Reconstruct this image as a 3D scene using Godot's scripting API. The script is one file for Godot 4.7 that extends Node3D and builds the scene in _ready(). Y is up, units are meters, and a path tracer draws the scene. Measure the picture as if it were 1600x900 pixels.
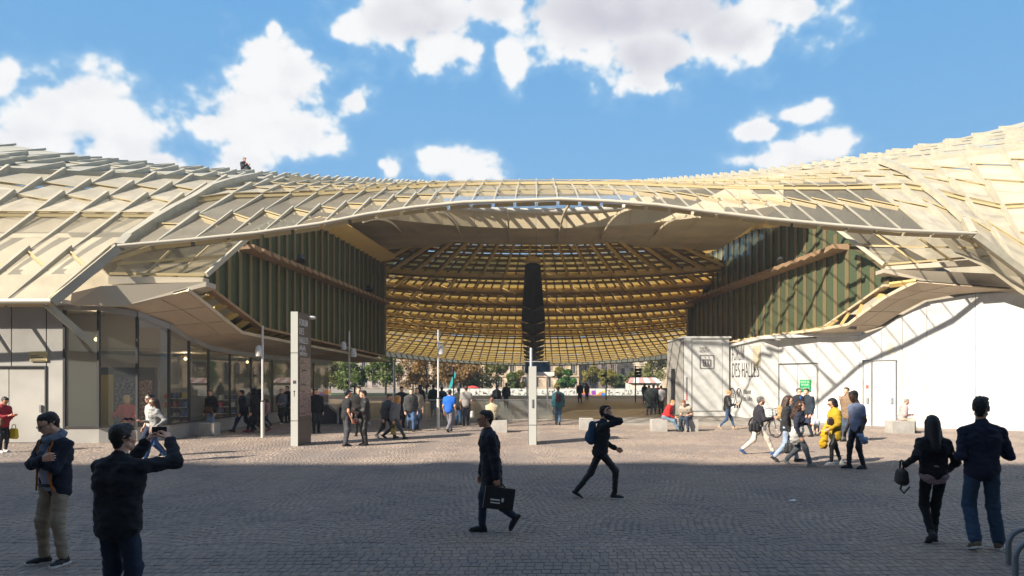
extends Node3D
# Plaza in front of a large golden glass canopy. Camera at the origin, 2.1 m up, looking along -z. Depth "d" below means -z.

const EYE := 2.1
const FOC := 1067.0
var M := {}
var rng := RandomNumberGenerator.new()
var used := {}

# ---------- helpers: points ----------
func at(u: float, v: float, d: float) -> Vector3:          # surveyed photo direction + distance -> world point
	return Vector3((u - 838.0) * d / FOC, EYE - (v - 592.0) * d / FOC, -d)

func ground_at(u: float, v: float) -> Vector3:
	var d := EYE * FOC / (v - 592.0)
	return Vector3((u - 838.0) * d / FOC, 0.0, -d)

func pl(x: float, y: float, d: float) -> Vector3:
	return Vector3(x, y, -d)

# ---------- helpers: shapes ----------
class Shape:
	var v := PackedVector3Array()
	var n := PackedVector3Array()
	var uv := PackedVector2Array()
	var c := PackedColorArray()
	var col := Color.WHITE
	var use_col := false
	func tri(a: Vector3, b: Vector3, d: Vector3, ua := Vector2.ZERO, ub := Vector2.ZERO, ud := Vector2.ZERO) -> void:
		var nn := (d - a).cross(b - a).normalized()
		v.append(a); v.append(b); v.append(d)
		n.append(nn); n.append(nn); n.append(nn)
		uv.append(ua); uv.append(ub); uv.append(ud)
		if use_col:
			c.append(col); c.append(col); c.append(col)
	func quad(a: Vector3, b: Vector3, d: Vector3, e: Vector3) -> void:   # a b d e run clockwise seen from the front
		tri(a, b, d, Vector2(0, 1), Vector2(0, 0), Vector2(1, 0))
		tri(a, d, e, Vector2(0, 1), Vector2(1, 0), Vector2(1, 1))
	func hexa(p: Array) -> void:            # p[0..3] one face, p[4..7] the opposite one
		var m := Vector3.ZERO
		for q in p: m += q
		m /= 8.0
		for f in [[0, 1, 2, 3], [4, 5, 6, 7], [0, 1, 5, 4], [1, 2, 6, 5], [2, 3, 7, 6], [3, 0, 4, 7]]:
			var a: Vector3 = p[f[0]]; var b: Vector3 = p[f[1]]; var d: Vector3 = p[f[2]]; var e: Vector3 = p[f[3]]
			if (d - a).cross(b - a).dot((a + b + d + e) / 4.0 - m) < 0.0: quad(a, e, d, b)
			else: quad(a, b, d, e)
	func box(cc: Vector3, s: Vector3, b := Basis()) -> void:
		var p := []
		for k in [[-1, -1, -1], [1, -1, -1], [1, 1, -1], [-1, 1, -1], [-1, -1, 1], [1, -1, 1], [1, 1, 1], [-1, 1, 1]]:
			p.append(cc + b * (Vector3(k[0], k[1], k[2]) * s * 0.5))
		hexa(p)
	func span(lo: Vector3, hi: Vector3) -> void:
		box((lo + hi) * 0.5, (hi - lo).abs())
	func bar(a: Vector3, b: Vector3, w: float, h: float, up := Vector3.UP) -> void:
		var z := (b - a)
		var l := z.length()
		if l < 1e-5: return
		z /= l
		var x := up.cross(z)
		if x.length() < 1e-4: x = Vector3.RIGHT
		x = x.normalized()
		box((a + b) * 0.5, Vector3(w, h, l), Basis(x, z.cross(x), z))
	func taper(a: Vector3, b: Vector3, wa: float, ha: float, wb: float, hb: float, up := Vector3.UP) -> void:  # a blade standing on the line a-b
		var z := (b - a).normalized()
		var x := up.cross(z).normalized()
		var y := z.cross(x)
		hexa([a - x * wa / 2, a + x * wa / 2, a + x * wa / 2 + y * ha, a - x * wa / 2 + y * ha, b - x * wb / 2, b + x * wb / 2, b + x * wb / 2 + y * hb, b - x * wb / 2 + y * hb])
	func slab(a: Vector3, b: Vector3, d: Vector3, e: Vector3, t: float) -> void:
		var nn := (d - a).cross(e - b).normalized() * t * 0.5
		hexa([a + nn, b + nn, d + nn, e + nn, a - nn, b - nn, d - nn, e - nn])
	func sheet(a: Vector3, b: Vector3, d: Vector3, e: Vector3) -> void:    # a pane of glass
		if (d - a).cross(b - a).y >= 0.0: quad(a, b, d, e)
		else: quad(a, e, d, b)
	func tube(pts: Array, r: float, sides := 8, r2 := -1.0) -> void:
		if r2 < 0.0: r2 = r
		var rings := []
		var prev := Vector3.ZERO
		for i in pts.size():
			var t: Vector3 = (pts[mini(i + 1, pts.size() - 1)] - pts[maxi(i - 1, 0)]).normalized()
			var x := prev
			if i == 0:
				x = Vector3.UP.cross(t)
				if x.length() < 0.05: x = Vector3.RIGHT.cross(t)
			x = (x - t * x.dot(t)).normalized()
			prev = x
			var y := t.cross(x)
			var rr := lerpf(r, r2, float(i) / maxf(1.0, pts.size() - 1.0))
			var ring := []
			for k in sides:
				var a := TAU * k / sides
				ring.append([pts[i] + (x * cos(a) + y * sin(a)) * rr, x * cos(a) + y * sin(a)])
			rings.append(ring)
		for i in rings.size() - 1:
			for k in sides:
				var p0 = rings[i][k]; var p1 = rings[i][(k + 1) % sides]; var p2 = rings[i + 1][(k + 1) % sides]; var p3 = rings[i + 1][k]
				for q in [[p0, p2, p1], [p0, p3, p2]]:
					for w in q:
						v.append(w[0]); n.append(w[1]); uv.append(Vector2(float(k) / sides, float(i)))
						if use_col: c.append(col)
		for e in [0, rings.size() - 1]:
			for k in range(1, sides - 1):
				if e == 0: tri(rings[e][0][0], rings[e][k][0], rings[e][k + 1][0])
				else: tri(rings[e][0][0], rings[e][k + 1][0], rings[e][k][0])
	func lathe(prof: Array, base: Vector3, sides := 16) -> void:    # prof: [radius, height] pairs
		for i in prof.size() - 1:
			for k in sides:
				var a0 := TAU * k / sides; var a1 := TAU * (k + 1) / sides
				var q := []
				for w in [[prof[i], a0], [prof[i + 1], a0], [prof[i + 1], a1], [prof[i], a1]]:
					q.append(base + Vector3(cos(w[1]) * w[0][0], w[0][1], sin(w[1]) * w[0][0]))
				tri(q[0], q[1], q[2]); tri(q[0], q[2], q[3])
	func mesh() -> ArrayMesh:
		var a := []
		a.resize(Mesh.ARRAY_MAX)
		a[Mesh.ARRAY_VERTEX] = v; a[Mesh.ARRAY_NORMAL] = n; a[Mesh.ARRAY_TEX_UV] = uv
		if use_col: a[Mesh.ARRAY_COLOR] = c
		var m := ArrayMesh.new()
		if v.size(): m.add_surface_from_arrays(Mesh.PRIMITIVE_TRIANGLES, a)
		return m

# ---------- helpers: nodes ----------
func numbered(called: String) -> String:
	var k: int = used.get(called, 0)
	used[called] = k + 1
	return called if k == 0 else "%s_%03d" % [called, k]

func put(called: String, s, mat: Material, parent: Node3D = null, pos := Vector3.ZERO) -> MeshInstance3D:
	var o := MeshInstance3D.new()
	o.mesh = s.mesh() if s is Shape else s
	o.material_override = mat
	if parent:
		o.name = called
		o.position = pos
		parent.add_child(o, true)
	else:
		o.name = numbered(called)
		o.position = pos
		add_child(o)
	return o

func thing(called: String, label: String, category: String, group := "", pos := Vector3.ZERO, yaw := 0.0) -> Node3D:
	var o := Node3D.new()
	o.name = numbered(called)
	add_child(o)
	o.position = pos
	o.rotation.y = yaw
	return tag(o, label, category, group)

func tag(o: Node3D, label: String, category: String, group := "") -> Node3D:
	o.set_meta("label", label)
	o.set_meta("category", category)
	if group: o.set_meta("group", group)
	return o

func struct(o: Node3D, label := "") -> Node3D:
	o.set_meta("kind", "structure")
	if label: o.set_meta("label", label)
	return o

# ---------- helpers: materials ----------
func lin(r: float, g: float, b: float) -> Color:
	return Color(r, g, b).linear_to_srgb()

func mat(called: String, c: Color, rough := 0.8, metal := 0.0) -> StandardMaterial3D:
	var m := StandardMaterial3D.new()
	m.resource_name = called
	m.albedo_color = c
	m.roughness = rough
	m.metallic = metal
	return m

func noise_tex(sd: int, freq: float, lo: Color, hi: Color, size := 256, normal := false, bump := 4.0, octaves := 4, type := FastNoiseLite.TYPE_SIMPLEX_SMOOTH) -> NoiseTexture2D:
	var nz := FastNoiseLite.new()
	nz.seed = sd
	nz.noise_type = type
	nz.frequency = freq
	nz.fractal_octaves = octaves
	var t := NoiseTexture2D.new()
	t.width = size; t.height = size
	t.seamless = true
	t.generate_mipmaps = false
	t.noise = nz
	if normal:
		t.as_normal_map = true
		t.bump_strength = bump
	else:
		var g := Gradient.new()
		g.colors = PackedColorArray([lo, hi])
		g.offsets = PackedFloat32Array([0.15, 0.85])
		t.color_ramp = g
	return t

func textured(m: StandardMaterial3D, albedo: Texture2D, normal: Texture2D, scale: float, depth := 1.0, world := true) -> StandardMaterial3D:
	if albedo: m.albedo_texture = albedo
	if normal:
		m.normal_enabled = true
		m.normal_texture = normal
		m.normal_scale = depth
	m.uv1_triplanar = true
	m.uv1_world_triplanar = world
	m.uv1_scale = Vector3.ONE * scale
	return m

# ---------- bodies: a field of tapered capsules, meshed as one smooth surface ----------
class Field:
	var o: Vector3
	var cell: float
	var k: float
	var nx: int
	var ny: int
	var nz: int
	var s := PackedFloat32Array()
	var wrinkle := 0.0
	var wrinkle_noise: FastNoiseLite
	func _init(lo: Vector3, hi: Vector3, c: float, sharp: float) -> void:
		o = lo; cell = c; k = sharp
		var e := (hi - lo) / c
		nx = int(e.x) + 2; ny = int(e.y) + 2; nz = int(e.z) + 2
		s.resize(nx * ny * nz)
	func cap(a: Vector3, b: Vector3, ra: float, rb: float, weight := 1.0) -> void:
		var m := maxf(ra, rb) + 3.2 / k
		var lo := ((a.min(b) - Vector3(m, m, m) - o) / cell).floor()
		var hi := ((a.max(b) + Vector3(m, m, m) - o) / cell).ceil()
		var x0 := maxi(0, int(lo.x)); var x1 := mini(nx - 1, int(hi.x))
		var y0 := maxi(0, int(lo.y)); var y1 := mini(ny - 1, int(hi.y))
		var z0 := maxi(0, int(lo.z)); var z1 := mini(nz - 1, int(hi.z))
		var ab := b - a
		var il := 1.0 / maxf(ab.length_squared(), 1e-9)
		var dr := rb - ra
		var far2 := m * m
		for z in range(z0, z1 + 1):
			for y in range(y0, y1 + 1):
				var p := o + Vector3(x0, y, z) * cell - a
				var i := (z * ny + y) * nx + x0
				for x in range(x0, x1 + 1):
					var t := clampf(p.dot(ab) * il, 0.0, 1.0)
					var q := (p - ab * t).length_squared()
					if q < far2:
						s[i] += weight * exp(k * (ra + dr * t - sqrt(q)))
					p.x += cell
					i += 1
	func mesh() -> ArrayMesh:
		var vid := {}
		var verts := PackedVector3Array()
		var idx := PackedInt32Array()
		var sy := nx; var sz := nx * ny
		var faces := []
		for z in range(1, nz - 1):
			for y in range(1, ny - 1):
				var i := z * sz + y * sy + 1
				for x in range(1, nx - 1):
					if s[i] > 1.0:
						if s[i + 1] <= 1.0: faces.append([i - sy - sz, i - sz, i, i - sy])
						if s[i - 1] <= 1.0: faces.append([i - 1 - sy - sz, i - 1 - sy, i - 1, i - 1 - sz])
						if s[i + sy] <= 1.0: faces.append([i - 1 - sz, i - 1, i, i - sz])
						if s[i - sy] <= 1.0: faces.append([i - sy - 1 - sz, i - sy - sz, i - sy, i - sy - 1])
						if s[i + sz] <= 1.0: faces.append([i - 1 - sy, i - sy, i, i - 1])
						if s[i - sz] <= 1.0: faces.append([i - sz - 1 - sy, i - sz - 1, i - sz, i - sz - sy])
					i += 1
		for f in faces:
			var q := []
			for c in f:
				if not vid.has(c):
					vid[c] = verts.size()
					verts.append(_vertex(c, sy, sz))
				q.append(vid[c])
			idx.append_array(PackedInt32Array([q[0], q[1], q[2], q[0], q[2], q[3]]))
		var norms := PackedVector3Array()
		norms.resize(verts.size())
		for j in range(0, idx.size(), 3):
			var nn := (verts[idx[j + 2]] - verts[idx[j]]).cross(verts[idx[j + 1]] - verts[idx[j]])
			norms[idx[j]] += nn; norms[idx[j + 1]] += nn; norms[idx[j + 2]] += nn
		for j in norms.size(): norms[j] = norms[j].normalized()
		if wrinkle > 0.0 and wrinkle_noise:
			for j in verts.size():
				var p := verts[j]
				verts[j] = p + norms[j] * (wrinkle * wrinkle_noise.get_noise_3d(p.x * 1.0, p.y * 1.9, p.z * 1.0))
			norms.fill(Vector3.ZERO)
			for j in range(0, idx.size(), 3):
				var nn := (verts[idx[j + 2]] - verts[idx[j]]).cross(verts[idx[j + 1]] - verts[idx[j]])
				norms[idx[j]] += nn; norms[idx[j + 1]] += nn; norms[idx[j + 2]] += nn
			for j in norms.size(): norms[j] = norms[j].normalized()
		var a := []
		a.resize(Mesh.ARRAY_MAX)
		a[Mesh.ARRAY_VERTEX] = verts; a[Mesh.ARRAY_NORMAL] = norms; a[Mesh.ARRAY_INDEX] = idx
		var m := ArrayMesh.new()
		if verts.size(): m.add_surface_from_arrays(Mesh.PRIMITIVE_TRIANGLES, a)
		return m
	func _vertex(c: int, sy: int, sz: int) -> Vector3:
		# the crossing points on the 12 edges of the cell whose low corner is node c, averaged
		var g := [s[c], s[c + 1], s[c + sy], s[c + sy + 1], s[c + sz], s[c + sz + 1], s[c + sy + sz], s[c + sy + sz + 1]]
		var sum := Vector3.ZERO
		var n := 0
		for e in EDGES:
			var a: float = g[e[0]]; var b: float = g[e[1]]
			if (a > 1.0) != (b > 1.0):
				var la := log(maxf(a, 0.02)); var lb := log(maxf(b, 0.02))
				var t := clampf(la / (la - lb), 0.0, 1.0)
				sum += CORNER[e[0]].lerp(CORNER[e[1]], t)
				n += 1
		if n: sum /= n
		var z := c / sz; var y := (c - z * sz) / sy; var x := c - z * sz - y * sy
		return o + (Vector3(x, y, z) + sum) * cell
	const EDGES := [[0, 1], [2, 3], [4, 5], [6, 7], [0, 2], [1, 3], [4, 6], [5, 7], [0, 4], [1, 5], [2, 6], [3, 7]]
	const CORNER := [Vector3(0, 0, 0), Vector3(1, 0, 0), Vector3(0, 1, 0), Vector3(1, 1, 0), Vector3(0, 0, 1), Vector3(1, 0, 1), Vector3(0, 1, 1), Vector3(1, 1, 1)]

# ---------- sky: blue air with fair-weather clouds ----------
# each cloud: azimuth and elevation as tangents, half-width, half-height, greyness of its base
const CLOUDS := [[-708, 420, 105, 72, 0.10], [-790, 370, 95, 55, 0.14], [-640, 365, 80, 45, 0.10], [-600, 335, 60, 32, 0.05], [-833, 470, 26, 26, 0.0],
	[-405, 468, 82, 70, 0.12], [-445, 405, 88, 62, 0.10], [-385, 385, 70, 45, 0.10], [-455, 345, 52, 38, 0.06], [-410, 545, 14, 18, 0.0], [-285, 430, 30, 22, 0.0], [-505, 395, 40, 26, 0.0],
	[-190, 570, 128, 62, 0.5], [-270, 552, 60, 32, 0.0], [-150, 520, 60, 40, 0.12], [-45, 500, 26, 42, 0.0], [-60, 590, 60, 50, 0.2],
	[150, 580, 240, 78, 0.75], [60, 545, 90, 46, 0.15], [180, 515, 90, 62, 0.6], [175, 475, 40, 34, 0.1], [300, 545, 100, 55, 0.55], [380, 580, 90, 30, 0.15], [60, 640, 300, 60, 0.7],
	[345, 388, 36, 18, 0.0], [405, 412, 44, 15, 0.0], [440, 422, 24, 14, 0.0], [430, 355, 82, 26, 0.06], [380, 340, 70, 18, 0.04], [470, 368, 36, 20, 0.0],
	[-120, 330, 72, 24, 0.04], [-150, 348, 40, 18, 0.0], [-78, 322, 40, 16, 0.0], [-226, 327, 18, 20, 0.0], [-240, 335, 10, 10, 0.0]]
var cloud_noise := FastNoiseLite.new()
var wide_noise := FastNoiseLite.new()

func sky_colour(d: Vector3) -> Color:
	var el := asin(clampf(d.y, -1.0, 1.0))
	if d.y < -0.02: return Color(0.30, 0.29, 0.28)
	var t := clampf(el / 0.62, 0.0, 1.0)
	var c := Color(0.67, 0.81, 0.925).lerp(Color(0.405, 0.66, 0.885), pow(t, 0.55))
	c = c.lerp(Color(0.28, 0.46, 0.70), clampf((el - 0.55) / 0.9, 0.0, 1.0))
	var nz := cloud_noise.get_noise_3d(d.x, d.y * 1.25, d.z)
	var cover := -1.0
	var grey := 0.0
	var near := 0.0
	if d.z < -0.3:
		var px := d.x / -d.z * FOC; var py := d.y / -d.z * FOC
		near = clampf((1050.0 - absf(px)) / 100.0, 0.0, 1.0) * clampf((760.0 - py) / 90.0, 0.0, 1.0)
		if near > 0.0:
			for q in CLOUDS:
				var ex: float = (px - q[0]) / q[2]
				if absf(ex) > 1.7: continue
				var ey: float = (py - q[1]) / q[3]
				if absf(ey) > 1.7: continue
				var w: float = 1.0 - sqrt(ex * ex + ey * ey)
				cover = maxf(cover, w)
				if w > 0.0: grey = maxf(grey, q[4] * smoothstep(0.1, 0.75, w) * (0.75 - 0.35 * ey))
	var wide := wide_noise.get_noise_3d(d.x, d.y * 2.0, d.z) * 2.2 - 0.28
	if near < 1.0:
		cover = lerpf(wide, cover, near)
		grey = lerpf(0.1, grey, near)
	var soft := wide_noise.get_noise_3d(d.x * 5.0 + 3.0, d.y * 6.0, d.z * 5.0)
	cover += nz * (0.95 if cover < 0.35 else 0.7) + 0.06
	var a := smoothstep(-0.16, 0.40, cover)
	a = maxf(a, 0.22 * smoothstep(-0.55, 0.3, cover))
	var shade := clampf(grey * 1.3 + soft * 0.35 * smoothstep(0.2, 0.7, cover) - nz * 0.25, 0.0, 1.0)
	var lum := lerpf(0.985, 0.80, shade)
	return c.lerp(Color(lum, lum, lerpf(lum, 1.0, 0.22)), a)

func make_sky() -> Sky:
	cloud_noise.seed = 11; cloud_noise.frequency = 16.0; cloud_noise.fractal_octaves = 6; cloud_noise.fractal_gain = 0.57
	wide_noise.seed = 5; wide_noise.frequency = 1.6; wide_noise.fractal_octaves = 3
	var im := Image.create_empty(512, 256, false, Image.FORMAT_RGB8)
	for y in 256:
		for x in 512:
			im.set_pixel(x, y, sky_colour(sky_dir(x, y, 512)))
	im.resize(4096, 2048, Image.INTERPOLATE_CUBIC)
	for y in range(636, 1030):
		for k in range(-500, 470):
			var x := posmod(k, 4096)
			im.set_pixel(x, y, sky_colour(sky_dir(x, y, 4096)))
	var m := PanoramaSkyMaterial.new()
	m.panorama = ImageTexture.create_from_image(im)
	var s := Sky.new()
	s.sky_material = m
	return s

func sky_dir(x: int, y: int, w: int) -> Vector3:
	var a := (x + 0.5) / w * TAU
	var e := (0.5 - (y + 0.5) / (w / 2)) * PI
	return Vector3(sin(a) * cos(e), sin(e), -cos(a) * cos(e))

func _ready() -> void:
	# camera: level, with the lens shifted up
	var cam := Camera3D.new()
	cam.name = "viewpoint"
	cam.projection = Camera3D.PROJECTION_FRUSTUM
	cam.near = 0.1
	cam.far = 900.0
	cam.size = 0.1 * 900.0 / FOC
	cam.frustum_offset = Vector2(-38.0 / FOC * 0.1, 142.0 / FOC * 0.1)
	cam.position = Vector3(0, EYE, 0)
	add_child(cam)
	cam.current = true
	# sky
	var env := Environment.new()
	env.background_mode = Environment.BG_SKY
	env.sky = make_sky()
	env.background_energy_multiplier = 0.455
	env.tonemap_mode = Environment.TONE_MAPPER_LINEAR
	env.tonemap_exposure = 2.2
	env.sdfgi_enabled = true
	env.ssao_enabled = true
	env.ssil_enabled = true
	env.fog_enabled = true
	env.fog_density = 0.0009
	env.fog_light_color = Color(0.80, 0.87, 0.95)
	var we := WorldEnvironment.new()
	we.name = "environment"
	we.environment = env
	add_child(we)
	# sun: behind the camera on the left
	var sun := DirectionalLight3D.new()
	sun.name = "sun"
	sun.light_energy = 1.6
	sun.light_color = Color(1.0, 0.955, 0.885)
	sun.light_angular_distance = 0.8
	sun.shadow_enabled = true
	add_child(sun)
	sun.look_at_from_position(Vector3(-0.66, 0.555, 0.505) * 50.0, Vector3.ZERO)
	make_materials()
	make_ground()
	make_roof()
	make_girder_and_bowl()
	for side in [-1, 1]: make_pavilion(side)
	make_shop()
	make_white_building()
	make_background()
	make_street_furniture()
	make_people()

func make_materials() -> void:
	var fine := noise_tex(3, 0.02, Color.BLACK, Color.WHITE, 256, true, 2.0)
	var soft := noise_tex(4, 0.008, Color(0.90, 0.90, 0.90), Color(1, 1, 1), 256)
	var dirt := noise_tex(8, 0.012, Color(0.72, 0.70, 0.66), Color(1, 1, 1), 512)
	var cloth := noise_tex(21, 0.09, Color.BLACK, Color.WHITE, 256, true, 5.0)
	M.fine = fine; M.soft = soft; M.cloth_n = cloth; M.dirt = dirt
	M.fin = textured(mat("fin", lin(0.43, 0.395, 0.30), 0.42), soft, null, 0.6)
	M.pane = textured(mat("pane", lin(0.68, 0.62, 0.49), 0.4), soft, null, 0.5)
	M.pane.metallic_specular = 0.4
	M.pane.backlight_enabled = true
	M.pane.backlight = Color(0.5, 0.46, 0.37)
	M.pane.transparency = BaseMaterial3D.TRANSPARENCY_ALPHA
	M.pane.albedo_color.a = 0.62
	M.pane_clear = M.pane.duplicate()
	M.pane_clear.albedo_color.a = 0.24
	M.fin_half_clear = M.fin.duplicate()  # solid fins made half see-through, to weaken their shadows on the white walls
	M.fin_half_clear.transparency = BaseMaterial3D.TRANSPARENCY_ALPHA
	M.fin_half_clear.albedo_color = lin(0.6, 0.56, 0.45)
	M.fin_half_clear.albedo_color.a = 0.5
	M.rim = mat("cream metal", lin(0.50, 0.46, 0.37), 0.35)
	M.pane_mid = M.pane.duplicate()
	M.pane_mid.albedo_color.a = 0.32
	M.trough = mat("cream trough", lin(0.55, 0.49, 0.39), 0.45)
	M.deck = textured(mat("inner deck", lin(0.58, 0.51, 0.37), 0.7), soft, null, 0.3)
	M.gold = mat("gold paint", lin(0.76, 0.55, 0.21), 0.4)
	M.gold_dark = mat("bronze", lin(0.24, 0.16, 0.06), 0.55)
	M.rail = mat("rail", lin(0.50, 0.40, 0.21), 0.5)
	M.white_metal = mat("white metal", lin(0.62, 0.61, 0.58), 0.35)
	M.cream = textured(mat("cream", lin(0.66, 0.56, 0.38), 0.55), soft, null, 0.2)
	M.bowl_pane = textured(mat("bowl pane", lin(0.62, 0.52, 0.30), 0.4), soft, null, 0.6)
	M.bowl_pane.backlight_enabled = true
	M.bowl_pane.backlight = Color(1.0, 0.9, 0.65)
	M.lip_pane = mat("lip pane", lin(0.6, 0.6, 0.52), 0.35)
	M.lip_pane.backlight_enabled = true
	M.lip_pane.backlight = Color(0.55, 0.56, 0.5)
	M.spine = mat("spine", lin(0.030, 0.024, 0.018), 0.5)
	M.green_glass = mat("green glass", lin(0.09, 0.12, 0.07), 0.14)
	M.blade = mat("bronze blade", lin(0.21, 0.17, 0.09), 0.5)
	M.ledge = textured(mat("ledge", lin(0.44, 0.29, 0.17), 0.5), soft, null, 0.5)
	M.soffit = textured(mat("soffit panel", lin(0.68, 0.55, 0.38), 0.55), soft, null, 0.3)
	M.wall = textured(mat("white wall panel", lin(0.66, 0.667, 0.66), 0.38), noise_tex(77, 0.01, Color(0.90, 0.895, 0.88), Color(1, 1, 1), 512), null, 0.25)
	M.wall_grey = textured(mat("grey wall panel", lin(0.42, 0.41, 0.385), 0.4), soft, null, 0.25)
	M.joint = mat("joint", lin(0.06, 0.06, 0.06), 0.7)
	M.sign_white = mat("white enamel", lin(0.44, 0.445, 0.42), 0.35)
	M.steel = mat("steel", lin(0.45, 0.46, 0.47), 0.35, 0.8)
	M.dark = mat("dark", lin(0.02, 0.02, 0.022), 0.6)
	M.frame = mat("dark frame", lin(0.05, 0.05, 0.05), 0.4)
	M.brown = mat("brown sign", lin(0.115, 0.085, 0.062), 0.45)
	M.glass = mat("glass", Color(0.93, 0.97, 0.95, 0.07), 0.02)
	M.glass.transparency = BaseMaterial3D.TRANSPARENCY_ALPHA
	M.ink = mat("ink", lin(0.05, 0.042, 0.04), 0.6)
	M.letter = mat("white lettering", lin(0.75, 0.75, 0.73), 0.6)
	M.stone = textured(mat("bench stone", lin(0.40, 0.38, 0.35), 0.8), soft, fine, 1.2, 0.4)

# ---------- the front roof: a glass skirt in two tiers, a gutter, and scales up to the ridge ----------
var FRONT = []
func front(x: float) -> Vector3:
	if FRONT.is_empty():
		for q in [[-700, 474, 20.6], [85, 470, 21.0], [187, 386, 22.4], [300, 376, 23.3], [400, 365.5, 24.0], [500, 351, 24.6], [575, 336, 25.1], [650, 325, 25.5], [725, 317.5, 25.8], [800, 315, 26.0], [875, 312.5, 26.0],
				[950, 315.5, 25.9], [1025, 321, 25.8], [1100, 331, 25.8], [1200, 343, 25.8], [1300, 352.5, 25.8], [1400, 361, 25.9], [1520, 366, 26.4], [1640, 456, 26.8], [2400, 460, 26.4]]:
			FRONT.append(at(q[0], q[1], q[2]))
	for i in FRONT.size() - 1:
		if x <= FRONT[i + 1].x or i == FRONT.size() - 2:
			return FRONT[i].lerp(FRONT[i + 1], (x - FRONT[i].x) / (FRONT[i + 1].x - FRONT[i].x))
	return Vector3.ZERO

func gutter(x: float) -> Vector3:
	if x > 0.0: return pl(x, 12.7, 38.0 - 0.0125 * x * x if x < 24.0 else 30.8 - 0.3 * (x - 24.0))
	return pl(x, 12.7 - 0.0045 * x * x, 38.0 - 0.0207 * x * x if x > -24.0 else 26.1 - 0.35 * (-x - 24.0))

func ridge(x: float) -> Vector3:
	return pl(x, 14.35 + (0.0024 if x < 0.0 else 0.0043) * x * x, 44.0)

func roof(tier: int, x: float, t: float) -> Vector3:
	if tier == 3:
		var r = gutter(x).lerp(ridge(x), t)
		return r + Vector3(0, 0.3 * sin(PI * t) * clampf(absf(x) / 18.0, 0.15, 1.0) + 0.1, 0)
	var s = t * 0.5 if tier == 1 else 0.5 + t * 0.5
	var p = front(x).lerp(gutter(x), s)
	p.y += 0.45 * sin(PI * s) + (0.0 if tier == 1 else 0.16)
	return p

func fin_x(k: float) -> float:
	return 0.82 * k * (1.0 + 0.0006 * k * k)

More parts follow.
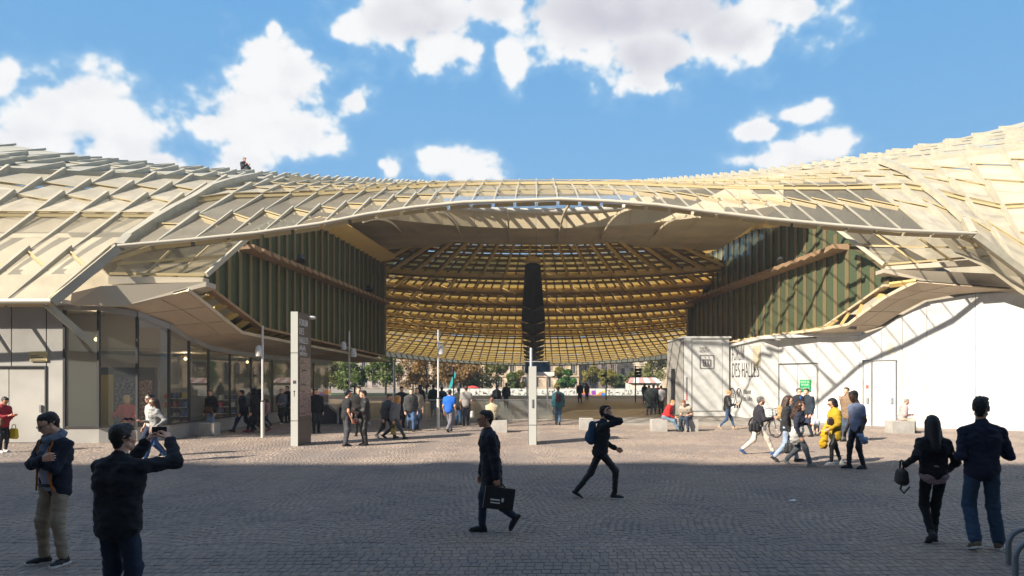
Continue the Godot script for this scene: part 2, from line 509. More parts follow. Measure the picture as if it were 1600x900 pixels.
func make_roof() -> void:
	var skirt = thing("glass_skirt_roof", "sloping skirt of pale glass panes and fins over the entrance, below the gutter", "roof")
	var upper = thing("scaled_upper_roof", "upper roof of overlapping pale scales between the gutter and the sky", "roof")
	var segs = [0, 2, 3, 5]
	for tier in [1, 2, 3]:
		var who: Node3D = upper if tier == 3 else skirt
		var kmax: int = 29 if tier == 3 else 26
		var n: int = segs[tier]
		var bars = Shape.new()
		for k in range(-kmax, kmax + 1):
			var x = fin_x(k); var x1 = fin_x(k + 1)
			for i in n:
				var t0 = float(i) / n; var t1 = float(i + 1) / n
				var a = roof(tier, x, t0); var b = roof(tier, x, t1)
				var side = Vector3.RIGHT
				var up = side.cross(b - a).normalized()
				if up.y < 0.0: up = -up
				var f = Shape.new()
				var tall = [0.0, 0.18, 0.25, 0.27][tier]
				var mid_zone = tier < 3 and x > -12.8 and x < 14.2
				if tier == 3 and i == n - 1: tall = 0.12
				if mid_zone: f.taper(a - up * 0.03, b + (b - a) * 0.05 - up * 0.02, 0.05, 0.05, 0.07, 0.06 if x > 1.0 else 0.13, up)
				else: f.taper(a - up * 0.10, b + (b - a) * 0.06 - up * 0.04, 0.05, 0.10, 0.15, tall, up)
				put("scale_blade" if tier == 3 else "fin", f, M.fin_half_clear if mid_zone and x > -5.0 else M.fin, who)
				if k == kmax: continue
				var sk = 0.34 / n * clampf(x / 11.0, -1.0, 1.0)
				var ta = clampf(t0 + (sk if x > 0 else 0.0), 0.0, 1.0) if i > 0 else 0.0
				var tb = clampf(t0 - (sk if x < 0 else 0.0) * -1.0, 0.0, 1.0) if i > 0 else 0.0
				var tc = clampf(t1 + (sk if x < 0 else 0.0), 0.0, 1.0) if i < n - 1 else 1.0
				var td = clampf(t1 + (sk if x > 0 else 0.0), 0.0, 1.0) if i < n - 1 else 1.0
				if i > 0 and x < 0: tb = clampf(t0 + sk, 0.0, 1.0)
				var lift = up * rng.randf_range(-0.01, 0.02)
				var p0 = roof(tier, x + 0.06, ta) + lift; var p1 = roof(tier, x1 - 0.06, tb) + lift
				var p2 = roof(tier, x1 - 0.06, tc) - up * 0.05; var p3 = roof(tier, x + 0.06, td) - up * 0.05
				var g = Shape.new()
				if tier == 3 and absf(x) < 14.0: g.sheet(p0, p1, p2, p3)
				elif tier == 3: g.slab(p0, p1, p2, p3, 0.03)
				else: g.sheet(p0.lerp(p3, 0.012), p1.lerp(p2, 0.012), p2.lerp(p1, 0.012), p3.lerp(p0, 0.012))
				put("scale" if tier == 3 else "glass_pane", g, (M.pane_mid if absf(x) < 6.5 else M.pane if absf(x) < 14.0 else M.fin) if tier == 3 else (M.pane_clear if tier == 1 and x > -12.8 and x < 14.2 else M.pane_mid if mid_zone or (tier == 1 and x < 0) else M.pane), who)
				bars.bar(p0 - up * 0.12, p1 - up * 0.12, 0.06, 0.14, up)
				if tier < 3: bars.bar(p0 + up * 0.025, p1 + up * 0.025, 0.05, 0.03, up)
			if k < kmax and tier == 2:
				var gs = Shape.new()
				var g0 = gutter(x); var g1 = gutter(x1)
				var dn = Vector3(0, -0.34, 0.1)
				gs.hexa([g0 + Vector3(0, 0.22, 0.15), g1 + Vector3(0, 0.22, 0.15), g1 + Vector3(0, 0.22, -0.5), g0 + Vector3(0, 0.22, -0.5), g0 + dn, g1 + dn, g1 + dn + Vector3(0, 0, -0.5), g0 + dn + Vector3(0, 0, -0.5)])
				put("gutter_section", gs, M.fin, skirt)
			if k < kmax and tier == 2:     # trim along the step between the two tiers
				bars.bar(roof(1, x, 1.0) + Vector3(0, 0.03, 0.02), roof(1, x1, 1.0) + Vector3(0, 0.03, 0.02), 0.06, 0.1)
		if tier < 3:
			# the cream deck that shows through the glass of the two wings
			for sd in [-1, 1]:
				var deck = Shape.new()
				for k in range(17, kmax):
					for i in range(2 if tier == 1 and sd < 0 else 0, 4):
						var dq = []
						for w in [[k, i], [k + 1, i], [k + 1, i + 1], [k, i + 1]]: dq.append(roof(tier, fin_x(w[0] * sd), w[1] / 4.0) + Vector3(0, -0.75, -0.25))
						deck.sheet(dq[0], dq[1], dq[2], dq[3])
				put("inner_deck", deck, M.deck, who)
		put("glazing_bars", bars, M.rail, who).set_meta("kind", "stuff")
	var rear_mid = Shape.new(); var rear_side = Shape.new()                              # behind the ridge the roof turns down again
	for i in 50:
		var x0 = -27.5 + 1.1 * i; var x1 = x0 + 1.06
		var rear = rear_mid if absf(x0 + 0.5) < 6.5 else rear_side
		rear.sheet(ridge(x0), ridge(x1), pl(x1, 12.3, 47.6), pl(x0, 12.3, 47.6))
		rear.bar(ridge(x0), pl(x0, 12.3, 47.6), 0.08, 0.12)
		for f in [0.3, 0.65]: rear.bar(ridge(x0).lerp(pl(x0, 12.3, 47.6), f), ridge(x1).lerp(pl(x1, 12.3, 47.6), f), 0.08, 0.12)
	put("rear_slope", rear_mid, M.pane_mid, upper)
	put("rear_slope", rear_side, M.deck, upper)
	# rim and eaves tubes, verge beams
	var rim = []
	for i in range(2, 18): rim.append(front(FRONT[i].x) + Vector3(0, 0, 0.12))
	var rs = Shape.new(); rs.tube(rim, 0.07, 10)
	put("rim_tube", rs, M.rim, skirt)
	for e in [[0, 1], [18, 19]]:
		var es = Shape.new(); es.tube([FRONT[e[0]] + Vector3(0, -0.02, 0.1), FRONT[e[1]] + Vector3(0, -0.02, 0.1)], 0.09, 10)
		put("eaves_tube", es, M.rim, skirt)
	for e in [[1, 2, -1], [18, 17, 1]]:
		var lo: Vector3 = FRONT[e[0]]; var hi: Vector3 = FRONT[e[1]]
		var vb = Shape.new()
		vb.bar(lo + Vector3(0, -0.06, 0.08), hi + Vector3(0, -0.06, 0.08), 0.18, 0.26)
		put("verge_beam", vb, M.fin, skirt)
		var gx = hi.x + e[2] * 0.35                      # the beam goes on up the roof to the gutter
		var long = Shape.new()
		var prev = hi
		for i in 8:
			var s = (i + 1) / 8.0
			var q = roof(1 if s <= 0.5 else 2, gx, s * 2.0 if s <= 0.5 else s * 2.0 - 1.0) + Vector3(0, 0.22, 0)
			long.bar(prev, q, 0.26, 0.26)
			prev = q
		put("valley_beam", long, M.fin, skirt)
		# glazed infill between the rim and the pavilion, a tray and a long pointed trough below it
		var s: float = e[2]
		var q1 = hi + Vector3(s * -0.15, -0.25, -0.1); var q2 = at(385, 374, 25.4); var q3 = at(320, 432, 23.4); var q4 = at(172, 430, 22.5)
		if s > 0: q2 = at(1308, 358, 30.8); q3 = at(1383, 415, 29.2); q4 = at(1545, 402, 27.6)
		for i in 3:
			for j in 2:
				var w = []
				for uvw in [[i, j], [i + 1, j], [i + 1, j + 1], [i, j + 1]]:
					w.append(q1.lerp(q2, uvw[0] / 3.0).lerp(q4.lerp(q3, uvw[0] / 3.0), uvw[1] / 2.0))
				var ps = Shape.new(); ps.sheet(w[0].lerp(w[2], 0.02), w[1].lerp(w[3], 0.02), w[2].lerp(w[0], 0.02), w[3].lerp(w[1], 0.02))
				put("infill_pane", ps, M.pane_clear, skirt)
				var bs = Shape.new(); bs.bar(w[3] + Vector3(0, 0.05, 0.03), w[2] + Vector3(0, 0.05, 0.03), 0.06, 0.08)
				if i < 2: bs.bar(w[1] + Vector3(0, -0.06, 0), w[2] + Vector3(0, -0.06, 0), 0.06, 0.08)
				put("infill_bar", bs, M.rail, skirt)
		var edge = Shape.new(); edge.bar(q2 + Vector3(s * -0.08, 0.05, 0.05), q3 + Vector3(s * -0.08, 0.05, 0.05), 0.10, 0.16)
		put("infill_edge", edge, M.rim, skirt)
		var tray = Shape.new()
		tray.hexa([q4 + Vector3(0, -0.05, 0.1), q3 + Vector3(0, -0.05, 0.1), q3 + Vector3(0, -0.2, 0.1), q4 + Vector3(0, -0.3, 0.1), q4 + Vector3(0, -0.05, -0.3), q3 + Vector3(0, -0.05, -0.3), q3 + Vector3(0, -0.2, -0.3), q4 + Vector3(0, -0.3, -0.3)])
		put("tray", tray, M.trough, skirt)
		var tip = at(322, 440, 22.9); var top = at(157, 447, 21.9); var root = at(112, 458, 21.6); var low = at(192, 478, 22.2); var root_low = at(110, 476, 21.8)
		if s > 0: tip = at(1381, 420, 28.8); top = at(1560, 428, 27.8); root = at(1640, 440, 27.0); low = at(1530, 458, 28.4); root_low = at(1640, 460, 27.0)
		var trough = Shape.new()
		trough.hexa([tip, top, low, tip + Vector3(0, -0.16, 0), tip + Vector3(0, 0, -0.7), top + Vector3(0, 0.05, -1.6), low + Vector3(0, 0, -1.6), tip + Vector3(0, -0.16, -0.7)])
		trough.hexa([top, root, root_low, low, top + Vector3(0, 0.05, -1.6), root + Vector3(0, 0, -1.6), root_low + Vector3(0, 0, -1.6), low + Vector3(0, 0, -1.6)])
		put("pointed_trough", trough, M.trough, skirt)
		var strut = Shape.new()
		strut.bar(FRONT[e[0]] + Vector3(s * 0.3, -0.1, -0.1), FRONT[e[0]] + Vector3(-s * 0.45, -1.25, -1.05), 0.12, 0.2)
		put("strut", strut, M.fin, skirt)

# ---------- box girder behind the rim, with arms out to the rim; the bowl of louvres behind it ----------
func girder_d(x: float) -> float:
	return 40.4 - 0.035 * x * x

func make_girder_and_bowl() -> void:
	var gd = thing("cream_box_girder", "curved cream box girder with a pale tube along its top, under the glass roof", "girder")
	var nx = 14
	for i in nx:
		var x0 = -12.6 + 25.2 * i / nx; var x1 = -12.6 + 25.2 * (i + 1) / nx
		var d0 = girder_d(x0); var d1 = girder_d(x1)
		var top = 11.85 if absf((x0 + x1) / 2.0) < 5.2 else 12.5
		var s = Shape.new()
		var e = 0.008
		s.hexa([pl(x0 + e, 11.0, d0), pl(x1 - e, 11.0, d1), pl(x1 - e, top, d1 - 0.1), pl(x0 + e, top, d0 - 0.1), pl(x0 + e, 11.0, d0 + 5.0 + clampf((absf(x0) - 6.0) / 3.0, 0.0, 1.0) * 7.0), pl(x1 - e, 11.0, d1 + 5.0 + clampf((absf(x1) - 6.0) / 3.0, 0.0, 1.0) * 7.0), pl(x1 - e, top, d1 + 2.0), pl(x0 + e, top, d0 + 2.0)])
		put("girder_panel", s, M.cream, gd)
	var tp = []
	for i in 17:
		var x = -5.0 + 10.4 * i / 16.0
		tp.append(pl(x, 12.0, girder_d(x) - 0.15))
	var ts = Shape.new(); ts.tube(tp, 0.16, 10); put("pale_tube", ts, M.white_metal, gd)
	for q in [[-6.4, -8.2], [-3.75, -4.7], [-1.2, -1.7], [1.25, 1.4], [3.6, 4.1], [6.3, 7.3]]:
		var s = Shape.new()
		var a = front(q[0]) + Vector3(0, -0.15, -0.2)
		var b = pl(q[1], 10.95, girder_d(q[1]) + 3.6)
		var m = (a + b) / 2.0 + Vector3(0, 0.85, 0)
		for i in 8:
			var t0 = i / 8.0; var t1 = (i + 1) / 8.0
			var p = a.lerp(m, t0).lerp(m.lerp(b, t0), t0); var r = a.lerp(m, t1).lerp(m.lerp(b, t1), t1)
			s.bar(p, r, 0.075, lerpf(0.08, 0.13, sin(PI * (t0 + t1) / 2)))
		put("arm", s, M.cream, gd)
	# bowl
	var bowl = thing("louvred_bowl", "golden underside of the canopy, louvres and ribs sweeping down to the garden", "canopy")
	var rows = [[356, 44.3], [372, 45.4], [385, 46.2], [398, 47.0], [430, 49.4], [453, 51.6], [471, 53.6], [487, 55.5], [500, 57.3], [511, 59.2], [520, 61.2], [528.5, 63.2], [536, 65.2], [542.5, 67.3], [548, 69.4], [552.5, 71.5], [556, 73.6], [559.5, 75.7], [562.5, 77.8], [565.5, 80.0], [568, 82.2]]
	var ks = []
	for i in 9: ks.append(0.35 + 0.9 * i)
	var cols = []
	for i in range(8, -1, -1): cols.append(-ks[i])
	cols.append_array(ks)
	var rough = Shape.new()
	for c in cols.size():
		var rs = Shape.new()
		for r in rows.size() - 1:
			var a = bowl_at(rows[r], cols[c]) + Vector3(0, -0.3 if r < 10 else -0.16, 0.05); var b = bowl_at(rows[r + 1], cols[c]) + Vector3(0, -0.3 if r < 10 else -0.16, 0.05)
			rs.bar(a, b, 0.11, 0.2)
		put("rib", rs, M.gold, bowl)
	for r in rows.size():
		var line = []
		for i in 41:
			line.append(bowl_at(rows[r], lerpf(cols[0], cols[-1], i / 40.0)))
		var ls = Shape.new()
		if r >= 4 and r <= 10:
			var rad = 0.27 if r < 8 else 0.2
			var ln = []
			for p in line: ln.append(p + Vector3(0, -0.05, 0))
			ls.tube(ln, rad, 10)
			put("louvre_tube", ls, M.gold, bowl)
			ls = Shape.new()  # dark bars that stand for the shade beneath each tube
			for i in 40: ls.bar(line[i] + Vector3(0, -0.36, 0.26), line[i + 1] + Vector3(0, -0.36, 0.26), 0.16, 0.12)
			put("tube_shade_bar", ls, M.gold_dark, bowl)
		else:
			var bh = 0.2 if r < 5 else clampf(0.30 * (float(rows[mini(r + 1, rows.size() - 1)][0]) - float(rows[mini(r, rows.size() - 2)][0])) * rows[r][1] / FOC, 0.05, 0.22)
			for i in 40: ls.bar(line[i] + Vector3(0, -bh * 0.4, 0), line[i + 1] + Vector3(0, -bh * 0.4, 0), 0.1, bh)
			put("louvre_bar", ls, M.gold_dark, bowl)
	for r in rows.size() - 1:
		var nc: int = [2, 2, 2, 2, 3, 3, 4, 4, 4, 5][mini(r, 9)]
		for c in cols.size() - 1:
			for j in nc:
				var k0: float = lerpf(cols[c], cols[c + 1], float(j) / nc); var k1: float = lerpf(cols[c], cols[c + 1], float(j + 1) / nc)
				var p = [bowl_at(rows[r], k0), bowl_at(rows[r], k1), bowl_at(rows[r + 1], k1), bowl_at(rows[r + 1], k0)]
				var mid: Vector3 = (p[0] + p[1] + p[2] + p[3]) / 4.0
				var jog = Vector3(0, 0.06 + rng.randf_range(-0.03, 0.03), 0)
				var s = Shape.new() if r > 1 and r < 7 else rough
				s.sheet(p[0].lerp(mid, 0.04) + jog, p[1].lerp(mid, 0.04) + jog, p[2].lerp(mid, 0.04) + jog, p[3].lerp(mid, 0.04) + jog)
				if r > 1 and r < 7: put("bowl_pane", s, M.bowl_pane, bowl)
		var mul = Shape.new()
		for c in cols.size() - 1:
			for j in nc:
				var k0: float = lerpf(cols[c], cols[c + 1], float(j) / nc)
				mul.bar(bowl_at(rows[r], k0) + Vector3(0, -0.03, 0), bowl_at(rows[r + 1], k0) + Vector3(0, -0.03, 0), 0.09, 0.12)
		if r < 7:
			for f in ([0.25, 0.5, 0.75] if r == 3 else [0.5]):
				for i in 40:
					var ka = lerpf(cols[0], cols[-1], i / 40.0); var kb = lerpf(cols[0], cols[-1], (i + 1) / 40.0)
					mul.bar(bowl_at(rows[r], ka).lerp(bowl_at(rows[r + 1], ka), f) + Vector3(0, -0.06, 0), bowl_at(rows[r], kb).lerp(bowl_at(rows[r + 1], kb), f) + Vector3(0, -0.06, 0), 0.07, 0.2)
		var mo = put("purlin_row", mul, M.gold_dark, bowl)
	put("far_panes", rough, M.bowl_pane, bowl).set_meta("kind", "stuff")
	var lip = Shape.new(); var lipbar = Shape.new()
	for i in 70:
		var x0 = -24.0 + 48.0 * i / 70.0; var x1 = -24.0 + 48.0 * (i + 1) / 70.0
		var a = pl(x0, 4.0 + 0.0046 * x0 * x0, 82.4); var b = pl(x1, 4.0 + 0.0046 * x1 * x1, 82.4)
		var c = pl(x1 + 0.15, 3.78 + 0.0031 * x1 * x1, 83.4); var d = pl(x0 + 0.15, 3.78 + 0.0031 * x0 * x0, 83.4)
		var ps = Shape.new(); ps.sheet(a.lerp(b, 0.03), b.lerp(a, 0.03), c.lerp(d, 0.03), d.lerp(c, 0.03))
		put("lip_pane", ps, M.lip_pane, bowl)
		lipbar.bar(a + Vector3(0, 0, 0.06), d + Vector3(0, 0, 0.06), 0.07, 0.1)
		lipbar.bar(d + Vector3(0, -0.05, 0), c + Vector3(0, -0.05, 0), 0.1, 0.12)
	put("lip_bars", lipbar, M.gold_dark, bowl)
	# dark keel down the middle of the bowl
	var keel = thing("dark_spine", "dark hanging spine of stacked chevron plates down the middle of the golden bowl", "gutter")
	var kn = [[400, 47.3, 0.52], [466, 52.8, 0.85], [490, 55.6, 0.98], [507, 58.5, 0.98], [519, 61.2, 0.98], [529, 63.8, 0.98], [537, 66.2, 0.98], [544, 68.6, 1.0], [550, 71.0, 1.02], [555, 73.6, 1.03], [559, 76.0, 1.04], [563, 78.6, 1.05], [566, 81.0, 1.05]]
	var cap = Shape.new()
	cap.lathe([[0.0, 0.45], [0.35, 0.42], [0.55, 0.25], [0.6, 0.0], [0.0, 0.0]], bowl_at([398, 47.2], 0.0) + Vector3(-0.25, -0.55, 0), 16)
	put("spine_cap", cap, M.gold, keel)
	for i in kn.size() - 1:
		var a = bowl_at(kn[i], 0.0) + Vector3(-0.25, -0.5, 0); var b = bowl_at(kn[i + 1], 0.0) + Vector3(-0.25, -0.5, 0)
		var w0: float = kn[i][2]; var w1: float = kn[i + 1][2]
		for sd in [-1.0, 1.0]:
			var s = Shape.new()
			var f = 0.16 if i > 0 else 0.0        # the chevron: outer edge of each plate reaches lower than its keel
			s.slab(a + Vector3(0.005 * sd, -0.42, 0.0), a + Vector3(w0 * sd, -0.1 - f, 0.4 if i > 0 else 0.0), b + Vector3(w1 * sd * 0.97, -0.05, 0), b + Vector3(0.005 * sd, -0.40, 0), 0.05)
			put("chevron_plate", s, M.spine, keel)
	var ke = Shape.new()
	var k0 = bowl_at(kn[0], 0.0) + Vector3(-0.25, -0.5, 0.02)
	ke.tri(k0 + Vector3(-0.52, -0.1, 0), k0 + Vector3(0.52, -0.1, 0), k0 + Vector3(0, -0.42, 0)); ke.tri(k0 + Vector3(-0.52, -0.1, 0), k0 + Vector3(0, 0.1, 0), k0 + Vector3(0.52, -0.1, 0))
	put("end_plate", ke, M.spine, keel)
	# a pole stands on the last plate down to the ground
	var ps2 = Shape.new()
	ps2.tube([pl(-0.25, 0, 81.5), pl(-0.25, 3.6, 81.5)], 0.12, 8)
	put("downpipe", ps2, M.white_metal, keel)

func bowl_at(row: Array, k: float) -> Vector3:
	var v: float = row[0]; var d: float = row[1]
	var x = k * 0.235 * (v - 258.0) * d / FOC
	var c = lerpf(0.0035, 0.0046, clampf((v - 400.0) / 168.0, 0.0, 1.0))
	return pl(x, EYE + (592.0 - v) * d / FOC + c * pow(minf(absf(x), 21.0), 2.0), d)

# ---------- the two pavilions under the canopy: walls of bronze blades and dark green glass ----------
func mirror(side: int, x: float, d: float) -> float:     # x of the left-hand pavilion -> x on this side
	return x if side < 0 else -x + 0.6 * clampf((45.0 - d) / 22.0, -0.2, 1.0)

func along(d: float, pts: Array) -> float:               # piecewise-linear height along the depth
	for i in pts.size() - 1:
		if d <= pts[i + 1][0] or i == pts.size() - 2:
			return lerpf(pts[i][1], pts[i + 1][1], clampf((d - pts[i][0]) / (pts[i + 1][0] - pts[i][0]), 0.0, 1.0))
	return 0.0

const WALL_LOW := [[23.3, 5.35], [27.5, 4.2], [45.0, 3.65]]
const WALL_TOP := [[23.3, 5.5], [26.6, 7.75], [29.0, 8.9], [34.4, 9.9], [45.5, 10.0]]
const SOFFIT_EDGE := [[22.6, 5.1], [25.5, 3.84], [45.0, 3.4]]

const RIGHT_EDGE := [[1432, 440, 28.4], [1406, 452, 28.8], [1380, 466, 29.2], [1352, 486, 29.6], [1325, 507, 30.2], [1285, 514, 31.6], [1240, 520, 33.4], [1190, 527, 36.0], [1150, 533, 39.0], [1080, 553, 48.0]]

func wall_x(side: int, d: float) -> float:
	return mirror(side, lerpf(-11.48, -10.2, (d - 23.0) / 22.0), d)

func pav(side: int, x: float, y: float, d: float) -> Vector3:      # the right-hand pavilion is a quarter larger
	return pl(x, y, d) if side < 0 else pl(x * 1.25, EYE + (y - EYE) * 1.25, d * 1.25)

func make_pavilion(side: int) -> void:
	var who = thing("bladed_pavilion", "shaded pavilion wall of vertical bronze blades and green glass behind the brown totem" if side < 0 else "sun-dappled pavilion wall of green glass and golden blades above the white building", "pavilion")
	var out = -float(side)                              # towards the middle of the hall
	var n = 26
	for i in n:
		var d0 = 23.3 + 21.7 * i / n; var d1 = 23.3 + 21.7 * (i + 1) / n
		var x0 = wall_x(side, d0); var x1 = wall_x(side, d1)
		for half in 2:
			var l0 = along(d0, WALL_LOW) if half == 0 else maxf(7.2, along(d0, WALL_LOW)); var l1 = along(d1, WALL_LOW) if half == 0 else 7.2
			var h0 = along(d0, WALL_TOP); var h1 = along(d1, WALL_TOP)
			if half == 0:
				h0 = minf(h0, 7.0); h1 = minf(h1, 7.0)
			if h1 - l1 < 0.05: continue
			h0 = maxf(h0, l0 + 0.02)
			var s = Shape.new()
			s.hexa([pav(side, x0, l0, d0 + 0.02), pav(side, x1, l1, d1 - 0.0), pav(side, x1, h1, d1 - 0.0), pav(side, x0, h0, d0 + 0.02), pav(side, x0 - out * 0.1, l0, d0 + 0.02), pav(side, x1 - out * 0.1, l1, d1), pav(side, x1 - out * 0.1, h1, d1), pav(side, x0 - out * 0.1, h0, d0 + 0.02)])
			put("green_pane", s, M.green_glass, who)
			var b = Shape.new()
			b.hexa([pav(side, x0, l0, d0), pav(side, x0 + out * (0.10 if side < 0 else 0.05), l0, d0 - 0.02), pav(side, x0 + out * (0.10 if side < 0 else 0.05), h0, d0 - 0.02), pav(side, x0, h0, d0), pav(side, x0, l0, d0 + (0.24 if side < 0 else 0.30)), pav(side, x0 + out * (0.10 if side < 0 else 0.05), l0, d0 + (0.24 if side < 0 else 0.30)), pav(side, x0 + out * (0.10 if side < 0 else 0.05), h0, d0 + (0.24 if side < 0 else 0.30)), pav(side, x0, h0, d0 + (0.24 if side < 0 else 0.30))])
			put("blade", b, M.blade, who)
		# the ledge at mid height, a run of slightly turned slats
		if d0 > 25.8:
			var s = Shape.new()
			s.hexa([pav(side, x0, 6.98, d0 + 0.02), pav(side, x0 + out * 0.62, 7.06, d0 + 0.1), pav(side, x1 + out * 0.55, 7.0, d1), pav(side, x1, 6.98, d1), pav(side, x0, 7.22, d0 + 0.02), pav(side, x0 + out * 0.62, 7.2, d0 + 0.1), pav(side, x1 + out * 0.55, 7.2, d1), pav(side, x1, 7.22, d1)])
			put("ledge_slat", s, M.ledge, who)
		# gilded slats under the bottom edge, out to the soffit
		for h in 1:
			var dd = lerpf(d0, d1, h * 0.5)
			var wx = wall_x(side, dd); var ex = wx - out * 0.05 + out * 0.15
			var s = Shape.new()
			var y0 = along(dd, WALL_LOW); var y1 = along(dd - 0.8, SOFFIT_EDGE)
			var far_end = pav(side, wx - out * 0.95, y1 - 0.02, dd + 0.25)
			if side > 0:
				var bd = lerpf(28.4, 47.5, (dd - 23.3) / 21.7)
				for bi in RIGHT_EDGE.size() - 1:
					var e0 = at(RIGHT_EDGE[bi][0], RIGHT_EDGE[bi][1], RIGHT_EDGE[bi][2]); var e1 = at(RIGHT_EDGE[bi + 1][0], RIGHT_EDGE[bi + 1][1], RIGHT_EDGE[bi + 1][2])
					if bd >= -e0.z - 0.01 and bd <= -e1.z + 0.01: far_end = e0.lerp(e1, (bd + e0.z) / (e0.z - e1.z))
			s.bar(pav(side, wx, y0 - 0.05, dd), far_end, 0.13, 0.2, Vector3(0, 0.6, 0.8))
			put("soffit_slat", s, M.gold, who)
		# gilded slats along the top, under the roof
		if d0 > 31.0:
			for h in 3:
				var dd = lerpf(d0, d1, h / 3.0)
				var wx = wall_x(side, dd); var ty = along(dd, WALL_TOP) - 0.15
				var s = Shape.new()
				s.bar(pav(side, wx - out * 0.1, ty - 0.05, dd), pav(side, wx + out * 0.9, ty + 0.35, dd + 0.35), 0.05, 0.34, Vector3(0, 0.5, 0.85))
				put("top_slat", s, M.gold, who)
	# edge trims
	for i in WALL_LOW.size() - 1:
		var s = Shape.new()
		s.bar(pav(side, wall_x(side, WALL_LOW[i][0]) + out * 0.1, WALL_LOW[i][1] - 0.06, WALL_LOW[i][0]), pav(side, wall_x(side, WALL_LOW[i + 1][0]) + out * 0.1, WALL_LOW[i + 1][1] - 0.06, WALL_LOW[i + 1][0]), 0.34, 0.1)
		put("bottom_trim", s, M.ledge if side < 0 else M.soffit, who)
	var bx = wall_x(side, 45.0)
	var s = Shape.new()                                 # the body behind the blades: end wall and roof slab
	s.span(pav(side, bx - out * 0.13, 3.6, 45.0), pav(side, bx - out * 7.0, 9.8, 45.25))
	put("end_wall", s, M.blade, who)
	s = Shape.new()
	s.span(pav(side, bx + out * 0.26, 3.6, 44.75), pav(side, bx - out * 0.12, 9.85, 45.25))
	put("corner_post", s, M.blade, who)
	s = Shape.new()
	s.hexa([pav(side, wall_x(side, 24.5) - out * 0.12, 5.4, 24.6), pav(side, wall_x(side, 34.4) - out * 0.12, 9.5, 34.4), pav(side, bx - out * 0.12, 9.7, 44.9), pav(side, wall_x(side, 24.5) - out * 0.12, 5.3, 26.0), pav(side, wall_x(side, 24.5) - out * 4, 5.4, 24.6), pav(side, wall_x(side, 34.4) - out * 6, 9.5, 34.4), pav(side, bx - out * 6, 9.7, 44.9), pav(side, wall_x(side, 24.5) - out * 4, 5.3, 26.0)])
	put("roof_slab", s, M.blade, who)
	s = Shape.new()                                      # floor slab, seen from below past the soffit
	s.hexa([pav(side, wall_x(side, 26.5) - out * 0.15, 4.5, 26.5), pav(side, bx - out * 0.15, 3.75, 45), pav(side, bx - out * 6.0, 3.75, 45), pav(side, wall_x(side, 26.5) - out * 3.0, 4.5, 26.5), pav(side, wall_x(side, 26.5) - out * 0.15, 4.6, 26.5), pav(side, bx - out * 0.15, 3.85, 45), pav(side, bx - out * 6.0, 3.85, 45), pav(side, wall_x(side, 26.5) - out * 3.0, 4.6, 26.5)])
	put("floor_slab", s, M.deck, who)
	s = Shape.new()                                      # the rear wall of the upper storey, out to the wing
	s.hexa([pav(side, bx - out * 0.13, 9.86, 45.3), pav(side, bx - out * 34.0, 3.6, 45.3), pav(side, bx - out * 34.0, 14.6, 44.0), pav(side, bx - out * 0.13, 13.3 if side > 0 else 14.1, 44.3), pav(side, bx - out * 0.13, 9.86, 45.6), pav(side, bx - out * 34.0, 3.6, 45.6), pav(side, bx - out * 34.0, 14.6, 44.3), pav(side, bx - out * 0.13, 13.3 if side > 0 else 14.1, 44.6)])
	s.hexa([pav(side, bx - out * 7.05, 3.6, 45.3), pav(side, bx - out * 34.0, 3.6, 45.31), pav(side, bx - out * 34.0, 9.0, 45.31), pav(side, bx - out * 7.05, 9.84, 45.3), pav(side, bx - out * 7.05, 3.6, 45.5), pav(side, bx - out * 34.0, 3.6, 45.5), pav(side, bx - out * 34.0, 9.0, 45.5), pav(side, bx - out * 7.05, 9.84, 45.5)])
	put("rear_wall", s, M.deck, who)
	# two small spotlights on the upper part
	for dd in [30.5, 40.5]:
		s = Shape.new()
		var p = pav(side, wall_x(side, dd) + out * 0.5, 7.45, dd)
		s.bar(p + Vector3(-out * 0.5, -0.2, 0), p, 0.05, 0.05)
		s.tube([p + Vector3(0, 0.15, -0.1), p + Vector3(out * 0.1, -0.15, 0.15)], 0.13, 8, 0.2)
		put("spotlight", s, M.frame, who)

# ---------- left-hand shop: pale wall with doors, a curved glass front running back under the soffit ----------
# facade line: x, depth, height of the glass head
const SHOP := [[-15.4, 22.30, 4.38], [-14.35, 22.40, 4.38], [-13.35, 22.85, 4.2], [-12.75, 23.7, 3.86], [-12.72, 25.0, 3.52], [-12.78, 26.6, 3.28], [-12.75, 28.4, 3.16], [-12.7, 30.4, 3.1], [-12.6, 32.6, 3.06], [-12.5, 35.2, 3.05], [-12.4, 38.0, 3.05], [-12.3, 41.0, 3.05]]

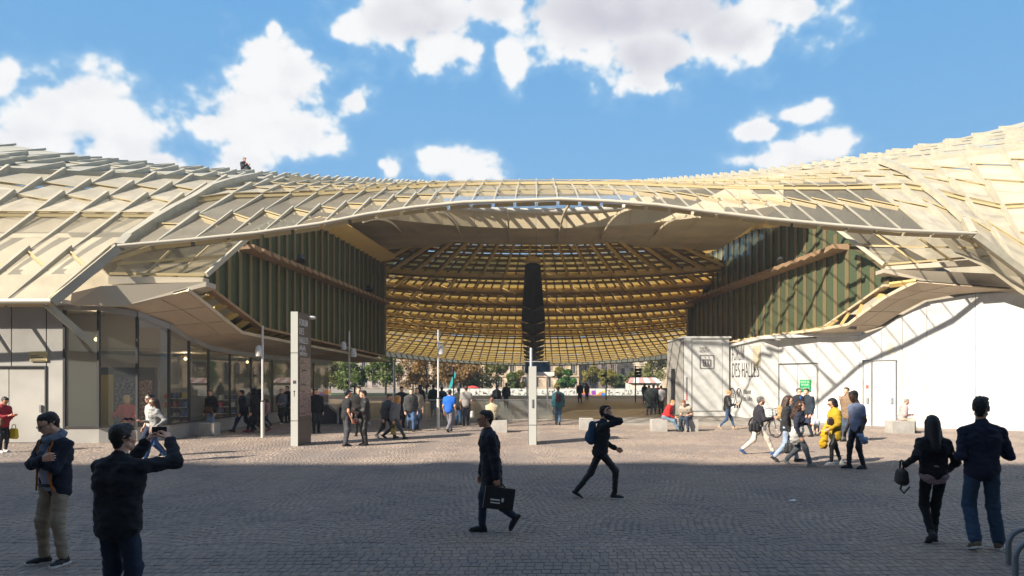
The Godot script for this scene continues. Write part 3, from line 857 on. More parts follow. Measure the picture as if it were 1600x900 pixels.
func make_shop() -> void:
	var w = thing("corner_shop", "glass-fronted corner shop with a pale panelled side wall, on the plaza's left", "shop")
	# side wall: panels with a double door
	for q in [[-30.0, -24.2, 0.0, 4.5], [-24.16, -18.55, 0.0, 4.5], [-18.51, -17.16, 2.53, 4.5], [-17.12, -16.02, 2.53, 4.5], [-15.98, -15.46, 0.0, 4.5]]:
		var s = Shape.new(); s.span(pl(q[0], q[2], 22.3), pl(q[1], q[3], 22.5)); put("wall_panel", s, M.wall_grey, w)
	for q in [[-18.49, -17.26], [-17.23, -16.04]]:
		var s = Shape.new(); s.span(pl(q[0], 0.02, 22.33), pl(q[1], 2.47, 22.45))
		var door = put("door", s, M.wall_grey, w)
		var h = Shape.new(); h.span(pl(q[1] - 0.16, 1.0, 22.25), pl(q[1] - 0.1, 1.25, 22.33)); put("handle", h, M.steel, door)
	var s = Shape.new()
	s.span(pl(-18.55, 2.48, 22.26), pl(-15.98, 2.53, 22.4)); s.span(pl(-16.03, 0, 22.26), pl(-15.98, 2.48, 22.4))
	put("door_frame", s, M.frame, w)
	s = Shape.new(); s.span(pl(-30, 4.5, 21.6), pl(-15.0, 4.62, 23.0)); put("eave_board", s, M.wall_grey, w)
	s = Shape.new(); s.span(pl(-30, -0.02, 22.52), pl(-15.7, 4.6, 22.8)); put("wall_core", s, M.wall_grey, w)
	# panes, plinths, posts and head beam
	for i in SHOP.size() - 1:
		var a: Array = SHOP[i]; var b: Array = SHOP[i + 1]
		var pa = pl(a[0], 0, a[1]); var pb = pl(b[0], 0, b[1])
		var dir = (pb - pa).normalized(); var inw = Vector3(dir.z, 0, -dir.x)
		if inw.x > 0: inw = -inw
		if i < 2: inw = Vector3(0, 0, -1)
		var g = Shape.new()
		var q = [pa + dir * 0.04 + Vector3(0, 0.56, 0), pb - dir * 0.04 + Vector3(0, 0.56, 0), pb - dir * 0.04 + Vector3(0, b[2] - 0.03, 0), pa + dir * 0.04 + Vector3(0, a[2] - 0.03, 0)]
		g.tri(q[0], q[3], q[2], Vector2(0, 0), Vector2(0, 1), Vector2(1, 1)); g.tri(q[0], q[2], q[1], Vector2(0, 0), Vector2(1, 1), Vector2(1, 0))
		put("window_pane", g, M.glass, w)
		var p = Shape.new()
		p.hexa([pa, pb, pb + Vector3(0, 0.5, 0), pa + Vector3(0, 0.5, 0), pa + inw * 0.2, pb + inw * 0.2, pb + inw * 0.2 + Vector3(0, 0.5, 0), pa + inw * 0.2 + Vector3(0, 0.5, 0)])
		put("plinth", p, M.wall_grey, w)
		var post = Shape.new()
		post.bar(pa + Vector3(0, 0.5, 0), pa + Vector3(0, a[2], 0), 0.07, 0.1, Vector3(0, 0, 1))
		put("window_post", post, M.frame, w)
		var sill = Shape.new(); sill.bar(pa + Vector3(0, 0.53, 0), pb + Vector3(0, 0.53, 0), 0.08, 0.06); put("window_sill", sill, M.frame, w)
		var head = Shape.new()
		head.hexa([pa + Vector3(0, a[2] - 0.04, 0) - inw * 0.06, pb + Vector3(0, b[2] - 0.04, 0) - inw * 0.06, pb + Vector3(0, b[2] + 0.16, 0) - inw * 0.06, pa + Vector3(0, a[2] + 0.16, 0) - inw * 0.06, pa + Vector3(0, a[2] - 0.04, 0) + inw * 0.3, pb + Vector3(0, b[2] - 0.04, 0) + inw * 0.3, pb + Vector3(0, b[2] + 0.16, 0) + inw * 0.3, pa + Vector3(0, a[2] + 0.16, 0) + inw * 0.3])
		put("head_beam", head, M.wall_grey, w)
	# notice plate, dark print on it
	s = Shape.new(); s.span(pl(-16.5, 2.68, 22.24), pl(-15.94, 2.99, 22.29))
	var plate = put("notice_plate", s, mat("cream plate", lin(0.55, 0.46, 0.24), 0.6), w)
	plate.set_meta("label", "cream notice plate above the doors")
	s = Shape.new()
	s.span(pl(-16.47, 2.70, 22.232), pl(-15.98, 2.73, 22.238)); s.span(pl(-16.47, 2.78, 22.232), pl(-16.05, 2.80, 22.238)); s.span(pl(-16.47, 2.84, 22.232), pl(-16.2, 2.86, 22.238))
	put("print", s, M.ink, plate)
	# inside: floor, back wall, ceiling
	s = Shape.new(); s.span(pl(-26, 0.0, 22.9), pl(-13.0, 0.05, 41)); put("floor", s, M.dark_floor, w)
	s = Shape.new(); s.span(pl(-19.0, 0.05, 22.9), pl(-18.9, 4.7, 41)); s.span(pl(-18.9, 0.05, 41), pl(-12.5, 3.3, 41.1)); put("inner_wall", s, M.shop_wall, w)
	s = Shape.new(); s.span(pl(-19, 4.6, 22.8), pl(-14.2, 4.7, 27.0)); s.span(pl(-19, 3.2, 27.0), pl(-13.2, 3.3, 41)); s.span(pl(-19, 3.3, 26.9), pl(-13.3, 4.6, 27.0)); put("ceiling", s, M.shop_wall, w)
	# one small globe lamp, and two more added to brighten the shop
	for q in [[-15.6, 3.5, 24.2], [-14.9, 2.95, 29.0], [-14.6, 2.95, 34.5]]:
		var lp = thing("globe_lamp", ["small glowing globe lamp in the shop's first windows", "added small glowing globe lamp further along inside the shop", "added small glowing globe lamp at the far end of the shop"][int((q[2] - 24.0) / 4.5)], "lamp", "", pl(q[0], q[1], q[2]))
		var gl = mat("lamp glow", lin(0.8, 0.7, 0.5), 0.4)
		gl.emission_enabled = true; gl.emission = Color(1.0, 0.85, 0.6); gl.emission_energy_multiplier = 1.4
		s = Shape.new(); s.lathe([[0.0, 0.07], [0.05, 0.05], [0.07, 0.0], [0.05, -0.05], [0.0, -0.07]], Vector3.ZERO, 14); put("globe", s, gl, lp)
		s = Shape.new(); s.tube([Vector3(0, 0.07, 0), Vector3(0, 0.25, 0)], 0.012, 6); put("cord", s, M.frame, lp)
		var li = OmniLight3D.new(); li.name = "light"; li.light_energy = 0.5; li.light_color = Color(1.0, 0.88, 0.7); li.light_size = 0.07; li.omni_range = 30.0; li.omni_attenuation = 2.0; li.shadow_enabled = true
		lp.add_child(li, true)
	# soffit panels from the window head out to the slats
	var edge = [[-11.55, 22.6, 5.05], [-11.35, 23.6, 4.62], [-11.2, 24.6, 4.2], [-11.06, 25.6, 3.84], [-10.95, 27.5, 3.78], [-10.85, 30, 3.72], [-10.7, 33, 3.64], [-10.55, 36, 3.58], [-10.4, 40, 3.5], [-9.9, 46, 3.3]]
	var inner = [[-14.0, 22.7, 4.42], [-13.3, 23.0, 4.3], [-12.78, 23.9, 3.98], [-12.72, 25.0, 3.66], [-12.76, 27.0, 3.42], [-12.75, 29, 3.3], [-12.65, 32, 3.24], [-12.5, 35.2, 3.22], [-12.4, 39, 3.22], [-12.0, 46, 3.2]]
	soffit(w, edge, inner)
	# displays
	var disp = [["display_partition", "dark partition with a pale framed poster behind the shop window", "partition", -16.0, 24.0], ["display_mannequin", "shop mannequin in a red jacket and yellow skirt in the second shop window", "mannequin", -14.15, 23.6]]
	for q in disp:
		var t = thing(q[0], q[1], q[2], "", pl(q[3], 0.05, q[4]))
		if q[0] == "display_partition":
			s = Shape.new(); s.span(Vector3(0.55, 0, 0), Vector3(2.6, 2.45, -0.15)); put("board", s, M.frame, t)
			s = Shape.new(); s.span(Vector3(0.6, 0.3, 0.02), Vector3(1.15, 2.2, 0.0)); put("poster", s, mat("yellow print", lin(0.42, 0.30, 0.06), 0.6), t)
			s = Shape.new(); s.span(Vector3(1.2, 0.6, 0.02), Vector3(1.9, 2.1, 0.0)); put("poster", s, textured(mat("blue print", lin(0.25, 0.28, 0.4), 0.6), noise_tex(31, 0.03, Color(0.2, 0.15, 0.3), Color(1, 0.9, 0.8), 128), null, 2.0), t)
			s = Shape.new(); s.span(Vector3(2.0, 0.4, 0.02), Vector3(2.5, 2.0, 0.0)); put("poster", s, textured(mat("pale print", lin(0.5, 0.45, 0.36), 0.6), noise_tex(32, 0.04, Color(0.4, 0.1, 0.1), Color(1, 1, 0.9), 128), null, 2.0), t)
		else:
			var f = Field.new(Vector3(-0.6, 0, -0.4), Vector3(0.6, 2.0, 0.4), 0.03, 40.0)
			for sd in [-1, 1]:
				f.cap(Vector3(0.13 * sd, 0.5, 0), Vector3(0.2 * sd, 1.05, 0), 0.1, 0.1)
				f.cap(Vector3(0.2 * sd, 1.05, 0), Vector3(0.4 * sd, 0.75, 0.1), 0.07, 0.06)
			f.cap(Vector3(0, 0.6, 0), Vector3(0, 1.05, 0), 0.18, 0.16)
			put("jacket", f.mesh(), mat("red cloth", lin(0.5, 0.03, 0.03), 0.7), t)
			f = Field.new(Vector3(-0.5, 0, -0.4), Vector3(0.5, 1.0, 0.4), 0.03, 40.0)
			f.cap(Vector3(0, 0.15, 0), Vector3(0, 0.6, 0), 0.25, 0.17)
			put("skirt", f.mesh(), mat("yellow cloth", lin(0.65, 0.42, 0.03), 0.7), t)
			f = Field.new(Vector3(-0.3, 1.0, -0.3), Vector3(0.3, 1.7, 0.3), 0.025, 50.0)
			f.cap(Vector3(0, 1.15, 0), Vector3(0, 1.2, 0), 0.06, 0.06); f.cap(Vector3(0, 1.3, 0), Vector3(0, 1.4, 0), 0.11, 0.11)
			put("head", f.mesh(), mat("tan head", lin(0.5, 0.33, 0.14), 0.6), t)
	for q in [[-13.35, 24.6, 0.5, 2.0, "white shelf tower with folded goods behind the third shop window"], [-13.9, 27.5, 0.9, 1.5, "low shelf of dark goods behind the fourth shop window"], [-13.7, 31.0, 1.2, 1.3, "shelf with a small framed picture beside the shop's back windows"]]:
		var t = thing("display_shelf", q[4], "shelf", "", pl(q[0] - 0.5, 0.05, q[1]))
		s = Shape.new(); s.span(Vector3(-q[2] / 2, 0, 0), Vector3(q[2] / 2, q[3], -0.06)); put("back", s, M.wall_grey if q[3] > 1.8 else M.frame, t)
		for k in 4:
			var y: float = q[3] * (k + 0.5) / 4.2
			s = Shape.new(); s.span(Vector3(-q[2] / 2, y, 0), Vector3(q[2] / 2, y + 0.03, 0.35)); put("shelf_board", s, M.wall_grey, t)
			for g in 3:
				s = Shape.new()
				var gx: float = lerpf(-q[2] / 2 + 0.1, q[2] / 2 - 0.1, g / 2.0)
				s.span(Vector3(gx - 0.07, y + 0.03, 0.05), Vector3(gx + 0.06, y + 0.12 + rng.randf() * 0.14, 0.3))
				put("folded_goods", s, mat("goods", [lin(0.4, 0.05, 0.05), lin(0.08, 0.12, 0.3), lin(0.5, 0.4, 0.08), lin(0.5, 0.5, 0.48)][rng.randi() % 4], 0.8), t)

func soffit(w: Node3D, edge: Array, inner: Array) -> void:
	for i in edge.size() - 1:
		for j in 2:
			var e = []
			for k in [[i, j], [i + 1, j], [i + 1, j + 1], [i, j + 1]]:
				e.append(pl(edge[k[0]][0], edge[k[0]][2], edge[k[0]][1]).lerp(pl(inner[k[0]][0], inner[k[0]][2], inner[k[0]][1]), [0.0, 0.4, 1.0][k[1]]))
			var s = Shape.new()
			var m: Vector3 = (e[0] + e[1] + e[2] + e[3]) / 4.0
			s.slab(e[0].lerp(m, 0.03), e[1].lerp(m, 0.03), e[2].lerp(m, 0.03), e[3].lerp(m, 0.03), 0.05)
			put("soffit_panel", s, M.soffit, w)
	var back = Shape.new()
	for i in edge.size() - 1:
		back.slab(pl(edge[i][0], edge[i][2] + 0.05, edge[i][1]), pl(edge[i + 1][0], edge[i + 1][2] + 0.05, edge[i + 1][1]), pl(inner[i + 1][0], inner[i + 1][2] + 0.05, inner[i + 1][1]), pl(inner[i][0], inner[i][2] + 0.05, inner[i][1]), 0.03)
	put("soffit_backing", back, M.joint, w)
	var trim = Shape.new()
	for i in edge.size() - 1: trim.bar(pl(edge[i][0], edge[i][2], edge[i][1]), pl(edge[i + 1][0], edge[i + 1][2], edge[i + 1][1]), 0.1, 0.12)
	put("soffit_edge", trim, M.soffit, w)

# ---------- lettering ----------
func text(called: String, t: String, h: float, m: Material, parent: Node3D, pos: Vector3, basis: Basis, width := 0.0, bold := false) -> MeshInstance3D:
	var tm = TextMesh.new()
	var f = SystemFont.new()
	f.font_names = PackedStringArray(["Droid Sans"])
	if bold: f.font_weight = 700
	tm.font = f
	tm.text = t
	tm.font_size = 64
	tm.pixel_size = h / 46.0
	tm.depth = 0.006
	tm.horizontal_alignment = HORIZONTAL_ALIGNMENT_LEFT
	tm.vertical_alignment = VERTICAL_ALIGNMENT_BOTTOM
	tm.curve_step = 2.0
	var o = put(called, tm, m, parent)
	var bb = tm.get_aabb()
	var sx = width / bb.size.x if width > 0.0 and bb.size.x > 0.0 else 1.0
	o.transform = Transform3D(Basis(basis.x * sx, basis.y, basis.z), pos - basis.x * sx * bb.position.x)
	return o

func ring(r: float, thick: float, sy := 1.0) -> Shape:
	var s = Shape.new()
	for k in 32:
		var a = TAU * k / 32.0; var b = TAU * (k + 1) / 32.0
		var p = Vector3(cos(a) * r, sin(a) * r * sy, 0); var q = Vector3(cos(b) * r, sin(b) * r * sy, 0)
		s.bar(p, q, 0.008, thick, Vector3(p.x + q.x, p.y + q.y, 0).normalized())
	return s

# ---------- right-hand white building ----------
const WHITE := [[11.6, 35.1, 4.16, 4.16], [12.35, 34.85, 4.16, 4.16], [14.55, 30.75, 4.05, 4.05], [15.25, 30.2, 4.35, 4.4], [15.95, 29.75, 4.9, 4.95], [16.7, 29.2, 5.4, 5.42], [18.2, 28.3, 5.62, 5.62], [20.2, 27.3, 5.6, 5.6], [22.5, 27.0, 5.5, 5.5], [25.5, 26.9, 5.4, 5.4], [32, 26.9, 5.3, 5.3]]

func make_white_building() -> void:
	var w = thing("white_building", "low white panelled building with doors and FORUM DES HALLES lettering on its side", "building")
	for i in WHITE.size() - 1:
		var a: Array = WHITE[i]; var b: Array = WHITE[i + 1]
		var pa = pl(a[0], 0, a[1]); var pb = pl(b[0], 0, b[1])
		var dir = (pb - pa).normalized(); var inw = Vector3(-dir.z, 0, dir.x)
		if inw.z > 0: inw = -inw
		inw = inw * 0.2
		var parts = 2 if i == 1 else 1
		for k in parts:
			var p0 = pa.lerp(pb, float(k) / parts) + dir * 0.008; var p1 = pa.lerp(pb, float(k + 1) / parts) - dir * 0.008
			for lay in [[0.0, 0.62], [0.63, -1.0]]:
				var h0: float = a[2] if lay[1] < 0 else lay[1]; var h1: float = b[2] if lay[1] < 0 else lay[1]
				if i == 1 and lay[1] > 0: continue
				var l: float = lay[0] if i != 1 else 0.0
				var off = Vector3.ZERO if lay[1] < 0 else inw * -0.05
				var s = Shape.new()
				var u = Vector3.UP
				s.hexa([p0 + u * l + off, p1 + u * l + off, p1 + u * h1 + off, p0 + u * h0 + off, p0 + u * l + inw, p1 + u * l + inw, p1 + u * h1 + inw, p0 + u * h0 + inw])
				put("wall_panel" if lay[1] < 0 else "plinth", s, M.wall, w)
	# side wall with the lettering, running back into the hall
	var s0 = pl(11.6, 0, 35.1); var s1 = pl(10.95, 0, 38.95)
	var sd = (s1 - s0).normalized()
	for k in 3:
		var p0 = s0.lerp(s1, k / 3.0) + sd * 0.008; var p1 = s0.lerp(s1, (k + 1) / 3.0) - sd * 0.008
		var t0 = 4.12 - 0.08 * k; var t1 = t0 - 0.08
		var s = Shape.new()
		var r = Vector3(0.2, 0, 0); var u = Vector3.UP
		s.hexa([p0, p1, p1 + u * t1, p0 + u * t0, p0 + r, p1 + r, p1 + r + u * t1, p0 + r + u * t0])
		put("side_panel", s, M.wall, w)
	var s = Shape.new(); s.bar(pl(11.62, 4.2, 35.0), pl(11.0, 3.96, 38.9), 0.3, 0.14); s.bar(pl(11.6, 4.225, 35.05), pl(14.6, 4.16, 30.7), 0.3, 0.16); put("coping", s, M.wall, w)
	s = Shape.new(); s.span(pl(11.9, 4.05, 44.5), pl(16.5, 4.1, 34.9)); put("flat_roof", s, M.wall_grey, w)
	# lettering on the side wall: reads towards the viewer, left end is far
	var bx = -sd; var bz = Vector3(-1, 0, 0).slide(bx).normalized(); var bs = Basis(bx, Vector3.UP, bz)
	var face = func(f: float, y: float) -> Vector3: return s1.lerp(s0, f) + bz * 0.012 + Vector3(0, y, 0)     # f runs from the left end to the right
	text("lettering", "FORUM", 0.78, M.ink, w, face.call(0.13, 2.85), bs, 1.45)
	text("lettering", "DES HALLES", 0.78, M.ink, w, face.call(0.13, 1.92), bs, 3.1)
	for q in [["RER", 0.13], ["M", 0.34]]:
		var rr = put("emblem_ring", ring(0.36, 0.05, 1.25), M.ink, w)
		rr.transform = Transform3D(Basis(bx, Vector3.UP, bz), face.call(q[1], 1.12))
		text("emblem_letters", q[0], 0.42 if q[0] == "M" else 0.3, M.ink, rr, Vector3(-0.18 if q[0] == "M" else -0.24, -0.2, 0), Basis(), 0.36 if q[0] == "M" else 0.48)
	text("lettering", "Châtelet", 0.24, M.ink, w, face.call(0.48, 1.2), bs, 0.85)
	text("lettering", "Les Halles", 0.24, M.ink, w, face.call(0.48, 0.84), bs, 1.0)
	s = Shape.new(); s.hexa([face.call(0.76, 2.72), face.call(0.97, 2.72), face.call(0.97, 3.85), face.call(0.76, 3.8), face.call(0.76, 2.72) + bz * 0.02, face.call(0.97, 2.72) + bz * 0.02, face.call(0.97, 3.85) + bz * 0.02, face.call(0.76, 3.8) + bz * 0.02]); var np = put("notice_board", s, mat("beige notice", lin(0.55, 0.49, 0.36), 0.6), w)
	s = Shape.new()
	for k in 7: s.bar(face.call(0.78, 3.66 - k * 0.13) + bz * 0.024, face.call(0.94 - 0.03 * (k % 3), 3.66 - k * 0.13) + bz * 0.024, 0.006, 0.05)
	put("print", s, M.soffit, np)
	# doors in the front face
	var f0 = pl(12.35, 0, 34.85); var f1 = pl(14.55, 0, 30.75)
	var fd = (f1 - f0).normalized(); var fz = Vector3(-fd.z, 0, fd.x)
	if fz.z < 0: fz = -fz
	door_pair(w, f0, fd, fz, 0.12, 1.15, 2.83)
	var g0 = pl(14.55, 0, 30.75); var g1 = pl(15.95, 0, 29.75)
	var gd = (g1 - g0).normalized(); var gz = Vector3(-gd.z, 0, gd.x)
	if gz.z < 0: gz = -gz
	door_pair(w, g0, gd, gz, 0.17, 0.31, 2.9, false)
	door_pair(w, g0, gd, gz, 0.54, 0.92, 2.9, false)
	s = Shape.new()
	var fb = Basis(fd, Vector3.UP, fz)
	s.box(f0 + fd * 1.78 + fz * 0.12 + Vector3(0, 1.78, 0), Vector3(0.62, 0.56, 0.03), fb)
	var gs = put("green_sign", s, mat("green sign", lin(0.02, 0.36, 0.12), 0.4), w)
	gs.set_meta("label", "green emergency exit sign")
	text("lettering", "SORTIE DE", 0.09, M.letter, gs, f0 + fd * 1.52 + fz * 0.14 + Vector3(0, 1.88, 0), fb, 0.5)
	text("lettering", "SECOURS", 0.09, M.letter, gs, f0 + fd * 1.55 + fz * 0.14 + Vector3(0, 1.74, 0), fb, 0.44)
	text("lettering", "NE PAS OBSTRUER", 0.07, M.letter, gs, f0 + fd * 1.52 + fz * 0.14 + Vector3(0, 1.58, 0), fb, 0.5)
	# notice plate and red mark by the single doors
	s = Shape.new(); s.box(g0 + gd * 1.22 + gz * 0.02 + Vector3(0, 3.45, 0), Vector3(0.34, 0.5, 0.02), Basis(gd, Vector3.UP, gz)); put("notice_plate", s, mat("pale plate", lin(0.62, 0.58, 0.44), 0.5), w)
	s = Shape.new(); s.box(g0 + gd * 0.33 + gz * 0.07 + Vector3(0, 1.75, 0), Vector3(0.12, 0.16, 0.01), Basis(gd, Vector3.UP, gz)); put("red_mark", s, mat("red mark", lin(0.6, 0.1, 0.07), 0.5), w)
	# soffit
	var edge = []; var inner = []
	for q in RIGHT_EDGE:
		var p = at(q[0], q[1], q[2])
		edge.append([p.x, -p.z, p.y])
	var il = [[19.2, 27.6, 5.72], [17.6, 28.55, 5.66], [16.6, 29.2, 5.48], [15.9, 29.7, 5.02], [15.2, 30.2, 4.45], [14.55, 30.75, 4.18], [13.6, 32.5, 4.2], [12.4, 35.0, 4.24], [12.2, 39, 4.24], [12.3, 46, 4.24]]
	inner = il
	soffit(w, edge, inner)
	# lift kiosk in front of the side wall
	var k = thing("lift_kiosk", "white lift kiosk with a lift pictogram and a grey stone side with a dark door", "kiosk", "", pl(0, 0, 0))
	s = Shape.new(); s.span(pl(8.32, 0, 38.6), pl(10.9, 4.4, 42.6)); put("body", s, M.wall, k)
	s = Shape.new(); s.span(pl(8.2, 4.4, 38.5), pl(11.0, 4.5, 42.8)); put("coping", s, M.wall, k)
	for q in [[0.62, 38.55, 40.1], [0.62, 40.14, 41.6], [0.62, 41.64, 42.6]]:
		s = Shape.new(); s.span(pl(8.16, 0.02 if q[1] > 41.6 or q[1] < 40 else 2.7, q[1]), pl(8.3, 4.3, q[2])); put("side_slab", s, M.stone, k)
	s = Shape.new(); s.span(pl(8.2, 0.02, 40.2), pl(8.31, 2.64, 41.55)); put("door", s, M.dark, k)
	s = Shape.new(); s.span(pl(8.34, 0, 38.5), pl(8.75, 4.38, 38.585)); put("edge_panel", s, M.wall, k)
	for q in [[8.78, 10.5], [10.52, 10.88]]:
		s = Shape.new(); s.span(pl(q[0], 0.3, 38.55), pl(q[1], 4.3, 38.59)); put("front_panel", s, M.wall, k)
	s = Shape.new()
	var o = pl(9.62, 3.05, 38.52)
	for q in [[-0.4, -0.36, -0.375, 0.4], [0.375, -0.36, 0.4, 0.4], [-0.375, 0.375, 0.375, 0.4], [-0.375, -0.36, 0.375, -0.335], [-0.22, -0.2, -0.19, 0.12], [0.19, -0.2, 0.22, 0.12], [-0.22, 0.12, 0.22, 0.15], [-0.22, -0.23, 0.22, -0.2],
			[-0.12, -0.18, -0.06, 0.0], [-0.115, 0.02, -0.065, 0.07], [0.03, -0.1, 0.07, 0.02], [0.03, 0.035, 0.08, 0.08], [0.03, -0.14, 0.13, -0.1], [-0.12, 0.22, -0.1, 0.32], [0.1, 0.22, 0.12, 0.32]]:
		s.span(o + Vector3(q[0], q[1], 0), o + Vector3(q[2], q[3], 0.012))
	put("lift_pictogram", s, M.ink, k)
	text("lettering", "LESCOT", 0.14, M.ink, k, pl(9.22, 3.56, 38.52), Basis(), 0.55)
	text("lettering", "PORTE", 0.10, M.ink, k, pl(9.22, 3.75, 38.52), Basis(), 0.4)
	for j in 12:
		s = Shape.new(); s.span(pl(8.44, 0.9 + j * 0.11, 38.485), pl(8.52, 0.97 + j * 0.11, 38.495)); put("print", s, M.ink if j > 3 else mat("red print", lin(0.5, 0.05, 0.05), 0.6), k)
	# mast on the roof
	var t = tag(put("roof_mast", _mast(), M.frame), "thin dark mast standing on the white building's flat roof", "mast")
	t.position = pl(13.4, 4.1, 42.0)

func _mast() -> Shape:
	var s = Shape.new()
	s.tube([Vector3(0, 0, 0), Vector3(0, 1.0, 0)], 0.06, 8)
	s.tube([Vector3(0, 1.0, 0), Vector3(0, 2.6, 0)], 0.02, 6)
	s.tube([Vector3(0, 0, 0), Vector3(0, 0.25, 0)], 0.2, 8, 0.08)
	return s

func door_pair(w: Node3D, o: Vector3, dir: Vector3, z: Vector3, at0: float, width: float, h: float, pair := true) -> void:
	var b = Basis(dir, Vector3.UP, z)
	for k in (2 if pair else 1):
		var x = at0 + width * (k + 0.5)
		var s = Shape.new(); s.box(o + dir * x + z * 0.03 + Vector3(0, h / 2, 0), Vector3(width - 0.025, h - 0.02, 0.06), b)
		var d = put("door", s, M.wall, w)
		var hs = Shape.new(); hs.box(o + dir * (x + (width / 2 - 0.14) * (1 if k == 0 else -1)) + z * 0.09 + Vector3(0, 1.15, 0), Vector3(0.09, 0.26, 0.06), b); put("handle", hs, M.steel, d)
	var full = width * (2 if pair else 1)
	var f = Shape.new()
	f.box(o + dir * (at0 + full / 2) + z * 0.05 + Vector3(0, h + 0.03, 0), Vector3(full + 0.08, 0.05, 0.12), b)
	f.box(o + dir * (at0 - 0.02) + z * 0.05 + Vector3(0, h / 2, 0), Vector3(0.03, h, 0.11), b)
	f.box(o + dir * (at0 + full + 0.02) + z * 0.05 + Vector3(0, h / 2, 0), Vector3(0.03, h, 0.11), b)
	put("door_frame", f, M.steel, w)

# ---------- ground ----------
func make_ground() -> void:
	M.dark_floor = textured(mat("shop floor", lin(0.10, 0.085, 0.07), 0.5), M.soft, null, 0.3)
	M.shop_wall = mat("shop inner wall", lin(0.34, 0.33, 0.30), 0.7)
	var grain = noise_tex(41, 0.05, Color(0.80, 0.79, 0.78), Color(1, 1, 1), 512)
	var patchy = noise_tex(42, 0.006, Color(0.82, 0.81, 0.80), Color(1, 1, 1), 512)
	var grit = noise_tex(43, 0.12, Color.BLACK, Color.WHITE, 512, true, 3.0)
	# earth sheet to the horizon
	var s = Shape.new(); s.quad(Vector3(-600, -0.06, 200), Vector3(-600, -0.06, -800), Vector3(600, -0.06, -800), Vector3(600, -0.06, 200))
	struct(put("ground", s, textured(mat("gravel ground", lin(0.30, 0.26, 0.21), 0.95), patchy, grit, 0.2)), "pale ground of the garden and streets beyond the canopy")
	# the plaza bed: mortar colour, setts stand on it
	var bed = Shape.new(); bed.quad(Vector3(-45, -0.0085, 9), Vector3(-45, -0.0085, -35.5), Vector3(45, -0.0085, -35.5), Vector3(45, -0.0085, 9))
	var plaza = struct(put("plaza_paving", bed, textured(mat("mortar", lin(0.21, 0.172, 0.145), 0.95), grain, grit, 0.7)), "plaza paved with small pinkish grey stone setts")
	# floor of the hall: smooth brown slabs beyond a pale kerb strip
	var hall = struct(thing("hall_floor", "smooth brown floor of the hall in the shade of the canopy", ""), "")
	hall.remove_meta("category")
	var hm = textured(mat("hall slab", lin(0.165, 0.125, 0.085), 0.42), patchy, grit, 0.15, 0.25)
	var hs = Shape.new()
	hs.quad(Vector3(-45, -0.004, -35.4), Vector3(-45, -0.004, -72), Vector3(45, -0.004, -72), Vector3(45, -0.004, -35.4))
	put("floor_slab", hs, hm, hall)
	var joints = Shape.new()
	for i in 18: joints.quad(Vector3(-12, -0.0005, -36 - i * 2.0), Vector3(-12, -0.0005, -36.03 - i * 2.0), Vector3(14, -0.0005, -36.03 - i * 2.0), Vector3(14, -0.0005, -36 - i * 2.0))
	put("floor_joints", joints, M.joint, hall)
	var ks = thing("kerb_strip", "pale strip of smooth slabs between the setts and the brown hall floor", "")
	ks.remove_meta("category"); struct(ks)
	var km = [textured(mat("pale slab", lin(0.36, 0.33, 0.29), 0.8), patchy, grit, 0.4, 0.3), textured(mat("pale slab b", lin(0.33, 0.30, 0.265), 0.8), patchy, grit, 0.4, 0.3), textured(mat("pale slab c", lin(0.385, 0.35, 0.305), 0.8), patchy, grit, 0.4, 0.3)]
	for i in 34:
		var x = -13.0 + i * 1.0
		var wide = 1.5 if x > 3.0 else 0.75
		var n = 4 if x > 3.0 else 1
		for j in n:
			var p = Shape.new()
			var z0 = -(35.4 - (wide + 0.9 * 0 if n == 1 else j * 1.5))
			p.span(Vector3(x + 0.01, -0.03, z0), Vector3(x + 0.99, 0.006, z0 - (0.74 if n == 1 else 1.48) + (0.0 if n == 1 else 2.96) * 0))
			if n == 4 and z0 < -35.5: continue
			put("paving_slab", p, km[rng.randi() % 3], ks)
	setts(plaza, grain, grit)
	# garden lawn edge and a low dark bank behind the hall
	var lw = Shape.new(); lw.quad(Vector3(-60, -0.03, -86), Vector3(-60, -0.03, -104), Vector3(60, -0.03, -104), Vector3(60, -0.03, -86))
	struct(put("lawn", lw, textured(mat("lawn", lin(0.06, 0.085, 0.025), 0.95), patchy, grit, 0.5)), "strip of lawn in the garden beyond the hall")

func sett_mesh(w: float, l: float, sd: int) -> ArrayMesh:
	var r = RandomNumberGenerator.new(); r.seed = sd
	var s = Shape.new()
	var e = 0.007
	var top = []; var low = []
	for q in [[-1, -1], [-1, 1], [1, 1], [1, -1]]:
		var j = Vector3(r.randf_range(-0.004, 0.004), r.randf_range(-0.003, 0.003), r.randf_range(-0.004, 0.004))
		top.append(Vector3(q[0] * (w / 2 - e), 0.0, q[1] * (l / 2 - e)) + j)
		low.append(Vector3(q[0] * w / 2, -0.009, q[1] * l / 2) + Vector3(j.x, 0, j.z) * 0.5)
	s.quad(top[0], top[3], top[2], top[1])
	for i in 4:
		var i2 = (i + 1) % 4
		s.quad(low[i], top[i], top[i2], low[i2])
	return s.mesh()

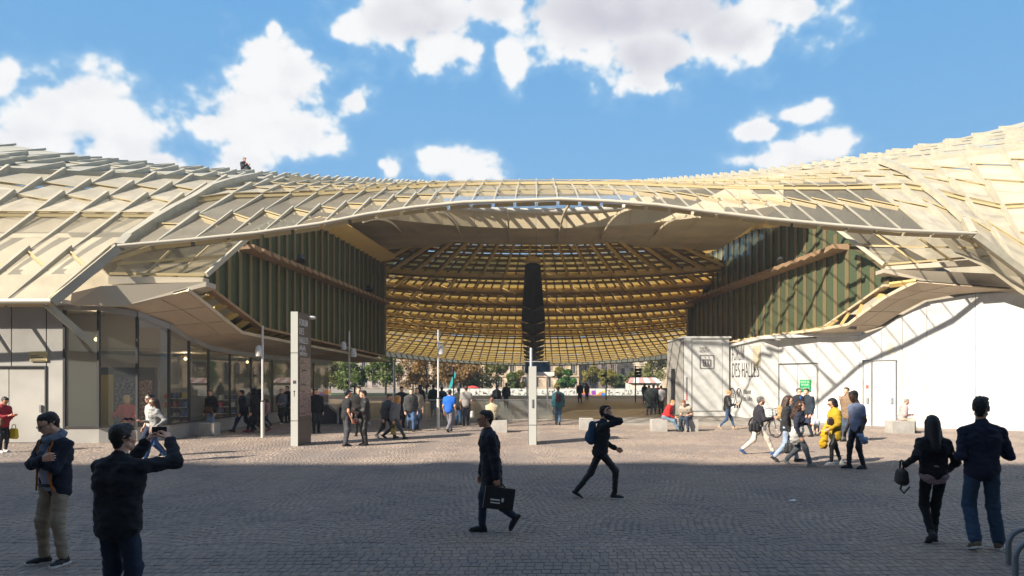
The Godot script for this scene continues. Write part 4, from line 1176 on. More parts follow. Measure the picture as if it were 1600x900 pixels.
func setts(plaza: Node3D, grain: Texture2D, grit: Texture2D) -> void:
	var tones = [lin(0.262, 0.22, 0.196), lin(0.292, 0.237, 0.203), lin(0.325, 0.254, 0.21), lin(0.335, 0.268, 0.225), lin(0.375, 0.302, 0.248)]
	var mats = []
	for c in tones: mats.append(textured(mat("sett", c, 0.72), grain, grit, 3.0, 0.4))
	var shapes = []
	for i in 5: shapes.append(sett_mesh(0.098, 0.140, 60 + i))
	var tone = FastNoiseLite.new(); tone.seed = 17; tone.frequency = 0.35; tone.fractal_octaves = 3
	var where = [[], [], [], [], []]
	var near = []
	# rows of setts: straight rows close to the camera, fanned (segmental) rows beyond; only where the photo looks
	var r = RandomNumberGenerator.new(); r.seed = 77
	var d = 6.4
	while d < 35.3:
		var half = d * 0.80 + 0.6
		var cx = -d * 0.036
		var x = cx - half - 0.12 * r.randf()
		while x < cx + half:
			var y = 0.0
			var dd = d
			var yaw = 0.0
			if d > 8.72:
				# segmental arcs 1.5 m wide: the row bows within each lane
				var lane = fposmod(x, 1.5) / 1.5 * 2.0 - 1.0
				dd += (1.0 - lane * lane) * 0.20 - 0.10
				yaw = atan(-lane * 0.53 * 0.6)
			else:
				yaw = 0.0
				dd += (x - cx) * 0.03
			var jit = r.randf_range(-0.012, 0.012)
			var t = Transform3D(Basis(Vector3.UP, -yaw + r.randf_range(-0.04, 0.04)), Vector3(x, r.randf_range(-0.002, 0.0015), -dd + jit))
			t.basis = t.basis * Basis(Vector3.RIGHT, r.randf_range(-0.014, 0.014))
			var k = clampi(int(2.5 + tone.get_noise_2d(x, d) * 4.5 + r.randf_range(-1.9, 1.9)), 0, 4)
			if d < 7.5 and near.size() < 300 and absf(x - cx) < half - 0.4: near.append([t, k])
			else: where[k].append(t)
			x += 0.104
		d += 0.147
	for dz in [8.45, 8.6, 8.745, 8.89, 9.035]:                      # packing rows where the fans begin
		var x = -8.0
		while x < 8.0:
			where[r.randi() % 5].append(Transform3D(Basis(Vector3.UP, r.randf_range(-0.05, 0.05)), Vector3(x, -0.0065, -dz - x * 0.03)))
			x += 0.104
	for k in 5:
		var mm = MultiMesh.new()
		mm.transform_format = MultiMesh.TRANSFORM_3D
		mm.mesh = shapes[k]
		mm.instance_count = where[k].size()
		for i in where[k].size(): mm.set_instance_transform(i, where[k][i])
		var o = MultiMeshInstance3D.new()
		o.multimesh = mm
		o.material_override = mats[k]
		o.name = "setts"
		o.set_meta("kind", "stuff")
		plaza.add_child(o, true)
	for q in near:
		var o = put("paving_stone", shapes[q[1]], mats[q[1]], plaza)
		o.transform = q[0]

# ---------- background ----------
func facade(called: String, label: String, x0: float, x1: float, d: float, h: float, floors: int, bays: int, wallc: Color, roofc: Color, roof_h: float, yaw := 0.0, arched := false, deep := 10.0) -> Node3D:
	var t = thing(called, label, "building", "", pl((x0 + x1) / 2, 0, d), yaw)
	var w = x1 - x0
	var wm = textured(mat("facade stone", wallc, 0.85), M.dirt, null, 0.12)
	var glass = mat("far window", lin(0.03, 0.035, 0.045), 0.15)
	var s = Shape.new(); s.span(Vector3(-w / 2, 0, 0), Vector3(w / 2, h, -deep)); put("wall", s, wm, t)
	s = Shape.new()
	s.hexa([Vector3(-w / 2, h + 0.31, 0), Vector3(w / 2, h + 0.31, 0), Vector3(w / 2 - 0.6, h + roof_h, -roof_h * 0.6), Vector3(-w / 2 + 0.6, h + roof_h, -roof_h * 0.6), Vector3(-w / 2, h + 0.31, -deep), Vector3(w / 2, h + 0.31, -deep), Vector3(w / 2 - 0.6, h + roof_h, -deep + roof_h * 0.6), Vector3(-w / 2 + 0.6, h + roof_h, -deep + roof_h * 0.6)])
	var rf = put("roof", s, mat("zinc roof", roofc, 0.5, 0.2), t)
	for k in 2 + int(w / 14.0):
		s = Shape.new(); var cx = -w / 2 + w * (k + 0.5) / (2 + int(w / 14.0)); s.span(Vector3(cx - 0.9, h + roof_h * 0.6, -3.0), Vector3(cx + 0.9, h + roof_h + 1.6, -3.8)); put("chimney", s, wm, rf)
	s = Shape.new(); s.span(Vector3(-w / 2 - 0.3, h, 0.4), Vector3(w / 2 + 0.3, h + 0.3, -deep - 0.3)); put("cornice", s, wm, t)
	for f in floors:
		var fh = h / floors
		if f > 0:
			s = Shape.new(); s.span(Vector3(-w / 2 - 0.05, f * fh - 0.12, 0.18), Vector3(w / 2 + 0.05, f * fh + 0.08, 0.002)); put("string_course", s, wm, t)
		for b in bays:
			var bx = -w / 2 + w * (b + 0.5) / bays
			var ww = minf(1.0, w / bays * 0.36); var y0 = f * fh + fh * 0.2; var y1 = f * fh + fh * 0.8
			s = Shape.new(); s.span(Vector3(bx - ww / 2, y0, 0.03), Vector3(bx + ww / 2, y1, 0.004))
			if arched and f == 0:
				for k in 8:
					var a = PI * k / 8.0; var a2 = PI * (k + 1) / 8.0
					s.tri(Vector3(bx, y1, 0.03), Vector3(bx + cos(a2) * ww / 2, y1 + sin(a2) * ww / 2, 0.03), Vector3(bx + cos(a) * ww / 2, y1 + sin(a) * ww / 2, 0.03))
			var win = put("window", s, glass, t)
			var fr = Shape.new()
			fr.span(Vector3(bx - ww / 2 - 0.16, y0 - 0.15, 0.16), Vector3(bx + ww / 2 + 0.16, y0, 0.0)); fr.span(Vector3(bx - ww / 2 - 0.16, y0, 0.1), Vector3(bx - ww / 2, y1, 0.0)); fr.span(Vector3(bx + ww / 2, y0, 0.1), Vector3(bx + ww / 2 + 0.16, y1, 0.0))
			if not (arched and f == 0): fr.span(Vector3(bx - ww / 2 - 0.2, y1, 0.16), Vector3(bx + ww / 2 + 0.2, y1 + 0.18, 0.0))
			fr.span(Vector3(bx - 0.03, y0, 0.06), Vector3(bx + 0.03, y1, 0.032))
			put("window_frame", fr, wm, win)
	if roof_h > 2.0:
		for b in bays:
			if b % 2: continue
			var bx = -w / 2 + w * (b + 0.5) / bays
			s = Shape.new(); s.span(Vector3(bx - 0.6, h + 0.5, -0.05 - 0.3), Vector3(bx + 0.6, h + 2.0, -1.8)); put("dormer", s, wm, rf)
			s = Shape.new(); s.span(Vector3(bx - 0.4, h + 0.7, -0.05 - 0.28), Vector3(bx + 0.4, h + 1.8, -0.345)); put("dormer_window", s, glass, rf)
	return t

func tree(label: String, pos: Vector3, h: float, r: float, crown_low: float, leafm: Material, group: String, density := 900, sd := 1, leaf := 0.26) -> Node3D:
	var g = RandomNumberGenerator.new(); g.seed = sd
	var t = thing("tree", label, "tree", group, pos)
	var s = Shape.new()
	var top = Vector3(g.randf_range(-0.2, 0.2), h * 0.8, g.randf_range(-0.2, 0.2))
	s.tube([Vector3.ZERO, Vector3(0.05, h * 0.3, 0), Vector3(-0.05, h * 0.55, 0.04), top], 0.09 + h * 0.012, 7, 0.04)
	var clumps = []
	for i in 16:
		var a = g.randf() * TAU; var y = lerpf(crown_low, h * 0.95, pow(g.randf(), 0.85))
		var rel = (y - crown_low) / maxf(0.1, h - crown_low)
		var rr = r * (0.45 + 0.55 * sin(PI * clampf(rel * 0.8 + 0.2, 0.0, 1.0))) * g.randf_range(0.45, 0.95)
		var p = Vector3(cos(a) * rr, y, sin(a) * rr)
		clumps.append([p, g.randf_range(0.28, 0.48) * r])
		if i < 9: s.tube([Vector3(0, lerpf(crown_low * 0.8, y, 0.4), 0), p * Vector3(0.5, 1, 0.5) - Vector3(0, 0.2, 0), p], 0.06, 5, 0.015)
	put("trunk", s, M.bark, t)
	var c = Shape.new()
	for i in density:
		var q = clumps[g.randi() % clumps.size()]
		var dir = Vector3(g.randfn(), g.randfn() * 0.85, g.randfn()).normalized()
		var p: Vector3 = q[0] + dir * q[1] * pow(g.randf(), 0.45)
		var ax = Vector3(g.randfn(), g.randfn(), g.randfn()).normalized(); var ay = ax.cross(Vector3(g.randfn(), g.randfn(), g.randfn())).normalized()
		var l = leaf * g.randf_range(0.6, 1.3)
		c.quad(p - ax * l * 0.5, p + ay * l * 0.28, p + ax * l * 0.5, p - ay * l * 0.28)
	put("crown", c, leafm, t)
	return t

func leaf_mat(c: Color) -> StandardMaterial3D:
	var m = mat("leaves", c, 0.7)
	m.backlight_enabled = true
	m.backlight = Color(0.8, 0.8, 0.45)
	m.cull_mode = BaseMaterial3D.CULL_DISABLED
	return textured(m, noise_tex(55, 0.01, Color(0.75, 0.75, 0.7), Color(1, 1, 1), 128), null, 0.9)

func make_background() -> void:
	M.bark = mat("bark", lin(0.06, 0.045, 0.035), 0.9)
	var green = leaf_mat(lin(0.15, 0.21, 0.05)); var yellow = leaf_mat(lin(0.30, 0.26, 0.05)); var orange = leaf_mat(lin(0.38, 0.22, 0.08)); var bright = leaf_mat(lin(0.09, 0.23, 0.04)); var olive = leaf_mat(lin(0.25, 0.25, 0.08))
	# buildings across the garden
	facade("exchange_building", "tan stone exchange building with arched ground-floor windows straight across the garden", -12.5, 8.0, 128, 5.2, 2, 9, lin(0.62, 0.49, 0.36), lin(0.17, 0.18, 0.21), 1.8, 0.0, true)
	facade("grey_building", "shaded grey building with a zinc roof between the exchange and the pale apartment block", 8.4, 15.5, 131, 5.4, 2, 4, lin(0.26, 0.21, 0.18), lin(0.13, 0.11, 0.14), 2.2)
	facade("apartment_block", "pale five-storey apartment block with grey mansard roof across the garden", 13.0, 27.5, 138, 9.5, 4, 8, lin(0.64, 0.55, 0.43), lin(0.19, 0.20, 0.24), 3.2, -0.1)
	facade("blue_roofed_block", "pale block with a blue slate roof just left of the lift kiosk", 24.5, 38, 150, 11.0, 4, 8, lin(0.5, 0.45, 0.38), lin(0.14, 0.18, 0.26), 3.4, -0.3)
	facade("cream_block", "cream block with a bright wall above the autumn trees", -33, -21.5, 150, 9.2, 3, 6, lin(0.60, 0.50, 0.40), lin(0.15, 0.17, 0.2), 2.4, 0.1)
	facade("grey_roofed_block", "low grey-roofed block above the right end of the autumn trees", -21, -12.8, 146, 6.0, 2, 5, lin(0.22, 0.2, 0.18), lin(0.15, 0.16, 0.19), 4.0, 0.0)
	facade("pink_block", "pinkish block with dark windows furthest left beyond the trees", -52, -32, 148, 13.0, 4, 9, lin(0.5, 0.42, 0.38), lin(0.13, 0.15, 0.18), 3.0, 0.15)
	# the stone church front that the shop glass mirrors, out of view to the right
	facade("stone_church", "long warm stone church front with tall windows, hidden behind the white building", 22, 60, 112, 17.0, 3, 12, lin(0.52, 0.42, 0.29), lin(0.15, 0.16, 0.18), 4.0, -0.62, true)
	# the street fronts behind the camera, whose shade lies over the plaza
	facade("street_front", "tall stone street front behind the viewer, whose shade covers the near plaza", -75, 34, -7.0, 25.2, 6, 20, lin(0.42, 0.37, 0.30), lin(0.12, 0.13, 0.15), 3.2, PI)
	# trees
	var i = 0
	for q in [[-24.5, 92, 4.6, 2.3, 1.2, green, "olive green round tree at the left end of the garden trees"], [-20.3, 92, 5.3, 2.6, 1.5, green, "green tree beside the orange one, behind the thin grey pole"],
			[-15.6, 97, 6.0, 3.0, 1.2, orange, "large orange autumn tree with a wide crown"], [-11.0, 99, 5.6, 2.9, 1.0, orange, "orange brown tree right of the large orange tree"], [-19.0, 105, 6.0, 3.0, 1.0, orange, "orange tree half hidden behind the green one"], [-8.0, 101, 5.0, 2.4, 1.0, olive, "olive tree at the right end of the autumn trees"], [-13.2, 106, 5.6, 2.9, 0.8, orange, "rust coloured tree filling the gap between the two orange trees"],
			[-29.0, 96, 4.6, 2.6, 1.0, olive, "olive tree partly behind the shop's far corner"],
			[-5.9, 100, 5.6, 2.0, 3.2, olive, "thin open tree in front of the exchange building's left part"], [-3.9, 108, 4.0, 1.4, 0.6, green, "small dark green tree left of the screen"], [-2.6, 108, 4.4, 1.3, 0.8, yellow, "small yellow green tree behind the white post's left"],
			[3.4, 104, 4.8, 1.5, 0.8, yellow, "yellow green tree right of the screen"], [4.7, 102, 4.4, 1.4, 0.7, bright, "bright green bushy tree above the colourful hoarding"],
			[8.4, 106, 5.0, 1.7, 1.6, yellow, "slender yellow tree left of the apartment block"], [10.7, 104, 4.6, 1.8, 1.4, yellow, "thin yellow tree in front of the apartment block"], [13.2, 108, 3.4, 1.5, 0.8, green, "low green tree below the apartment windows"], [15.5, 108, 3.9, 1.6, 0.8, olive, "low olive tree left of the red and white tent"],
			[18.6, 106, 6.4, 2.6, 1.4, olive, "tall olive tree behind the red and white tent"], [21.6, 104, 5.4, 2.3, 0.9, olive, "broad olive tree right of the tent"], [21.9, 92, 4.8, 2.0, 0.6, bright, "bright green tree next to the lift kiosk"],
			[30, 80, 7.5, 3.2, 1.8, yellow, "yellow tree hidden behind the white building, seen in the shop glass"], [38, 86, 8.0, 3.4, 1.8, green, "green tree hidden behind the white building, seen in the shop glass"], [24, 76, 6.0, 2.6, 1.5, olive, "olive tree hidden behind the kiosk, seen in the shop glass"]]:
		i += 1
		var sz = 0.8 if q[0] > -6.5 and q[0] < 16.0 else 1.0
		tree(q[6], pl(q[0], -0.05, q[1]), q[2] * sz, q[3] * sz, q[4], q[5], "trees of the garden", 2600, 100 + i, 0.40)
	# white hoarding panels with dark graffiti, then a bright painted one
	var ink = [M.ink, mat("grey paint", lin(0.25, 0.25, 0.26), 0.6)]
	var gay = [mat("pink paint", lin(0.6, 0.08, 0.25), 0.6), mat("orange paint", lin(0.7, 0.25, 0.03), 0.6), mat("blue paint", lin(0.05, 0.2, 0.6), 0.6), mat("yellow paint", lin(0.75, 0.55, 0.05), 0.6), mat("violet paint", lin(0.25, 0.06, 0.4), 0.6)]
	for k in 24:
		var x = -13.6 + k * 1.25
		var t = thing("hoarding_panel", "", "hoarding", "white graffiti hoarding panels along the garden", pl(x, 0, 88.0))
		t.set_meta("label", "bright multicoloured painted hoarding panel beside the yellow tree" if k in [15, 16, 17] else "white hoarding panel scrawled with dark graffiti, number %s from the left end of the row" % ["one", "two", "three", "four", "five", "six", "seven", "eight", "nine", "ten", "eleven", "twelve", "thirteen", "fourteen", "fifteen", "", "", "", "nineteen", "twenty", "twenty-one", "twenty-two", "twenty-three", "twenty-four"][k])
		if k in [15, 16, 17]: t.set_meta("label", ["leftmost of the three multicoloured painted hoarding panels", "middle one of the three multicoloured painted hoarding panels", "rightmost of the three multicoloured painted hoarding panels"][k - 15])
		if k in [15, 16, 17]: t.remove_meta("group")
		var s = Shape.new(); s.span(Vector3(0.02, -0.5, 0), Vector3(1.23, 0.85, -0.06)); put("board", s, M.wall, t)
		for j in 7:
			var g = Shape.new()
			var p = Vector3(rng.randf_range(0.15, 1.05), rng.randf_range(-0.3, 0.65), 0.02 + 0.002 * j)
			if k in [15, 16, 17]:
				g.box(p, Vector3(0.35 + rng.randf() * 0.2, 0.3 + rng.randf() * 0.3, 0.004), Basis(Vector3.BACK, rng.randf() * 0.6))
				put("painted_patch", g, gay[rng.randi() % 5], t)
			else:
				g.bar(p, p + Vector3(rng.randf_range(-0.25, 0.25), rng.randf_range(-0.3, 0.3), 0), 0.004, 0.07, Vector3(0, 0, 1).cross(Vector3(1, 1, 0)))
				g.bar(p, p + Vector3(rng.randf_range(-0.3, 0.3), rng.randf_range(-0.05, 0.05), 0), 0.004, 0.09)
				put("graffiti", g, ink[rng.randi() % 2], t)
	# red and white market tent
	var t = thing("market_tent", "white tent with a red striped roof in the garden right of the sign poles", "tent", "", pl(15.0, 0, 96))
	var s = Shape.new()
	for x in [-2.2, 2.2]:
		for z in [-1.5, 1.5]: s.tube([Vector3(x, 0, z), Vector3(x, 1.6, z)], 0.06, 6)
	put("frame", s, M.white_metal, t)
	s = Shape.new(); s.span(Vector3(-2.2, 0.1, -1.5), Vector3(2.2, 1.5, -1.45)); s.span(Vector3(-2.2, 0.1, 1.45), Vector3(2.2, 1.2, 1.5)); put("side_cloth", s, mat("tent cloth", lin(0.7, 0.6, 0.52), 0.8), t)
	for k in 6:
		s = Shape.new()
		var x0 = -2.4 + k * 0.8; var x1 = x0 + 0.8
		s.slab(Vector3(x0, 1.55, 1.7), Vector3(x1, 1.55, 1.7), Vector3(x1 * 0.75, 2.25, 0), Vector3(x0 * 0.75, 2.25, 0), 0.04)
		s.slab(Vector3(x0, 1.55, -1.7), Vector3(x1, 1.55, -1.7), Vector3(x1 * 0.75, 2.25, 0), Vector3(x0 * 0.75, 2.25, 0), 0.04)
		put("roof_stripe", s, mat("tent stripe", lin(0.5, 0.24, 0.21) if k % 2 == 0 else lin(0.7, 0.62, 0.56), 0.8), t)
	# red parasol and a blue banner
	t = thing("parasol", "low red parasol in front of the exchange building's left corner", "parasol", "", pl(-8.6, 0, 92))
	s = Shape.new(); s.tube([Vector3(0, 0, 0), Vector3(0, 1.1, 0)], 0.04, 6); put("pole", s, M.steel, t)
	s = Shape.new(); s.lathe([[0.0, 1.2], [0.5, 1.1], [0.95, 0.9], [0.0, 1.05]], Vector3.ZERO, 8); put("canopy", s, mat("red cloth b", lin(0.6, 0.05, 0.05), 0.8), t)
	t = thing("banner", "thin slanting turquoise banner pole above the hoarding", "banner", "", pl(-11.6, 0, 91))
	s = Shape.new(); s.bar(Vector3(0, 0.6, 0), Vector3(0.75, 2.9, 0), 0.06, 0.35, Vector3(1, 0, 0)); put("cloth", s, mat("turquoise cloth", lin(0.02, 0.35, 0.38), 0.7), t)
	s = Shape.new(); s.tube([Vector3(0, 0, 0), Vector3(0.8, 3.0, 0)], 0.03, 5); put("pole", s, M.steel, t)
	# glass balustrade and escalator at the hall's left; a grey wall at the right back
	t = thing("low_garden_wall", "low grey wall with bars at the back right of the hall", "wall", "", pl(0, 0, 0))
	for k in 9:
		s = Shape.new(); s.span(pl(11.6 + k * 1.1, 0, 71.8), pl(12.65 + k * 1.1, 1.15, 72.0)); put("panel", s, mat("grey panel", lin(0.16, 0.14, 0.115), 0.7), t)
	t = thing("escalator", "escalator with a steel handrail arch going down beside the shop's far end", "escalator", "", pl(-9.3, 0, 30.8))
	for x in [0.0, 0.9]:
		s = Shape.new(); s.tube([Vector3(x - 0.55, 0.1, 0), Vector3(x - 0.55, 0.75, 0), Vector3(x - 0.42, 0.95, 0), Vector3(x - 0.2, 1.0, 0), Vector3(x, 0.9, -0.1), Vector3(x + 0.75, 0.0, -0.6)], 0.05, 8); put("handrail", s, M.steel, t)
		s = Shape.new(); s.slab(Vector3(x - 0.5, 0.05, 0), Vector3(x - 0.5, 0.8, 0), Vector3(x - 0.15, 0.92, -0.02), Vector3(x + 0.7, 0.05, -0.55), 0.02); put("balustrade_panel", s, M.frame, t)
	s = Shape.new(); s.span(Vector3(-0.5, 0.0, -0.05), Vector3(1.4, 0.04, -0.9)); put("landing_plate", s, M.steel, t)
	t = thing("glass_balustrade", "long glass balustrade with steel posts around the opening beside the escalator", "balustrade", "", pl(0, 0, 0))
	for k in 9:
		var x = -8.6 + k * 1.05
		s = Shape.new(); s.slab(pl(x + 0.03, 0.08, 33.6), pl(x + 1.02, 0.08, 33.6), pl(x + 1.02, 1.02, 33.6), pl(x + 0.03, 1.02, 33.6), 0.012)
		put("glass_panel", s, M.glass, t)
		s = Shape.new(); s.tube([pl(x, 0, 33.6), pl(x, 1.06, 33.6)], 0.025, 6); put("post", s, M.steel, t)
	s = Shape.new(); s.tube([pl(-8.6, 1.06, 33.6), pl(0.85, 1.06, 33.6)], 0.03, 6); put("handrail", s, M.steel, t)

# ---------- street furniture ----------
func lamp_post(x: float, d: float, h: float, heads: Array, label: String) -> void:
	var t = thing("lamp_post", label, "lamp post", "slim white lamp posts on the plaza", pl(x, 0, d))
	var s = Shape.new()
	s.tube([Vector3.ZERO, Vector3(0, 1.3, 0)], 0.06, 10); s.tube([Vector3(0, 1.3, 0), Vector3(0, h, 0)], 0.037, 10)
	put("pole", s, M.white_metal, t)
	s = Shape.new(); s.tube([Vector3(0, 1.28, 0), Vector3(0, 1.33, 0)], 0.065, 10); put("collar", s, M.frame, t)
	for q in heads:
		var p = Vector3(q[0], q[1], 0.0)
		s = Shape.new()
		s.lathe([[0.0, 0.2], [0.07, 0.19], [0.115, 0.1], [0.13, -0.04], [0.125, -0.19], [0.10, -0.2], [0.0, -0.2]], p, 14)
		var hd = put("lamp_head", s, M.white_metal, t)
		s = Shape.new(); s.bar(Vector3(0, q[1] - 0.1, 0), p + Vector3(0, -0.1, 0), 0.03, 0.03); put("bracket", s, M.white_metal, hd)

func make_street_furniture() -> void:
	lamp_post(-9.78, 24.4, 4.0, [[-0.13, 3.1]], "slim white lamp post with one bell lamp in front of the shop windows")
	lamp_post(-8.6, 31.4, 4.3, [[-0.26, 3.62], [0.2, 3.3]], "slim white lamp post with two bell lamps, right of the brown totem")
	lamp_post(-4.02, 28.0, 4.12, [[0.12, 3.3]], "slim white lamp post with one bell lamp, beside the person in a bright blue vest")
	var t = thing("thin_pole", "thin grey pole in the hall in front of the green and orange trees", "pole", "", pl(-10.6, 0, 51))
	var s = Shape.new(); s.tube([Vector3.ZERO, Vector3(0, 3.4, 0)], 0.09, 8); put("pole", s, M.steel, t)
	# brown and white totem
	t = thing("totem", "tall brown and white totem sign reading FORUM DES HALLES and PORTE LESCOT", "totem sign", "", pl(-7.54, 0, 21.3))
	s = Shape.new()
	s.span(Vector3(-0.12, 0.0, 0.0), Vector3(0.1, 0.78, -0.02)); s.span(Vector3(-0.12, 0.8, 0), Vector3(0.1, 2.9, -0.02)); s.span(Vector3(-0.12, 2.92, 0), Vector3(0.1, 4.2, -0.02))
	put("white_edge", s, M.sign_white, t)
	s = Shape.new()
	s.span(Vector3(-0.12, 0.0, -0.021), Vector3(0.1, 0.78, -1.25)); s.span(Vector3(-0.12, 0.8, -0.021), Vector3(0.1, 2.9, -1.25)); s.span(Vector3(-0.12, 2.92, -0.021), Vector3(0.1, 4.2, -1.25)); s.span(Vector3(-0.1, 0.1, -0.05), Vector3(0.08, 4.1, -1.2))
	put("body", s, M.brown, t)
	s = Shape.new(); s.span(Vector3(0.1, 0.92, -0.12), Vector3(0.115, 2.78, -1.15))
	var mp = put("map_panel", s, textured(mat("map print", lin(0.42, 0.36, 0.34), 0.25), noise_tex(91, 0.03, Color(0.65, 0.55, 0.55), Color(1, 0.97, 0.94), 256), null, 1.4), t)
	s = Shape.new()
	for k in 8: s.span(Vector3(0.117, 2.62 - k * 0.23, -0.2 - 0.12 * (k % 3)), Vector3(0.12, 2.585 - k * 0.23, -0.55 - 0.16 * (k % 2)))
	put("print", s, M.ink, mp)
	s = Shape.new(); s.span(Vector3(-0.05, 1.95, 0.004), Vector3(0.05, 2.05, 0.001)); s.span(Vector3(-0.02, 1.55, 0.004), Vector3(0.0, 1.72, 0.001)); s.span(Vector3(-0.04, 1.7, 0.004), Vector3(0.02, 1.73, 0.001)); put("symbols", s, M.ink, t)
	var b = Basis(Vector3(0, 0, -1), Vector3.UP, Vector3(1, 0, 0))
	text("lettering", "FORUM", 0.2, M.letter, t, Vector3(0.104, 3.72, -0.14), b, 0.76)
	text("lettering", "DES", 0.2, M.letter, t, Vector3(0.104, 3.44, -0.14), b, 0.42)
	text("lettering", "HALLES", 0.2, M.letter, t, Vector3(0.104, 3.16, -0.14), b, 0.82)
	for q in [[-0.26, "RER"], [-0.55, "M"]]:
		var r = put("emblem_ring", ring(0.12, 0.018), M.letter, t)
		r.transform = Transform3D(b, Vector3(0.106, 2.99 + 0.0, q[0])); r.position.y = 3.03
		text("emblem_letters", q[1], 0.09, M.letter, r, Vector3(-0.07 if q[1] == "RER" else -0.05, -0.045, 0), Basis(), 0.14 if q[1] == "RER" else 0.1)
	text("lettering", "PORTE LESCOT", 0.1, M.letter, t, Vector3(0.104, 2.80, -0.16), b, 0.7)
	s = Shape.new(); s.lathe([[0.0, 0.06], [0.12, 0.05], [0.16, 0.0], [0.1, -0.05], [0.0, -0.06]], Vector3(0.18, 4.1, -1.05), 12); s.bar(Vector3(0.1, 4.1, -1.05), Vector3(0.18, 4.1, -1.05), 0.03, 0.03); put("small_lamp", s, M.white_metal, t)
	# slim white post sign in the middle
	t = thing("post_sign", "slim white post sign with dark sides and a small arrow plate, centre of the plaza", "post sign", "", pl(-0.12, 0, 21.7))
	s = Shape.new(); s.span(Vector3(-0.12, 0, 0), Vector3(0.12, 0.62, -0.02)); s.span(Vector3(-0.12, 0.64, 0), Vector3(0.12, 2.5, -0.02)); put("white_face", s, M.sign_white, t)
	s = Shape.new(); s.span(Vector3(-0.135, 0, -0.021), Vector3(0.135, 0.62, -1.1)); s.span(Vector3(-0.135, 0.64, -0.021), Vector3(0.135, 2.5, -1.1)); s.span(Vector3(-0.1, 0.3, -0.05), Vector3(0.1, 2.45, -1.0)); put("body", s, M.frame, t)
	s = Shape.new(); s.tube([Vector3(-0.05, 2.5, -0.3), Vector3(-0.05, 3.1, -0.3)], 0.04, 8); put("mast", s, M.white_metal, t)
	s = Shape.new(); s.tube([Vector3(-0.0, 1.45, 0.004), Vector3(-0.0, 1.2, 0.004)], 0.035, 8); put("symbol", s, M.steel, t)
	s = Shape.new(); s.span(Vector3(0.13, 2.2, -0.3), Vector3(0.7, 2.32, -0.36)); put("arrow_plate", s, M.white_metal, t)
	# dark screen
	t = thing("screen", "large dark display screen with a pale frame hanging behind the white post", "screen", "", pl(0.05, 0, 41.0))
	s = Shape.new(); s.span(Vector3(-0.72, 2.42, 0), Vector3(0.76, 3.12, -0.18)); put("housing", s, M.frame, t)
	s = Shape.new(); s.span(Vector3(-0.68, 2.46, 0.02), Vector3(0.72, 3.05, 0.003)); put("display", s, mat("dark display", lin(0.008, 0.017, 0.035), 0.15), t)
	s = Shape.new(); s.span(Vector3(-0.76, 3.12, 0.05), Vector3(0.8, 3.17, -0.2)); put("top_rail", s, M.white_metal, t)
	s = Shape.new(); s.tube([Vector3(-0.6, 0, -0.1), Vector3(-0.6, 2.6, -0.1)], 0.05, 8); s.tube([Vector3(0.62, 0, -0.1), Vector3(0.62, 2.6, -0.1)], 0.05, 8); put("legs", s, M.steel, t)
	# sign poles at the back right and back left
	for q in [[6.95, 68, 0, "dark pole with one small black sign, back right of the hall"], [9.0, 62, 1, "dark pole with three stacked black signs, back right of the hall"], [-8.0, 66, 0, "dark pole with two small black signs in front of the autumn trees"]]:
		t = thing("sign_pole", q[3], "sign pole", "", pl(q[0], 0, q[1]))
		s = Shape.new(); s.tube([Vector3.ZERO, Vector3(0, 3.3, 0)], 0.06, 8); put("pole", s, M.frame, t)
		for k in [1, 3][q[2]]:
			s = Shape.new(); s.span(Vector3(-0.5 if q[2] == 0 else -0.1, 2.3 - k * 0.27 + q[2] * 0.5, 0.05), Vector3(0.05 if q[2] == 0 else 0.55, 2.53 - k * 0.27 + q[2] * 0.5, 0.09)); put("sign_plate", s, M.dark, t)
	# stone benches
	var g = "pale stone block benches on the plaza"
	for q in [[-12.05, 25.2, 0.55, 0.5, "pale stone block bench below the shop windows, beside the walking woman with a brown bag"], [-1.62, 26.9, 0.95, 0.5, "pale stone block bench with the person in a beige shirt sitting on it"], [2.06, 28.3, 0.55, 0.5, "pale stone block bench behind the walking man on the phone"],
			[4.92, 27.5, 0.6, 0.62, "pale stone block bench with the person in a red jumper sitting on it"], [6.2, 27.6, 0.55, 0.62, "stone block bench under the man bent over his reading"], [14.15, 26.6, 0.85, 0.6, "pale stone block bench with the elderly man at the white wall"], [10.55, 26.6, 0.7, 0.6, "stone block bench under the seated woman in a light dress"]]:
		s = Shape.new()
		var w: float = q[2]; var dp: float = q[3]; var e = 0.015
		s.hexa([Vector3(-w / 2, 0, -dp / 2), Vector3(w / 2, 0, -dp / 2), Vector3(w / 2, 0, dp / 2), Vector3(-w / 2, 0, dp / 2), Vector3(-w / 2, 0.46, -dp / 2), Vector3(w / 2, 0.46, -dp / 2), Vector3(w / 2, 0.46, dp / 2), Vector3(-w / 2, 0.46, dp / 2)])
		s.hexa([Vector3(-w / 2, 0.46, -dp / 2), Vector3(w / 2, 0.46, -dp / 2), Vector3(w / 2, 0.46, dp / 2), Vector3(-w / 2, 0.46, dp / 2), Vector3(-w / 2 + e, 0.475, -dp / 2 + e), Vector3(w / 2 - e, 0.475, -dp / 2 + e), Vector3(w / 2 - e, 0.475, dp / 2 - e), Vector3(-w / 2 + e, 0.475, dp / 2 - e)])
		tag(put("stone_bench", s, M.stone, null, pl(q[0], 0, q[1])), q[4], "bench", g)
